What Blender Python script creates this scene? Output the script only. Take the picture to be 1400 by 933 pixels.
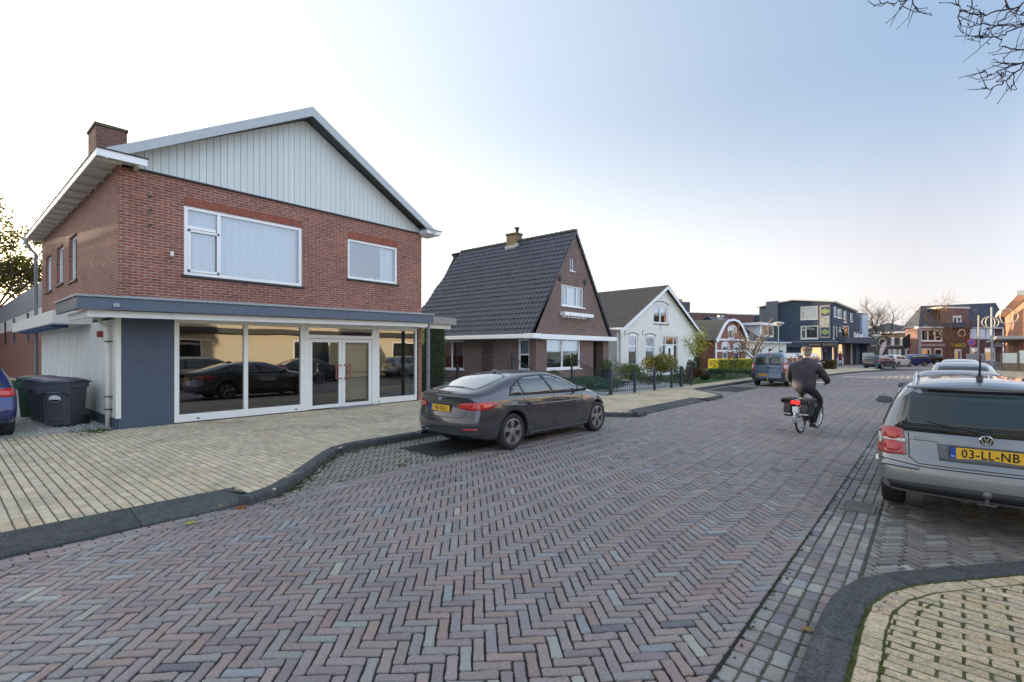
import bpy, bmesh, math, random
from math import sin, cos, pi, radians, sqrt, atan2
from mathutils import Vector, Matrix
from mathutils.bvhtree import BVHTree
random.seed(7)
for o in list(bpy.data.objects): bpy.data.objects.remove(o, do_unlink=True)
SC = bpy.context.scene
COL = SC.collection
# ---------------------------------------------------------------- camera
FPX, CH, YAW = 672.5, 1.8, math.atan(571/672.5)
cam = bpy.data.cameras.new('camera'); camo = bpy.data.objects.new('camera', cam); COL.objects.link(camo)
cam.sensor_width = 36; cam.lens = FPX/1400*36; cam.shift_y = 13.5/1400; cam.clip_end = 4000; cam.clip_start = .05
camo.location = (0, 0, CH); camo.rotation_euler = (pi/2, 0, YAW)
SC.camera = camo
# ---------------------------------------------------------------- sky and sun
SUN_AZ = Vector((-.999, -.035, 0)).normalized(); SUN_EL = radians(6.2)
w = bpy.data.worlds.new('World'); SC.world = w; w.use_nodes = True
nt = w.node_tree; nt.nodes.clear()
out = nt.nodes.new('ShaderNodeOutputWorld'); bg = nt.nodes.new('ShaderNodeBackground'); sky = nt.nodes.new('ShaderNodeTexSky')
sky.sky_type = 'NISHITA'; sky.sun_disc = False; sky.sun_elevation = SUN_EL
sky.sun_rotation = atan2(SUN_AZ.x, SUN_AZ.y)
sky.air_density = 1.0; sky.dust_density = 2.5; sky.ozone_density = 2.0
bg.inputs[1].default_value = .15
# thin high cloud veil: a pale sheet over the whole clear sky, streaked by noise
tc = nt.nodes.new('ShaderNodeTexCoord'); mp = nt.nodes.new('ShaderNodeMapping'); mp.inputs['Scale'].default_value = (1.2, 3.0, 5.0)
nz = nt.nodes.new('ShaderNodeTexNoise'); nz.inputs['Scale'].default_value = 1.3; nz.inputs['Detail'].default_value = 5; nz.inputs['Roughness'].default_value = .5
rp = nt.nodes.new('ShaderNodeMapRange'); rp.inputs[1].default_value = .3; rp.inputs[2].default_value = .75; rp.inputs[3].default_value = .88; rp.inputs[4].default_value = 1.0
mx = nt.nodes.new('ShaderNodeMix'); mx.data_type = 'RGBA'
# the veil itself: pale blue away from the low sun, bright warm white round it; brightened behind the camera as added fill
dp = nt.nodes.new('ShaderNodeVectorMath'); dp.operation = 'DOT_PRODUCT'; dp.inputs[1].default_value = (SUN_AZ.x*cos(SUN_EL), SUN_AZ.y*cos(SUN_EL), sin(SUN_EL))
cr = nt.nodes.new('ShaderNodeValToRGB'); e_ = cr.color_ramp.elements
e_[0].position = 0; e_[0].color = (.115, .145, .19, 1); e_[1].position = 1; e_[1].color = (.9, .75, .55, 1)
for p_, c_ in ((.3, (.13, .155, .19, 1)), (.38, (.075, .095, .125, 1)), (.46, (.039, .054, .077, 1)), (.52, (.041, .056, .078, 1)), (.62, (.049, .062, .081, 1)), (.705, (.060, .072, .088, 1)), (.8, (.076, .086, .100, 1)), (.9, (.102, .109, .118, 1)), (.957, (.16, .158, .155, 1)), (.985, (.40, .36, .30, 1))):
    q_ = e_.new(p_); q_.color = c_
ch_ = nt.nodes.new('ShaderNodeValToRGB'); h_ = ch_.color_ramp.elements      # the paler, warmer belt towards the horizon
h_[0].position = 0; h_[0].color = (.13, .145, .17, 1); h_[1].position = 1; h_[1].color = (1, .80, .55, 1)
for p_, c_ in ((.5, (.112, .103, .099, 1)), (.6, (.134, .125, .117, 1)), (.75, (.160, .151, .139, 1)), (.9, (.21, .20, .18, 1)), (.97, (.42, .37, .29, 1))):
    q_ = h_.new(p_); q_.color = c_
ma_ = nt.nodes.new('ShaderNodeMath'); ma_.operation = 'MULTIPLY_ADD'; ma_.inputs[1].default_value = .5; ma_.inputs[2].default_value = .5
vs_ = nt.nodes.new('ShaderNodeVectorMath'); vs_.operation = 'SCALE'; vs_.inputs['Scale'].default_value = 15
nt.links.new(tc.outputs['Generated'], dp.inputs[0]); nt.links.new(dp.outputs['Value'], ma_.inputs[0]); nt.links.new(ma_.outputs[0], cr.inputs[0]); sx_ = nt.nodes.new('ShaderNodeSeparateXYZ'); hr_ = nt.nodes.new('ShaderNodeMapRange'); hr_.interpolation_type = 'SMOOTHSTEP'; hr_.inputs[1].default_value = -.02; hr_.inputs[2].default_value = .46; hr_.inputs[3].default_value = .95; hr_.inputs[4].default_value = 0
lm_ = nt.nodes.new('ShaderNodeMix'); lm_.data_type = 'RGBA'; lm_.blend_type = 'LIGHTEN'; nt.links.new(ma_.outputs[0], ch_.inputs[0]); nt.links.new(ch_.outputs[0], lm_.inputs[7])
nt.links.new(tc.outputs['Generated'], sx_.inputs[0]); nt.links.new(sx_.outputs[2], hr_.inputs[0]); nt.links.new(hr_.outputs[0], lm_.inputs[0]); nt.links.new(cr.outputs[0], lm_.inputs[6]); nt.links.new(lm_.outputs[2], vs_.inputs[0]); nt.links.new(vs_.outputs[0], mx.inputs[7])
nt.links.new(tc.outputs['Generated'], mp.inputs[0]); nt.links.new(mp.outputs[0], nz.inputs[0]); nt.links.new(nz.outputs[0], rp.inputs[0])
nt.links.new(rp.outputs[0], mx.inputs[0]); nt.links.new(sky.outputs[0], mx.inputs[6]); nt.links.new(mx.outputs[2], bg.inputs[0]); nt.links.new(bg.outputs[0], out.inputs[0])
sl = bpy.data.lights.new('sun', 'SUN'); sl.energy = 2.6; sl.angle = radians(.6); sl.color = (1, .80, .55)
so = bpy.data.objects.new('sun', sl); COL.objects.link(so); so.location = (-30, 0, 30)
sd = SUN_AZ*cos(SUN_EL) + Vector((0, 0, sin(SUN_EL)))
so.rotation_euler = sd.to_track_quat('Z', 'Y').to_euler()
SC.view_settings.view_transform = 'Standard'; SC.view_settings.look = 'None'; SC.view_settings.gamma = 1
SC.view_settings.exposure = 2.12
# ---------------------------------------------------------------- materials
def _bsdf(m): return m.node_tree.nodes['Principled BSDF']
MATS = {}
def mat(name, col, rough=.6, metal=0, var=.0, scale=6, bump=0, bscale=40, coat=0, spec=None, emit=0, streak=0):
    if name in MATS: return MATS[name]
    m = bpy.data.materials.new(name); m.use_nodes = True; n = m.node_tree.nodes; l = m.node_tree.links; b = _bsdf(m)
    b.inputs['Base Color'].default_value = (*col, 1); b.inputs['Roughness'].default_value = rough; b.inputs['Metallic'].default_value = metal
    if coat: b.inputs['Coat Weight'].default_value = coat; b.inputs['Coat Roughness'].default_value = .04
    if spec is not None: b.inputs['Specular IOR Level'].default_value = spec
    if emit: b.inputs['Emission Color'].default_value = (*col, 1); b.inputs['Emission Strength'].default_value = emit
    if var or bump:
        t = n.new('ShaderNodeTexCoord')
        if var:
            mpn = n.new('ShaderNodeMapping'); mpn.inputs['Scale'].default_value = (1, 1, .15 if streak else 1)
            z = n.new('ShaderNodeTexNoise'); z.inputs['Scale'].default_value = scale; z.inputs['Detail'].default_value = 6; z.inputs['Roughness'].default_value = .65
            r = n.new('ShaderNodeMapRange'); r.inputs[1].default_value = .25; r.inputs[2].default_value = .75; r.inputs[3].default_value = 1-var; r.inputs[4].default_value = 1+var
            v = n.new('ShaderNodeVectorMath'); v.operation = 'SCALE'; v.inputs[0].default_value = col
            l.new(t.outputs['Object'], mpn.inputs[0]); l.new(mpn.outputs[0], z.inputs[0]); l.new(z.outputs[0], r.inputs[0]); l.new(r.outputs[0], v.inputs['Scale']); l.new(v.outputs[0], b.inputs['Base Color'])
        if bump:
            z2 = n.new('ShaderNodeTexNoise'); z2.inputs['Scale'].default_value = bscale; z2.inputs['Detail'].default_value = 5
            bp = n.new('ShaderNodeBump'); bp.inputs['Strength'].default_value = bump; bp.inputs['Distance'].default_value = .02
            l.new(t.outputs['Object'], z2.inputs[0]); l.new(z2.outputs[0], bp.inputs['Height']); l.new(bp.outputs[0], b.inputs['Normal'])
    MATS[name] = m; return m
def mat_brick(name, c1, c2, mortar, bw=.22, bh=.065, ms=.009, var=.25, bumps=.5, paint=False):
    m = bpy.data.materials.new(name); m.use_nodes = True; n = m.node_tree.nodes; l = m.node_tree.links; b = _bsdf(m)
    uv = n.new('ShaderNodeUVMap'); uv.uv_map = 'UVMap'
    t = n.new('ShaderNodeTexBrick'); t.inputs['Scale'].default_value = 1; t.inputs['Brick Width'].default_value = bw; t.inputs['Row Height'].default_value = bh
    t.inputs['Mortar Size'].default_value = ms; t.inputs['Mortar Smooth'].default_value = .25; t.inputs['Bias'].default_value = -.1
    t.inputs['Color1'].default_value = (*c1, 1); t.inputs['Color2'].default_value = (*c2, 1); t.inputs['Mortar'].default_value = (*mortar, 1)
    z = n.new('ShaderNodeTexNoise'); z.inputs['Scale'].default_value = 1.1; z.inputs['Detail'].default_value = 8; z.inputs['Roughness'].default_value = .7
    z3 = n.new('ShaderNodeTexNoise'); z3.inputs['Scale'].default_value = 9; z3.inputs['Detail'].default_value = 4
    ad = n.new('ShaderNodeMath'); ad.operation = 'ADD'
    r = n.new('ShaderNodeMapRange'); r.inputs[1].default_value = .7; r.inputs[2].default_value = 1.3; r.inputs[3].default_value = 1-var; r.inputs[4].default_value = 1+var
    v = n.new('ShaderNodeVectorMath'); v.operation = 'SCALE'
    l.new(uv.outputs[0], t.inputs[0]); l.new(uv.outputs[0], z.inputs[0]); l.new(uv.outputs[0], z3.inputs[0]); l.new(z.outputs[0], ad.inputs[0]); l.new(z3.outputs[0], ad.inputs[1]); l.new(ad.outputs[0], r.inputs[0])
    l.new(t.outputs['Color'], v.inputs[0]); l.new(r.outputs[0], v.inputs['Scale']); l.new(v.outputs[0], b.inputs['Base Color'])
    inv = n.new('ShaderNodeMath'); inv.operation = 'SUBTRACT'; inv.inputs[0].default_value = 1; l.new(t.outputs['Fac'], inv.inputs[1])
    z2 = n.new('ShaderNodeTexNoise'); z2.inputs['Scale'].default_value = 60; z2.inputs['Detail'].default_value = 3
    l.new(uv.outputs[0], z2.inputs[0])
    a2 = n.new('ShaderNodeMath'); a2.operation = 'MULTIPLY_ADD'; a2.inputs[1].default_value = .3; l.new(z2.outputs[0], a2.inputs[0]); l.new(inv.outputs[0], a2.inputs[2])
    bp = n.new('ShaderNodeBump'); bp.inputs['Strength'].default_value = bumps; bp.inputs['Distance'].default_value = .008
    l.new(a2.outputs[0], bp.inputs['Height']); l.new(bp.outputs[0], b.inputs['Normal']); b.inputs['Roughness'].default_value = .85
    MATS[name] = m; return m
def mat_attr(name, rough=.75, bump=.4, bscale=60, var=.18, scale=1.2, trans=0, fine=.2, dirt=None, dirt_amt=0):
    m = bpy.data.materials.new(name); m.use_nodes = True; n = m.node_tree.nodes; l = m.node_tree.links; b = _bsdf(m)
    a = n.new('ShaderNodeAttribute'); a.attribute_name = 'Col'; t = n.new('ShaderNodeTexCoord')
    z = n.new('ShaderNodeTexNoise'); z.inputs['Scale'].default_value = scale; z.inputs['Detail'].default_value = 6; z.inputs['Roughness'].default_value = .6
    zf = n.new('ShaderNodeTexNoise'); zf.inputs['Scale'].default_value = 55; zf.inputs['Detail'].default_value = 4; zf.inputs['Roughness'].default_value = .7
    r = n.new('ShaderNodeMapRange'); r.inputs[1].default_value = .25; r.inputs[2].default_value = .75; r.inputs[3].default_value = 1-var; r.inputs[4].default_value = 1+var
    rf = n.new('ShaderNodeMapRange'); rf.inputs[1].default_value = .3; rf.inputs[2].default_value = .7; rf.inputs[3].default_value = 1-fine; rf.inputs[4].default_value = 1+fine
    mu = n.new('ShaderNodeMath'); mu.operation = 'MULTIPLY'
    v = n.new('ShaderNodeVectorMath'); v.operation = 'SCALE'
    for q in (z, zf): l.new(t.outputs['Object'], q.inputs[0])
    l.new(z.outputs[0], r.inputs[0]); l.new(zf.outputs[0], rf.inputs[0]); l.new(r.outputs[0], mu.inputs[0]); l.new(rf.outputs[0], mu.inputs[1]); l.new(mu.outputs[0], v.inputs['Scale']); l.new(a.outputs['Color'], v.inputs[0])
    src = v.outputs[0]
    if dirt:
        zd = n.new('ShaderNodeTexNoise'); zd.inputs['Scale'].default_value = .8; zd.inputs['Detail'].default_value = 9; zd.inputs['Roughness'].default_value = .72
        rd = n.new('ShaderNodeMapRange'); rd.inputs[1].default_value = .5; rd.inputs[2].default_value = .72; rd.inputs[3].default_value = 0; rd.inputs[4].default_value = dirt_amt
        md = n.new('ShaderNodeMix'); md.data_type = 'RGBA'; md.inputs[7].default_value = (*dirt, 1)
        l.new(t.outputs['Object'], zd.inputs[0]); l.new(zd.outputs[0], rd.inputs[0]); l.new(rd.outputs[0], md.inputs[0]); l.new(src, md.inputs[6]); src = md.outputs[2]
    l.new(src, b.inputs['Base Color'])
    bp = n.new('ShaderNodeBump'); bp.inputs['Strength'].default_value = bump; bp.inputs['Distance'].default_value = .01
    z2 = n.new('ShaderNodeTexNoise'); z2.inputs['Scale'].default_value = bscale; z2.inputs['Detail'].default_value = 4; l.new(t.outputs['Object'], z2.inputs[0])
    l.new(z2.outputs[0], bp.inputs['Height']); l.new(bp.outputs[0], b.inputs['Normal']); b.inputs['Roughness'].default_value = rough
    if trans:
        tr = n.new('ShaderNodeBsdfTranslucent'); ms = n.new('ShaderNodeMixShader'); ms.inputs[0].default_value = trans
        l.new(src, tr.inputs[0]); l.new(b.outputs[0], ms.inputs[1]); l.new(tr.outputs[0], ms.inputs[2]); l.new(ms.outputs[0], n['Material Output'].inputs[0])
    MATS[name] = m; return m
def mat_glass(name, tint=(.9, .95, .95), k=1.5, base=.06):
    m = bpy.data.materials.new(name); m.use_nodes = True; n = m.node_tree.nodes; l = m.node_tree.links; n.remove(_bsdf(m))
    t = n.new('ShaderNodeBsdfTransparent'); t.inputs[0].default_value = (*tint, 1); g = n.new('ShaderNodeBsdfGlossy'); g.inputs['Roughness'].default_value = .01
    f = n.new('ShaderNodeFresnel'); f.inputs[0].default_value = 1.5; a = n.new('ShaderNodeMath'); a.operation = 'MULTIPLY_ADD'; a.inputs[1].default_value = k; a.inputs[2].default_value = base; a.use_clamp = True
    x = n.new('ShaderNodeMixShader'); l.new(f.outputs[0], a.inputs[0]); l.new(a.outputs[0], x.inputs[0]); l.new(t.outputs[0], x.inputs[1]); l.new(g.outputs[0], x.inputs[2]); l.new(x.outputs[0], n['Material Output'].inputs[0])
    tc_ = n.new('ShaderNodeTexCoord'); z = n.new('ShaderNodeTexNoise'); z.inputs['Scale'].default_value = .7; bp = n.new('ShaderNodeBump'); bp.inputs['Strength'].default_value = .04; bp.inputs['Distance'].default_value = .05
    l.new(tc_.outputs['Object'], z.inputs[0]); l.new(z.outputs[0], bp.inputs['Height']); l.new(bp.outputs[0], g.inputs['Normal'])
    MATS[name] = m; return m
BR_SHOP = mat_brick('shop_brick', (.295, .098, .062), (.20, .066, .047), (.36, .31, .27), ms=.0075, var=.3)
BR_H2 = mat_brick('purple_brown_brick', (.20, .125, .105), (.145, .09, .08), (.17, .145, .13), ms=.008, bumps=.35)
BR_WHITE = mat_brick('white_painted_brick', (.84, .82, .76), (.80, .78, .72), (.72, .70, .65), ms=.006, var=.07, bumps=.4)
BR_COT = mat_brick('cottage_brick', (.30, .11, .075), (.23, .085, .06), (.22, .15, .12), ms=.007)
BR_FAR = mat_brick('far_brick', (.20, .085, .07), (.15, .065, .055), (.16, .12, .11), ms=.008)
BR_ORANGE = mat_brick('orange_brick', (.42, .17, .09), (.34, .13, .07), (.33, .25, .2), ms=.008)
BR_BLUE = mat_brick('blue_painted_brick', (.060, .085, .118), (.052, .074, .104), (.044, .062, .09), ms=.006, var=.12)
M_WHITE = mat('white_paint', (.86, .87, .88), .45, var=.05, scale=3)
M_CREAM = mat('cream_paint', (.74, .71, .63), .55, var=.09, scale=4)
M_SIDING = mat('siding_paint', (.60, .645, .635), .55, var=.07, scale=2, streak=1)
M_ZINC = mat('zinc_grey', (.30, .33, .36), .5, .3, var=.12, scale=5)
M_SLATE = mat('slate_blue_panel', (.06, .08, .115), .6, var=.10, scale=4, bump=.1)
M_FASCIA = mat('slate_blue_fascia', (.085, .115, .16), .5, var=.12, scale=6, streak=0)
M_DARK = mat('dark_sill', (.02, .02, .023), .5)
M_ALU = mat('shop_frame_paint', (.74, .73, .71), .4, var=.04)
M_GLASS = mat_glass('window_glass', k=1.6, base=.26)
M_SHOPGLASS = mat_glass('shop_glass', tint=(.70, .72, .72), k=1.7, base=.15)
M_CURT = mat('net_curtain', (.70, .80, .90), .9, var=.04, scale=2)
M_WARMROOM = mat('room_wall', (.42, .40, .38), .9, var=.2, scale=1)
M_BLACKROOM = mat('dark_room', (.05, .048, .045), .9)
M_IRON = mat('black_iron', (.022, .028, .034), .45, .3)
M_KERB = mat_attr('kerb_stone', rough=.85, bump=.9, bscale=110, var=.45, scale=9, fine=.75, dirt=(.10, .105, .085), dirt_amt=.65)
M_GREYMET = mat('grey_steel', (.30, .32, .33), .45, .5, var=.1)
M_GREENMET = mat('green_steel', (.03, .13, .10), .4, .2)
M_BARK = mat('bark', (.10, .075, .055), .9, var=.35, scale=12, bump=.6, bscale=30)
M_BARKD = mat('dark_twig', (.035, .025, .035), .85)
M_WOOD = mat('weathered_wood', (.20, .16, .12), .85, var=.3, scale=8, streak=1)
M_LEAF = mat_attr('leaf', rough=.55, bump=0, var=.1, fine=.1, trans=.55)
M_PAVE = mat_attr('clinker_paver', rough=.62, bump=.6, bscale=70, var=.10, fine=.24, dirt=(.13, .112, .105), dirt_amt=.3)
M_PAVEY = mat_attr('yellow_paver', rough=.85, bump=.5, bscale=120, var=.10, fine=.22, dirt=(.13, .125, .085), dirt_amt=.55)
M_TILE = mat('glazed_roof_tile', (.056, .052, .068), .25, var=.3, scale=3, bump=.15, bscale=25)
M_TILEB = mat('brown_roof_tile', (.085, .068, .058), .6, var=.35, scale=4)
M_TILEG = mat('mossy_roof_tile', (.13, .11, .085), .85, var=.35, scale=4)
M_TILEBL = mat('blue_roof_tile', (.028, .04, .075), .4, var=.25, scale=4)
M_RUB = mat('tyre_rubber', (.022, .022, .023), .8, var=.2, bump=.2)
M_RIM = mat('rim_alloy', (.42, .42, .43), .3, .8)
M_CARGL = mat('car_glass', (.018, .024, .028), .04, 0, coat=1, spec=1.0)
M_REDL = mat('tail_lamp_red', (.52, .015, .015), .15, coat=1)
M_CLEARL = mat('lamp_clear', (.62, .58, .56), .12, .3, coat=1)
M_BLKP = mat('black_plastic', (.022, .023, .025), .5)
M_CHR = mat('chrome', (.65, .66, .68), .12, 1)
M_YEL = mat('plate_yellow', (.80, .46, .03), .4)
M_BLUE = mat('plate_blue', (.02, .08, .40), .4)
M_TXT = mat('black_lettering', (.015, .015, .015), .5)
M_WTXT = mat('white_lettering', (.8, .8, .8), .5)
# ---------------------------------------------------------------- helpers
def tag(o, label=None, cat=None, group=None, kind=None):
    if label: o['label'] = label
    if cat: o['category'] = cat
    if group: o['group'] = group
    if kind: o['kind'] = kind
    return o
def empty(name, loc, label=None, cat=None, group=None, rz=0):
    o = bpy.data.objects.new(name, None); COL.objects.link(o); o.location = loc; o.rotation_euler = (0, 0, rz); o.empty_display_size = .2
    return tag(o, label, cat, group)
def clip_poly(pts, a, b, c):
    r = []; n = len(pts)
    for i in range(n):
        p, q = pts[i], pts[(i+1) % n]; dp = a*p[0]+b*p[1]+c; dq = a*q[0]+b*q[1]+c
        if dp >= 0: r.append(p)
        if (dp > 0 and dq < 0) or (dp < 0 and dq > 0):
            t = dp/(dp-dq); r.append((p[0]+t*(q[0]-p[0]), p[1]+t*(q[1]-p[1])))
    return r
def clip_convex(pts, poly):
    n = len(poly); ar = sum(poly[i][0]*poly[(i+1) % n][1]-poly[(i+1) % n][0]*poly[i][1] for i in range(n)); s = 1 if ar > 0 else -1
    for i in range(n):
        p, q = poly[i], poly[(i+1) % n]; a = -(q[1]-p[1])*s; b = (q[0]-p[0])*s
        pts = clip_poly(pts, a, b, -(a*p[0]+b*p[1]))
        if len(pts) < 3: return []
    return pts
class MB:
    def __init__(s): s.v = []; s.f = []; s.m = []; s.c = []; s.cur = 0; s.col = None; s.hascol = False
    def face(s, pts, mi=None, col=None):
        b = len(s.v); s.v += [tuple(p) for p in pts]; s.f.append(tuple(range(b, b+len(pts)))); s.m.append(s.cur if mi is None else mi)
        s.c.append(col)
        if col: s.hascol = True
    def mesh(s, vs, fs, mi=None, col=None):
        b = len(s.v); s.v += [tuple(p) for p in vs]
        for f in fs: s.f.append(tuple(i+b for i in f)); s.m.append(s.cur if mi is None else mi); s.c.append(col)
        if col: s.hascol = True
    def box(s, a, b, mi=None, M=None):
        x0, y0, z0 = a; x1, y1, z1 = b
        if x0 > x1: x0, x1 = x1, x0
        if y0 > y1: y0, y1 = y1, y0
        if z0 > z1: z0, z1 = z1, z0
        vs = [(x0, y0, z0), (x1, y0, z0), (x1, y1, z0), (x0, y1, z0), (x0, y0, z1), (x1, y0, z1), (x1, y1, z1), (x0, y1, z1)]
        if M is not None: vs = [M @ Vector(v) for v in vs]
        s.mesh(vs, [(0, 3, 2, 1), (4, 5, 6, 7), (0, 1, 5, 4), (1, 2, 6, 5), (2, 3, 7, 6), (3, 0, 4, 7)], mi)
    def prism(s, poly, fn, d0, d1, mi=None):          # poly 2D (ccw or cw), fn(a,b,d)->3D
        n = len(poly); vs = [fn(a, b, d0) for a, b in poly]+[fn(a, b, d1) for a, b in poly]
        s.mesh(vs, [tuple(range(n)), tuple(range(2*n-1, n-1, -1))]+[(i, i+n, (i+1) % n+n, (i+1) % n) for i in range(n)], mi)
    def tube(s, pts, r, n=8, mi=None, cap=True):
        pts = [Vector(p) for p in pts]; rs = r if isinstance(r, (list, tuple)) else [r]*len(pts)
        vs = []; up = None
        for i, p in enumerate(pts):
            t = (pts[min(i+1, len(pts)-1)]-pts[max(i-1, 0)])
            if t.length < 1e-9: t = Vector((0, 0, 1))
            t.normalize()
            if up is None: up = t.orthogonal().normalized()
            up = (up-t*up.dot(t))
            if up.length < 1e-6: up = t.orthogonal()
            up.normalize(); b = t.cross(up)
            for k in range(n): a = 2*pi*k/n; vs.append(p+(up*cos(a)+b*sin(a))*rs[i])
        fs = []
        for i in range(len(pts)-1):
            for k in range(n): k2 = (k+1) % n; fs.append((i*n+k, i*n+k2, (i+1)*n+k2, (i+1)*n+k))
        if cap: fs += [tuple(range(n-1, -1, -1)), tuple(range((len(pts)-1)*n, len(pts)*n))]
        s.mesh(vs, fs, mi)
    def cyl(s, c, r, z0, z1, n=20, mi=None, r2=None): s.tube([(c[0], c[1], z0), (c[0], c[1], z1)], [r, r if r2 is None else r2], n, mi)
    def lathe(s, prof, fn, n=28, mi=None, closed=False):   # prof [(r,h)], fn(r*cos,r*sin,h)
        vs = [fn(r*cos(2*pi*k/n), r*sin(2*pi*k/n), h) for r, h in prof for k in range(n)]; m = len(prof)
        s.mesh(vs, [(i*n+k, i*n+(k+1) % n, ((i+1) % m)*n+(k+1) % n, ((i+1) % m)*n+k) for i in range(m if closed else m-1) for k in range(n)], mi)
    def ball(s, c, r, n=12, sz=1, mi=None):
        c = Vector(c); prof = [(max(r*sin(pi*i/n), 1e-4), -r*sz*cos(pi*i/n)) for i in range(n+1)]
        s.lathe(prof, lambda a, b, h: (c.x+a, c.y+b, c.z+h), n*2, mi)
    def build(s, name, mats, parent=None, world=True, smooth=False, bevel=0, label=None, cat=None, group=None, kind=None, merge=False):
        if not isinstance(mats, (list, tuple)): mats = [mats]
        off = Vector((0, 0, 0))
        if parent is not None and world:
            q = parent
            while q.parent is not None: q = q.parent
            off = Vector(q.location)
        me = bpy.data.meshes.new(name)
        if off.length: vs = [(v[0]-off.x, v[1]-off.y, v[2]-off.z) for v in s.v]
        else: vs = s.v
        me.from_pydata(vs, [], s.f)
        for m in mats: me.materials.append(m)
        me.polygons.foreach_set('material_index', s.m)
        uvl = me.uv_layers.new(name='UVMap'); uvs = []
        for p in me.polygons:
            n = p.normal
            if abs(n.z) > .75:
                for li in p.loop_indices: v = s.v[me.loops[li].vertex_index]; uvs += [v[0], v[1]]
            else:
                L = sqrt(n.x*n.x+n.y*n.y) or 1; ux, uy = -n.y/L, n.x/L
                if abs(uy) > abs(ux):
                    if uy < 0: ux, uy = -ux, -uy
                elif ux < 0: ux, uy = -ux, -uy
                for li in p.loop_indices: v = s.v[me.loops[li].vertex_index]; uvs += [v[0]*ux+v[1]*uy, v[2]]
        uvl.data.foreach_set('uv', uvs)
        if s.hascol:
            ca = me.color_attributes.new('Col', 'FLOAT_COLOR', 'CORNER'); cs = []
            for p, c in zip(me.polygons, s.c):
                c = c or (.5, .5, .5); cs += [c[0], c[1], c[2], 1]*p.loop_total
            ca.data.foreach_set('color', cs)
        if merge:
            bm = bmesh.new(); bm.from_mesh(me); bmesh.ops.remove_doubles(bm, verts=bm.verts, dist=1e-4); bmesh.ops.recalc_face_normals(bm, faces=bm.faces); bm.to_mesh(me); bm.free()
        me.validate()
        if smooth: me.polygons.foreach_set('use_smooth', [True]*len(me.polygons))
        o = bpy.data.objects.new(name, me); COL.objects.link(o)
        if parent is not None: o.parent = parent
        if bevel:
            b = o.modifiers.new('bevel', 'BEVEL'); b.width = bevel; b.segments = 2; b.limit_method = 'ANGLE'; b.angle_limit = radians(50)
        return tag(o, label, cat, group, kind)
def solid(o, th, off=-1):
    m = o.modifiers.new('solid', 'SOLIDIFY'); m.thickness = th; m.offset = off; return o
def text_obj(txt, size, mtx, m, name, parent=None, depth=.003, bold=0, spacing=1.0, label=None, cat=None, world=True):
    cu = bpy.data.curves.new('txt', 'FONT'); cu.body = txt; cu.size = size; cu.extrude = depth; cu.align_x = 'CENTER'; cu.align_y = 'CENTER'; cu.offset = bold; cu.space_character = spacing; cu.resolution_u = 3
    t = bpy.data.objects.new('t', cu); COL.objects.link(t); bpy.context.view_layer.update()
    me = bpy.data.meshes.new_from_object(t.evaluated_get(bpy.context.evaluated_depsgraph_get())); bpy.data.objects.remove(t)
    me.transform(mtx)
    if parent is not None and world:
        q = parent
        while q.parent is not None: q = q.parent
        me.transform(Matrix.Translation(-Vector(q.location)))
    me.materials.clear(); me.materials.append(m)
    o = bpy.data.objects.new(name, me); COL.objects.link(o)
    if parent is not None: o.parent = parent
    return tag(o, label, cat)
FV = Vector((-sin(YAW), cos(YAW))); RV = Vector((cos(YAW), sin(YAW)))
def G(px, py, z=0):
    D = (CH-z)*FPX/(py-480); p = FV*D + RV*((px-700)/FPX*D); return Vector((p.x, p.y, z))
def GD(px, D, z=0):
    p = FV*D + RV*((px-700)/FPX*D); return Vector((p.x, p.y, z))
def ZD(py, D): return CH-(py-480)/FPX*D
class Fc:                                   # a vertical wall plane: s metres along it, z up, o out of it
    def __init__(s, O, d): s.O = Vector(O[:2]); s.d = Vector(d).normalized(); s.n = Vector((s.d.y, -s.d.x))
    def P(s, a, z, o=0): q = s.O+s.d*a+s.n*o; return Vector((q.x, q.y, z))
    def px(s, x, y):
        k = (x-700)/FPX; r = FV+RV*k; det = r.x*(-s.d.y)-(-s.d.x)*r.y
        t = (s.O.x*(-s.d.y)+s.d.x*s.O.y)/det; q = r*t; return ((q-s.O).dot(s.d), CH-(y-480)/FPX*t)
    def box(s, mb, s0, s1, z0, z1, o0, o1, mi=None):
        p = [s.P(a, z, o) for z in (z0, z1) for a, o in ((s0, o0), (s1, o0), (s1, o1), (s0, o1))]
        mb.mesh(p, [(0, 1, 2, 3), (7, 6, 5, 4), (0, 4, 5, 1), (1, 5, 6, 2), (2, 6, 7, 3), (3, 7, 4, 0)], mi)
    def wall(s, mb, outline, openings=(), o=0, rev=.1, mi=None):
        xs = sorted(set([p[0] for p in outline]+[q for w_ in openings for q in w_[:2]])); zs = sorted(set([p[1] for p in outline]+[q for w_ in openings for q in w_[2:4]]))
        for i in range(len(xs)-1):
            for j in range(len(zs)-1):
                cx, cz = (xs[i]+xs[i+1])/2, (zs[j]+zs[j+1])/2
                if any(w_[0] < cx < w_[1] and w_[2] < cz < w_[3] for w_ in openings): continue
                q = clip_convex([(xs[i], zs[j]), (xs[i+1], zs[j]), (xs[i+1], zs[j+1]), (xs[i], zs[j+1])], outline)
                if len(q) > 2: mb.face([s.P(a, z, o) for a, z in q], mi)
        for w_ in openings:
            a, b, c, d = w_[:4]
            for (p, q) in (((a, c), (a, d)), ((b, d), (b, c)), ((a, d), (b, d)), ((b, c), (a, c))):
                mb.face([s.P(p[0], p[1], o), s.P(p[0], p[1], o-rev), s.P(q[0], q[1], o-rev), s.P(q[0], q[1], o)], mi)
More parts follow.
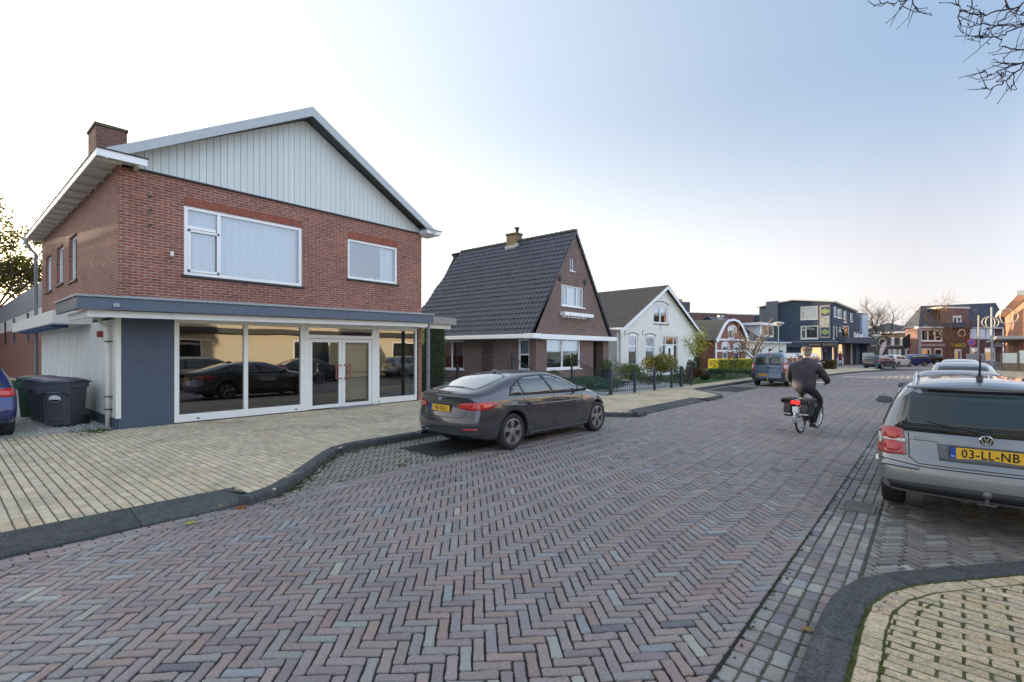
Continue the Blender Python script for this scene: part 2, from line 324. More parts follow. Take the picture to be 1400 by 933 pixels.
def window(F, w_, parent, frame=M_WHITE, fw=.06, vs=(), hs=(), rec=.06, dep=.07, sill=M_DARK, glass=M_GLASS, curtain=None, cst=.25, room=None, arch=0, name='window', sills=.04, bars=()):
    a, b, c, d = w_[:4]; mb = MB()
    F.box(mb, a, a+fw, c, d, -rec-dep, -rec); F.box(mb, b-fw, b, c, d, -rec-dep, -rec); F.box(mb, a+fw, b-fw, c, c+fw, -rec-dep, -rec); F.box(mb, a+fw, b-fw, d-fw, d, -rec-dep, -rec)
    for v in vs: F.box(mb, a+(b-a)*v-fw*.45, a+(b-a)*v+fw*.45, c+fw, d-fw, -rec-dep, -rec-.003)
    for h in hs:
        if isinstance(h, tuple): u0, u1, hh = h
        else: u0, u1, hh = 0, 1, h
        F.box(mb, a+(b-a)*u0+fw*.9, a+(b-a)*u1-fw*.9, c+(d-c)*hh-fw*.45, c+(d-c)*hh+fw*.45, -rec-dep, -rec-.006)
    wn = mb.build(name, frame, parent, bevel=.004)
    g = MB(); g.face([F.P(a+fw*.5, c+fw*.5, -rec-dep*.6), F.P(b-fw*.5, c+fw*.5, -rec-dep*.6), F.P(b-fw*.5, d-fw*.5, -rec-dep*.6), F.P(a+fw*.5, d-fw*.5, -rec-dep*.6)]); g.build('pane', glass, wn)
    if sill is not None and sills:
        q = MB(); F.box(q, a-.05, b+.05, c-.06, c, -.05, sills); q.build('sill', sill, wn, bevel=.005)
    if curtain:
        q = MB()
        for (u0, u1, z0, z1, mtl) in curtain:
            n = max(6, int((u1-u0)*(b-a)*26)); pr = []
            for i in range(n+1):
                u = a+(b-a)*(u0+(u1-u0)*i/n); pr.append((u, -rec-dep-cst*.5+.05*sin(i*1.25+a*7)*(.6+.4*sin(i*.37))+.02*sin(i*2.9)))
            vs_ = [F.P(u, c+(d-c)*z, o) for z in (z0, z1) for u, o in pr]
            q.mesh(vs_, [(i, i+1, i+n+2, i+n+1) for i in range(n)])
        q.build('curtain', curtain[0][4], wn, smooth=True)
    if room:
        q = MB(); o0, o1 = -rec-dep-.02, -rec-dep-room[0]
        for (p, r_) in (((a, c), (a, d)), ((b, d), (b, c)), ((a, d), (b, d)), ((b, c), (a, c))):
            q.face([F.P(p[0], p[1], o0), F.P(p[0], p[1], o1), F.P(r_[0], r_[1], o1), F.P(r_[0], r_[1], o0)])
        q.face([F.P(a, c, o1), F.P(b, c, o1), F.P(b, d, o1), F.P(a, d, o1)]); q.build('room_lining', room[1], wn)
    return wn
def tiles(O, U, V, poly, m, name, parent, tw=.27, th=.34, amp=.028, step=.022, sx=6):
    """corrugated tiles on a sloping plane: U along the eave, V up the slope, poly = convex outline in (u,v)"""
    O = Vector(O); U = Vector(U).normalized(); V = Vector(V).normalized(); N = U.cross(V)
    if N.z < 0: N = -N
    us = [p[0] for p in poly]; vs = [p[1] for p in poly]; mb = MB()
    nu = int((max(us)-min(us))/tw)+2; nv = int((max(vs)-min(vs))/th)+2
    prof = [(0, .12), (.12, .8), (.26, 1), (.40, .8), (.52, .15), (.78, 0)] if sx == 6 else [(0, .1), (.27, 1), (.55, .1)]
    for j in range(nv):
        for i in range(nu):
            u0 = min(us)+i*tw; v0 = min(vs)+j*th; jit = random.uniform(-.004, .004)
            for k in range(len(prof)):
                a, ha = prof[k]; b, hb = prof[(k+1) % len(prof)]; b = b if k < len(prof)-1 else 1.0
                q = clip_convex([(u0+a*tw, v0), (u0+b*tw, v0), (u0+b*tw, v0+th), (u0+a*tw, v0+th)], poly)
                if len(q) < 3: continue
                def H(p): f_ = (p[0]-u0-a*tw)/((b-a)*tw) if b > a else 0; return ha*amp+(hb-ha)*amp*f_ + step*(1-(p[1]-v0)/th) + jit
                mb.face([O+U*p[0]+V*p[1]+N*H(p) for p in q])
                lo = [p for p in q if abs(p[1]-v0) < 1e-5]
                if len(lo) == 2:
                    l0, l1 = lo
                    mb.face([O+U*l0[0]+V*l0[1]+N*H(l0), O+U*l0[0]+V*l0[1]-N*.0, O+U*l1[0]+V*l1[1]-N*.0, O+U*l1[0]+V*l1[1]+N*H(l1)])
    return mb.build(name, m, parent)
def arc_face(F, mb, a, b, z0, rise, o0, o1, n=10, mi=None, th=None):
    """a segmental (arched) slab on a wall: flat bottom at z0 unless th (thickness of an arched band) is given"""
    top = [(a+(b-a)*i/n, z0+rise*(1-(2*i/n-1)**2)) for i in range(n+1)]
    if th is None:
        mb.prism([(a, z0)]+top[1:-1]+[(b, z0)], lambda s_, z, o: F.P(s_, z, o), o0, o1, mi)
    else:
        for i in range(n):
            (s0, z_0), (s1, z_1) = top[i], top[i+1]
            mb.prism([(s0, z_0), (s1, z_1), (s1, z_1+th), (s0, z_0+th)], lambda s_, z, o: F.P(s_, z, o), o0, o1, mi)
# ================================================================ GROUND
M_EARTH = mat('ground_earth', (.10, .10, .075), .95, var=.3, scale=.5)
M_JOINT = mat('road_joint', (.028, .027, .024), .95, var=.5, scale=9, bump=.6)
M_JOINTM = mat('mossy_joint', (.055, .065, .022), .95, var=.6, scale=5, bump=.8, bscale=80)
M_JOINTY = mat('pavement_joint', (.12, .115, .075), .95, var=.5, scale=3, bump=.6)
M_SQUARE = mat('square_paving', (.26, .23, .21), .85, var=.15, scale=.7)
def sheet(name, pts, z, m, kind='structure'):
    mb = MB(); mb.face([(x, y, z) for x, y in pts]); return mb.build(name, m, kind=kind)
sheet('ground', [(-1500, -1500), (1500, -1500), (1500, 1500), (-1500, 1500)], -.06, M_EARTH)
EDGE_L = [(-6.0, -6), (-6.0, 20), (-6.0, 35), (-5.6, 41), (-5.0, 47), (-4.2, 51), (-3.2, 54.5), (-2.0, 57), (-.5, 60)]
sheet('road_bed', [(-6.3, -6), (-.93, -6), (-.88, 40), (3, 70), (-4, 70), (-6.3, 40)], -.0135, M_JOINT)
sheet('square', [(-30, 60), (-4.6, 60), (5, 62), (60, 62), (60, 120), (-60, 120), (-60, 62)], .012, M_SQUARE)
ROADC = [(.272, .218, .208), (.240, .202, .206), (.280, .218, .204), (.232, .210, .214), (.258, .244, .230), (.285, .212, .188), (.215, .184, .187), (.270, .221, .215), (.248, .214, .209), (.270, .222, .204)]
def rcol(base, v=.12, rare=None, pr=0):
    c = random.choice(base) if isinstance(base, list) else base
    if rare and random.random() < pr: c = random.choice(rare)
    k = random.uniform(1-v, 1+v); return tuple(x*k for x in c)
def paver(mb, quad, z, col, ch=.006, dz=.014, inset=.003, tilt=.0025, rough_=False, cr=.012):
    """one brick: chamfered top from a 2D convex polygon"""
    n = len(quad)
    if n < 3: return
    if rough_:                         # worn bricks: rounded corners and slightly uneven edges
        q2 = []
        for i in range(n):
            p, q = Vector(quad[i]), Vector(quad[(i+1) % n]); e = q-p; L = e.length
            if L < .03: q2.append(tuple(p)); continue
            c = min(cr, L*.18)*random.uniform(.4, 1.2); nn_ = Vector((-e.y, e.x))/L; k = 3 if L > .12 else 1; q2.append(tuple(p+e*(c/L)))
            for t_ in range(1, k): q2.append(tuple(p+e*(t_/k+random.uniform(-.06, .06))+nn_*random.uniform(-.0005, .0042)))
            q2.append(tuple(q-e*(c/L)))
        quad = q2; n = len(quad)
    cx = sum(p[0] for p in quad)/n; cy = sum(p[1] for p in quad)/n
    if abs(sum(quad[i][0]*quad[(i+1) % n][1]-quad[(i+1) % n][0]*quad[i][1] for i in range(n))) < .0012: return
    tx, ty, tz = random.uniform(-tilt, tilt)*12, random.uniform(-tilt, tilt)*12, random.uniform(-tilt, tilt)
    oo = []; ii = []
    for x, y in quad:
        dx, dy = x-cx, y-cy; L = sqrt(dx*dx+dy*dy) or 1; h = z+tz+dx*tx+dy*ty; jx = random.uniform(-.0022, .0022); jy = random.uniform(-.0022, .0022)
        oo.append((x-dx/L*inset+jx, y-dy/L*inset+jy, h-ch)); ii.append((x-dx/L*(inset+ch*1.5)+jx, y-dy/L*(inset+ch*1.5)+jy, h))
    lo = [(x, y, z-dz) for x, y, _ in oo]
    fs = [tuple(range(2*n, 3*n))]
    for i in range(n): k = (i+1) % n; fs += [(n+i, n+k, 2*n+k, 2*n+i), (i, k, n+k, n+i)]
    mb.mesh(lo+oo+ii, fs, None, col)
def ccw(q):
    a = sum(q[i][0]*q[(i+1) % len(q)][1]-q[(i+1) % len(q)][0]*q[i][1] for i in range(len(q))); return q if a > 0 else q[::-1]
def herring(mb, region, ang, L, W, z, colf, keep=None, j=.0035, O=(0, 0), warp=None, near=9):
    xs = [p[0] for p in region]; ys = [p[1] for p in region]; ca, sa = cos(ang), sin(ang); cx, cy = (min(xs)+max(xs))/2, (min(ys)+max(ys))/2
    R = sqrt((max(xs)-min(xs))**2+(max(ys)-min(ys))**2)/2+L
    lx, ly = (cx-O[0])*ca+(cy-O[1])*sa, -(cx-O[0])*sa+(cy-O[1])*ca
    # lattice (W,W),(L,-L)
    p0 = (lx/W+ly/W)/2; q0 = (lx/L-ly/L)/2
    for q in range(int(q0-R/L)-1, int(q0+R/L)+2):
        for p in range(int(p0-R/W)-1, int(p0+R/W)+2):
            bx, by = p*W+q*L, p*W-q*L
            for k in (0, 1):
                r = (bx, by, bx+L, by+W) if k == 0 else (bx, by+W, bx+W, by+W+L)
                a, b, c, d = r[0]+j, r[1]+j, r[2]-j, r[3]-j
                qd = [(a, b), (c, b), (c, d), (a, d)]; qd = [(O[0]+x*ca-y*sa, O[1]+x*sa+y*ca) for x, y in qd]
                if warp: qd = [warp(x, y) for x, y in qd]
                mx_, my_ = sum(t[0] for t in qd)/4, sum(t[1] for t in qd)/4
                if not (min(xs)-.3 < mx_ < max(xs)+.3 and min(ys)-.3 < my_ < max(ys)+.3): continue
                if keep and not keep(mx_, my_): continue
                qd = clip_convex(qd, region)
                if qd: paver(mb, ccw(qd), z, colf(), rough_=my_ < near)
def rows(mb, region, ang, L, W, z, colf, keep=None, jl=.003, js=.003, off=.5, O=(0, 0), wob=0, sq=0):
    xs = [p[0] for p in region]; ys = [p[1] for p in region]; ca, sa = cos(ang), sin(ang); cx, cy = (min(xs)+max(xs))/2, (min(ys)+max(ys))/2
    R = sqrt((max(xs)-min(xs))**2+(max(ys)-min(ys))**2)/2+L; lx, ly = (cx-O[0])*ca+(cy-O[1])*sa, -(cx-O[0])*sa+(cy-O[1])*ca
    for r in range(int((ly-R)/W)-1, int((ly+R)/W)+2):
        sh = (off*(r % 2) if not sq else random.random())*L; w1 = random.uniform(-wob, wob)
        for c in range(int((lx-R)/L)-1, int((lx+R)/L)+2):
            a = c*L+sh; l_ = random.uniform(-wob, wob)
            qd = [(a+js+l_, r*W+jl+w1), (a+L-js+l_*.5, r*W+jl+w1*.6), (a+L-js+random.uniform(-wob, wob), (r+1)*W-jl), (a+js, (r+1)*W-jl+random.uniform(-wob, wob))]
            qd = [(O[0]+x*ca-y*sa, O[1]+x*sa+y*ca) for x, y in qd]; mx_, my_ = sum(t[0] for t in qd)/4, sum(t[1] for t in qd)/4
            if not (min(xs)-.3 < mx_ < max(xs)+.3 and min(ys)-.3 < my_ < max(ys)+.3): continue
            if keep and not keep(mx_, my_): continue
            qd = clip_convex(qd, region)
            if qd: paver(mb, ccw(qd), z, colf(), rough_=my_ < 7 and mx_ > -1.2, cr=.012 if mx_ < -.3 else .004)
RARE = [(.33, .32, .27), (.30, .30, .28), (.27, .20, .18), (.14, .135, .15), (.29, .29, .29), (.25, .26, .27)]
def edge_l(y):
    for (x0, y0), (x1, y1) in zip(EDGE_L, EDGE_L[1:]):
        if y0 <= y <= y1: return x0+(x1-x0)*(y-y0)/(y1-y0)
    return EDGE_L[-1][0]
def camber(x, y): return (x+.02*sin(y*1.3+x*.7), y+.025*sin(x*1.7+y*.5))
mb = MB()
herring(mb, [(-5.83, -.5), (-.95, -.5), (-.90, 8), (-.86, 40), (-5.4, 40), (-5.83, 34)], radians(45), .234, .078, 0, lambda: rcol(ROADC, .09, RARE, .04), warp=camber)
road = mb.build('road', M_PAVE, kind='structure')
mb = MB()
herring(mb, [(-6.0, 40), (-.86, 40), (2.2, 62), (-6, 62)], radians(45), .237, .079, 0, lambda: rcol(ROADC, .08, RARE, .03), keep=lambda x, y: x > edge_l(y)-.05)
# stretcher rows beside the kerb
rows(mb, [(-6.12, -1), (-5.84, -1), (-5.84, 34), (-6.12, 34)], pi/2, .22, .068, .001, lambda: rcol(ROADC, .12, RARE, .08), off=.5, O=(-6.12, 0))
mb.build('road_far_end', M_PAVE, kind='structure')
# right gutter: worn rounded cobbles
GC = [(.29, .27, .25), (.22, .195, .20), (.27, .24, .205), (.20, .19, .195), (.30, .285, .26), (.24, .195, .19)]
mb = MB()
rows(mb, [(-.93, -.5), (-.44, -.5), (-.42, 30), (-.85, 30)], pi/2, .165, .104, -.022, lambda: rcol(GC, .14, RARE, .05), jl=.0045, js=.006, sq=1, O=(-.93, 0), wob=.006)
mb.build('gutter', mat_attr('worn_cobble', rough=.7, bump=.7, bscale=30, var=.2, fine=.2, dirt=(.05, .055, .03), dirt_amt=.4), kind='structure')
sheet('gutter_bed', [(-.95, -1), (2.4, -1), (4.5, 60), (-.9, 60)], -.030, mat('gutter_joint', (.085, .083, .06), .95, var=.5, scale=9, bump=.6))
# right parking bay
def kdist(p, a, b):
    ax, ay = a; bx, by = b; dx, dy = bx-ax, by-ay; t = max(0, min(1, ((p[0]-ax)*dx+(p[1]-ay)*dy)/(dx*dx+dy*dy))); return sqrt((p[0]-ax-t*dx)**2+(p[1]-ay-t*dy)**2)
BAYC = [(.20, .175, .16), (.175, .15, .15), (.23, .205, .18), (.19, .175, .155), (.26, .25, .22)]
RK = [(-.44, -1.5), (-.44, 3.75), (-.42, 4.1), (-.33, 4.42), (-.16, 4.72), (.1, 5.03), (.6, 5.62), (1.6, 6.75), (1.95, 7.25), (2.08, 7.9), (2.15, 30), (2.9, 45), (4.3, 60)]
def right_of_rk(x, y):
    for (x0, y0), (x1, y1) in zip(RK, RK[1:]):
        if y0 <= y < y1: return x > x0+(x1-x0)*(y-y0)/(y1-y0)
    return y < RK[0][1]
mb = MB()
herring(mb, [(-.41, 3.9), (2.2, 6.5), (2.3, 34), (-.38, 34), (-.41, 10)], radians(45), .225, .075, -.012, lambda: rcol(BAYC, .12, [(.31, .30, .28)], .05), keep=lambda x, y: not right_of_rk(x, y), j=.005)
mb.build('parking_bay', M_PAVE, kind='structure')
# left parking bays
LK1 = [(-6.1, 2.35), (-6.25, 2.75), (-6.55, 3.1), (-6.95, 3.5), (-7.75, 4.3), (-8.0, 4.6), (-8.15, 5.0), (-8.17, 6), (-8.17, 10.9), (-8.05, 11.3), (-7.8, 11.5), (-6.9, 11.95), (-6.1, 12.5)]
LK2 = [(-6.1, 17.9), (-6.1, 19.5), (-6.25, 19.9), (-7.7, 21.6), (-8.05, 22.2), (-8.1, 23), (-8.0, 29.6), (-7.9, 34.5), (-7.6, 35.4), (-6.4, 36.6), (-6.05, 37.5), (-5.7, 41), (-5.1, 47), (-4.3, 51), (-3.3, 54.5), (-3.4, 57), (-4.6, 60)]
mb = MB()
LBAY = [(.24, .225, .185), (.21, .20, .17), (.27, .255, .21), (.22, .20, .18)]
bayk = lambda x, y: -8.2 < x < -6.1 and (4.0+(x+8.0)*-.9 < y < 12.4) and not (-7.5 < x < -6.38 and 5.6 < y < 8.6)
herring(mb, [(-8.2, 2.3), (-6.13, 2.3), (-6.13, 12.6), (-8.2, 12.6)], radians(45), .21, .08, -.008, lambda: rcol(LBAY, .12, None), keep=bayk, j=.005)
bay2 = lambda x, y: y > 19.7-(x+6.1)*.95 and y < 37+(x+6.1)*.9 and not (-7.75 < x < -6.4 and 22.8 < y < 26.3)
herring(mb, [(-8.15, 19.5), (-6.13, 19.5), (-6.13, 37), (-8.15, 37)], radians(45), .21, .08, -.008, lambda: rcol(LBAY, .12, None), keep=bay2, j=.005)
mb.build('parking_bay', M_PAVE, kind='structure')
sheet('parking_bay_bed', [(-8.3, 2), (-6.1, 2), (-6.1, 38), (-8.3, 38)], -.012, M_JOINTM)
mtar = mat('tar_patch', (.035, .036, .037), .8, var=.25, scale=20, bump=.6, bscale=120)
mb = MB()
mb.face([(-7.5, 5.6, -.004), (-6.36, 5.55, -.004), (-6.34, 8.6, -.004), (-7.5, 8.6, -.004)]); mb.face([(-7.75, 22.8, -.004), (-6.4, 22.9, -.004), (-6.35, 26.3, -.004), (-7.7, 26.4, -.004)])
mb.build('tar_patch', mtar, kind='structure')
# ---------------------------------------------------------------- pavements (z = .1)
YC = [(.55, .45, .30), (.58, .48, .33), (.50, .42, .29), (.56, .43, .29), (.52, .45, .33), (.60, .50, .34)]
PZ = .1
LOUT = [(-6.7, -6)]+[(-6.62, .4), (-6.62, 2.4)]+[(x-.12, y-.02) for x, y in LK1[1:8]]+[(-8.3, 6)]
def pave_bound(y):            # left pavement's street side x limit at y
    if y < 2.45: return -6.55
    if y < 12.5:
        for (x0, y0), (x1, y1) in zip(LK1, LK1[1:]):
            if y0 <= y < y1: return x0+(x1-x0)*(y-y0)/(y1-y0)
    if y < 18: return -6.55
    for (x0, y0), (x1, y1) in zip(LK2, LK2[1:]):
        if y0 <= y < y1: return x0+(x1-x0)*(y-y0)/(y1-y0)
    return -4.6
mb = MB()
rows(mb, [(-14.6, -3), (-6.634, -3), (-6.634, 2.42), (-14.6, 2.42)], 0, .205, .102, PZ, lambda: rcol(YC, .10), keep=lambda x, y: (x > -13.9-.4*sin(y*2)), jl=.0062, js=.0032, off=.5, wob=.002)
rows(mb, [(-13.38, 2.42), (-6.0, 2.42), (-6.0, 12.9), (-13.38, 12.9)], 0, .205, .102, PZ, lambda: rcol(YC, .10), keep=lambda x, y: x < pave_bound(y)+.03 and (y < 11.3 or x > -9.35), jl=.0062, js=.0032, off=.5, wob=.002)
rows(mb, [(-13.38, 12.9), (-6.634, 12.9), (-6.634, 17.9), (-13.38, 17.9)], 0, .205, .102, PZ, lambda: rcol(YC, .10), keep=lambda x, y: x > -9.35, jl=.0062, js=.0032, off=.5, wob=.002)
rows(mb, [(-13.38, 17.9), (-6.0, 17.9), (-6.0, 22), (-13.38, 22)], 0, .205, .102, PZ, lambda: rcol(YC, .10), keep=lambda x, y: x < pave_bound(y) and (y < 11.3 or x > -9.35), jl=.0062, js=.0032, off=.5, wob=.002)
rows(mb, [(-9.3, 22), (-3.0, 22), (-3.0, 60), (-9.3, 60)], 0, .205, .102, PZ, lambda: rcol(YC, .08), keep=lambda x, y: x < pave_bound(y), jl=.0062, js=.0032)
mb.build('pavement', M_PAVEY, kind='structure')
def pave_sheet(name, pts, z, m): return sheet(name, pts, z, m)
pave_sheet('pavement_bed', [(-40, -8), (-6.60, -8), (-6.60, 2.3), (-6.25, 2.45)]+[(x-.1, y) for x, y in LK1[1:-1]]+[(-6.6, 12.6), (-6.6, 17.9), (-6.2, 18), (-6.2, 19.7)]+[(x-.1, y) for x, y in LK2[3:]]+[(-4.8, 60), (-40, 60)], PZ-.007, M_JOINTY)
# right pavement
M_PAVER2 = mat_attr('pitted_yellow_paver', rough=.85, bump=.8, bscale=160, var=.12, fine=.42, dirt=(.20, .17, .11), dirt_amt=.35)
mb = MB()
YR = [(.54, .43, .28), (.50, .40, .265), (.56, .45, .30), (.51, .38, .24), (.53, .43, .30), (.47, .39, .28)]
def rk_x(y, o):
    for (x0, y0), (x1, y1) in zip(RK, RK[1:]):
        if y0 <= y < y1: return x0+(x1-x0)*(y-y0)/(y1-y0)+o
    return RK[0][0]
def rk_keep(o):
    def f(x, y): return right_of_rk(x, y) and min(kdist((x, y), a, b) for a, b in zip(RK, RK[1:])) > o
    return f
rows(mb, [(-.198, -1.5), (-.198, 3.74), (-.182, 4.02), (-.115, 4.29), (.035, 4.56), (.285, 4.88), (1.75, 6.52), (4, 6.5), (4, -1.5)], radians(-2), .215, .079, PZ, lambda: rcol(YR, .10), jl=.0040, js=.0048, off=.5, wob=.0025, O=(-.2, 0))
rows(mb, [(.5, 6.6), (6.5, 7.5), (9, 62), (.5, 62)], 0, .215, .10, PZ, lambda: rcol(YR, .10), keep=lambda x, y: y > 6.9 and rk_keep(.14)(x, y), jl=.0045, js=.006)
# soldier course along the kerb
def along(path, off, L, wd, fn):
    acc = 0
    for (x0, y0), (x1, y1) in zip(path, path[1:]):
        dx, dy = x1-x0, y1-y0; D = sqrt(dx*dx+dy*dy); n = max(1, round(D/L)); tx, ty = dx/D, dy/D; nx, ny = ty, -tx
        for i in range(n):
            a, b = D*i/n, D*(i+1)/n; fn([(x0+tx*a+nx*off, y0+ty*a+ny*off), (x0+tx*b+nx*off, y0+ty*b+ny*off), (x0+tx*b+nx*(off+wd), y0+ty*b+ny*(off+wd)), (x0+tx*a+nx*(off+wd), y0+ty*a+ny*(off+wd))])
along(RK[:10], .125, .13, .115, lambda q: paver(mb, ccw(q), PZ+.001, rcol(YR, .08), inset=.006, ch=.008))
mb.build('pavement', M_PAVER2, kind='structure')
sheet('pavement_bed', [(x+.05, y) for x, y in RK]+[(60, 60), (60, -1.5)], PZ-.0055, mat('moss_bed', (.085, .098, .03), .95, var=.6, scale=14, bump=1, bscale=120))
# ---------------------------------------------------------------- kerbs
def kerb(path, w_, name, h=PZ, off=0, unit=1.0, slope=0, low=.03):
    mb = MB(); pts = [Vector(p) for p in path]; L = [0]
    for a, b in zip(pts, pts[1:]): L.append(L[-1]+(b-a).length)
    def at(t):
        t = max(0, min(L[-1], t))
        for i in range(len(pts)-1):
            if t <= L[i+1]+1e-9:
                k = (t-L[i])/(L[i+1]-L[i]); p = pts[i].lerp(pts[i+1], k); break
        def nr(j): d = (pts[min(j+1, len(pts)-1)]-pts[max(j-1, 0)]).normalized(); return Vector((d.y, -d.x))
        n = nr(i).lerp(nr(i+1), k).normalized(); return p, n
    n = max(1, round(L[-1]/unit)); u = L[-1]/n
    for i in range(n):
        a, b = i*u+.004, (i+1)*u-.004; m = 5; R = []
        for j in range(m+1):
            p, nn = at(a+(b-a)*j/m); hw = w_/2; dz = random.uniform(-.001, .001)
            if slope: prof = [(-hw, -.1), (-hw, h-.004), (-hw+.02, h+.003), (hw-.03, low+.004), (hw, low-.008), (hw, -.1)]
            else: prof = [(-hw, -.1), (-hw, h-.004), (-hw+.012, h+.004), (hw-.028, h+.004), (hw-.009, h-.006), (hw, h-.03), (hw+.008, -.1)]
            R.append([(p.x+nn.x*o, p.y+nn.y*o, z) for o, z in prof])
        q = len(R[0]); vs = [v for r in R for v in r]
        mb.mesh(vs, [(j*q+k, j*q+k+1, (j+1)*q+k+1, (j+1)*q+k) for j in range(m) for k in range(q-1)]+[tuple(range(q-1, -1, -1)), tuple(range(m*q, m*q+q))], None, rcol([(.062, .066, .070), (.052, .056, .060), (.075, .077, .078)], .1))
    return mb.build(name, M_KERB, kind='structure')
kerb([(-6.37, -5), (-6.37, 2.44)], .52, 'kerb', slope=1, unit=1.0)
kerb(LK1, .17, 'kerb', unit=.9)
kerb([(-6.1, 12.35), (-6.12, 12.9)], .2, 'kerb', unit=.6)
kerb([(-6.37, 12.9), (-6.37, 17.9)], .52, 'kerb', slope=1)
kerb(LK2, .2, 'kerb', unit=1.0)
def rev(p): return p[::-1]
kerb(rev(RK), .21, 'kerb', unit=.62)
# gravel beside the shop
sheet('gravel_bed', [(-30, -6), (-13.85, -6), (-13.7, 1.2), (-13.5, 2.62), (-30, 2.62)], PZ+.002, mat('gravel', (.34, .33, .31), .9, var=.45, scale=25, bump=1, bscale=60))
mb = MB()
for i in range(3200):
    x = -13.8-abs(random.gauss(0, 1.7)); y = random.uniform(-.8, 2.55); s_ = random.uniform(.008, .022); x0 = x
    a = random.random()*6; g_ = random.uniform(.22, .6)
    vs = [(x+s_*cos(a+k*2.1)*random.uniform(.7, 1.2), y+s_*sin(a+k*2.1), PZ) for k in range(3)]+[(x, y, PZ+s_*.9)]
    mb.mesh(vs, [(0, 1, 3), (1, 2, 3), (2, 0, 3)], None, (g_, g_*.98, g_*.94))
mb.build('gravel', M_PAVE, kind='stuff', label='loose grey gravel beside the bins', cat='gravel')
# drain grate in the gutter
t = empty('drain_grate', (-.63, 6.95, 0), 'rusty slotted cast iron drain grate in the cobbled gutter', 'drain')
mb = MB()
mb.box((-.16, -.2, -.05), (-.135, .2, .002)); mb.box((.135, -.2, -.05), (.16, .2, .002)); mb.box((-.135, -.2, -.05), (.135, -.175, .002)); mb.box((-.135, .175, -.05), (.135, .2, .002)); mb.box((-.135, -.175, -.05), (.135, .175, -.045))
mb.build('frame', mat('rusty_iron', (.20, .19, .18), .6, .5, var=.3), t, world=False)
mb = MB()
for i in range(8): mb.box((-.135, -.16+i*.042, -.03), (.135, -.137+i*.042, -.001))
mb.build('bars', MATS['rusty_iron'], t, world=False)
# fallen leaves
def leaf_mesh(mb, c, s, rz, col, curl=.3, z=0):
    pts = [(0, -1, 0), (.35, -.55, .1), (.6, -.5, .25), (.5, 0, .12), (.85, .3, .3), (.35, .45, .1), (0, 1, .2), (-.35, .45, .1), (-.85, .3, .3), (-.5, 0, .12), (-.6, -.5, .25), (-.35, -.55, .1)]
    M = Matrix.Translation(c) @ Matrix.Rotation(rz, 4, 'Z'); vs = [M @ Vector((x*s, y*s, zz*s*curl+.004)) for x, y, zz in pts]+[M @ Vector((0, 0, .004))]
    mb.mesh(vs, [(i, (i+1) % 12, 12) for i in range(12)], None, col)
LF = [((330, 695), .085, (.42, .20, .06), .0, 'large brown fallen leaf against the sloped kerb'), ((260, 717), .07, (.62, .55, .14), .0, 'yellow fallen leaf on the road by the sloped kerb'), ((349, 590), .07, (.60, .54, .15), .1, 'yellow fallen leaf on the pavement before the shop window'),
      ((1105, 863), .045, (.62, .42, .16), -.02, 'curled yellow leaf in the cobbled gutter'), ((549, 636), .07, (.42, .24, .09), 0, 'brown fallen leaf in the left parking bay'), ((679, 625), .06, (.5, .33, .12), 0, 'brown fallen leaf beside the rear wheel of the grey brown sedan'),
      ((301, 693), .03, (.55, .42, .1), .06, 'small yellow leaf lying on the sloped kerb stone'), ((475, 573), .06, (.35, .20, .08), .1, 'brown fallen leaf in front of the shop door')]
for (px, s_, c_, z_, lb) in LF:
    mb = MB(); p = G(*px, z_); leaf_mesh(mb, p+Vector((0, 0, .008)), s_, random.random()*6, c_, .5)
    mb.build('fallen_leaf', M_LEAF, label=lb, cat='leaf', group='fallen leaves')
# litter and weeds in the kerb edge of the left bay
def tuft(mb, p, s, n, cols, spread=.05):
    for i in range(n):
        a = random.random()*6.28; d = random.random()*spread; x, y = p[0]+d*cos(a), p[1]+d*sin(a); h = s*random.uniform(.4, 1); l_ = random.uniform(.2, .8)*h; b = random.random()*6.28; w_ = .006+.012*random.random()
        c = rcol(cols, .2); tx, ty = cos(b), sin(b)
        mb.face([(x-ty*w_, y+tx*w_, p[2]), (x+ty*w_, y-tx*w_, p[2]), (x+tx*l_*.5+ty*w_*.8, y+ty*l_*.5-tx*w_*.8, p[2]+h*.7), (x+tx*l_, y+ty*l_, p[2]+h)], None, c)
mb = MB(); GW = [(.07, .11, .03), (.10, .13, .04), (.16, .12, .06), (.12, .08, .05)]
for i in range(420):
    t_ = random.random()*5.0; y = 2.5+t_
    x = pave_bound(min(y, 11))+.11+abs(random.gauss(0, .10)); tuft(mb, (x, y, -.008), .03, 3, GW, .04)
for i in range(60): tuft(mb, (-13.30+random.gauss(.1, .25)-.3, 2.4-abs(random.gauss(0, .25)), PZ), .035, 5, GW[:2], .07)
for i in range(40): tuft(mb, (-13.2+random.random()*.25, 11.0+random.random()*1.2, PZ), .07, 8, GW[:2], .08)
for i in range(130):
    y = random.uniform(.3, 12); tuft(mb, (-.90+random.gauss(0, .015), y, -.02), .02, 2, GW, .02)
mb.build('weeds', M_LEAF, kind='stuff', label='small weeds and litter along the kerb edges', cat='weeds')
mb = MB()          # moss cushions along the right kerb's inner joint
for i in range(1500):
    y = random.uniform(1.0, 6.2); k = rk_x(y, 0); d = random.choice((.112, .112, .24)); p = (k+d+random.gauss(0, .006), y-(.02 if y > 4 else 0), PZ-.004)
    if y > 4: p = (k+d*1.5+random.gauss(0, .006), y, PZ-.004)
    r_ = random.uniform(.004, .011); c = rcol([(.10, .13, .02), (.14, .17, .025), (.08, .09, .02)], .2)
    vs = [(p[0]+r_*cos(a*1.256), p[1]+r_*sin(a*1.256), p[2]) for a in range(5)]+[(p[0], p[1], p[2]+r_*.8)]
    mb.mesh(vs, [(a, (a+1) % 5, 5) for a in range(5)], None, c)
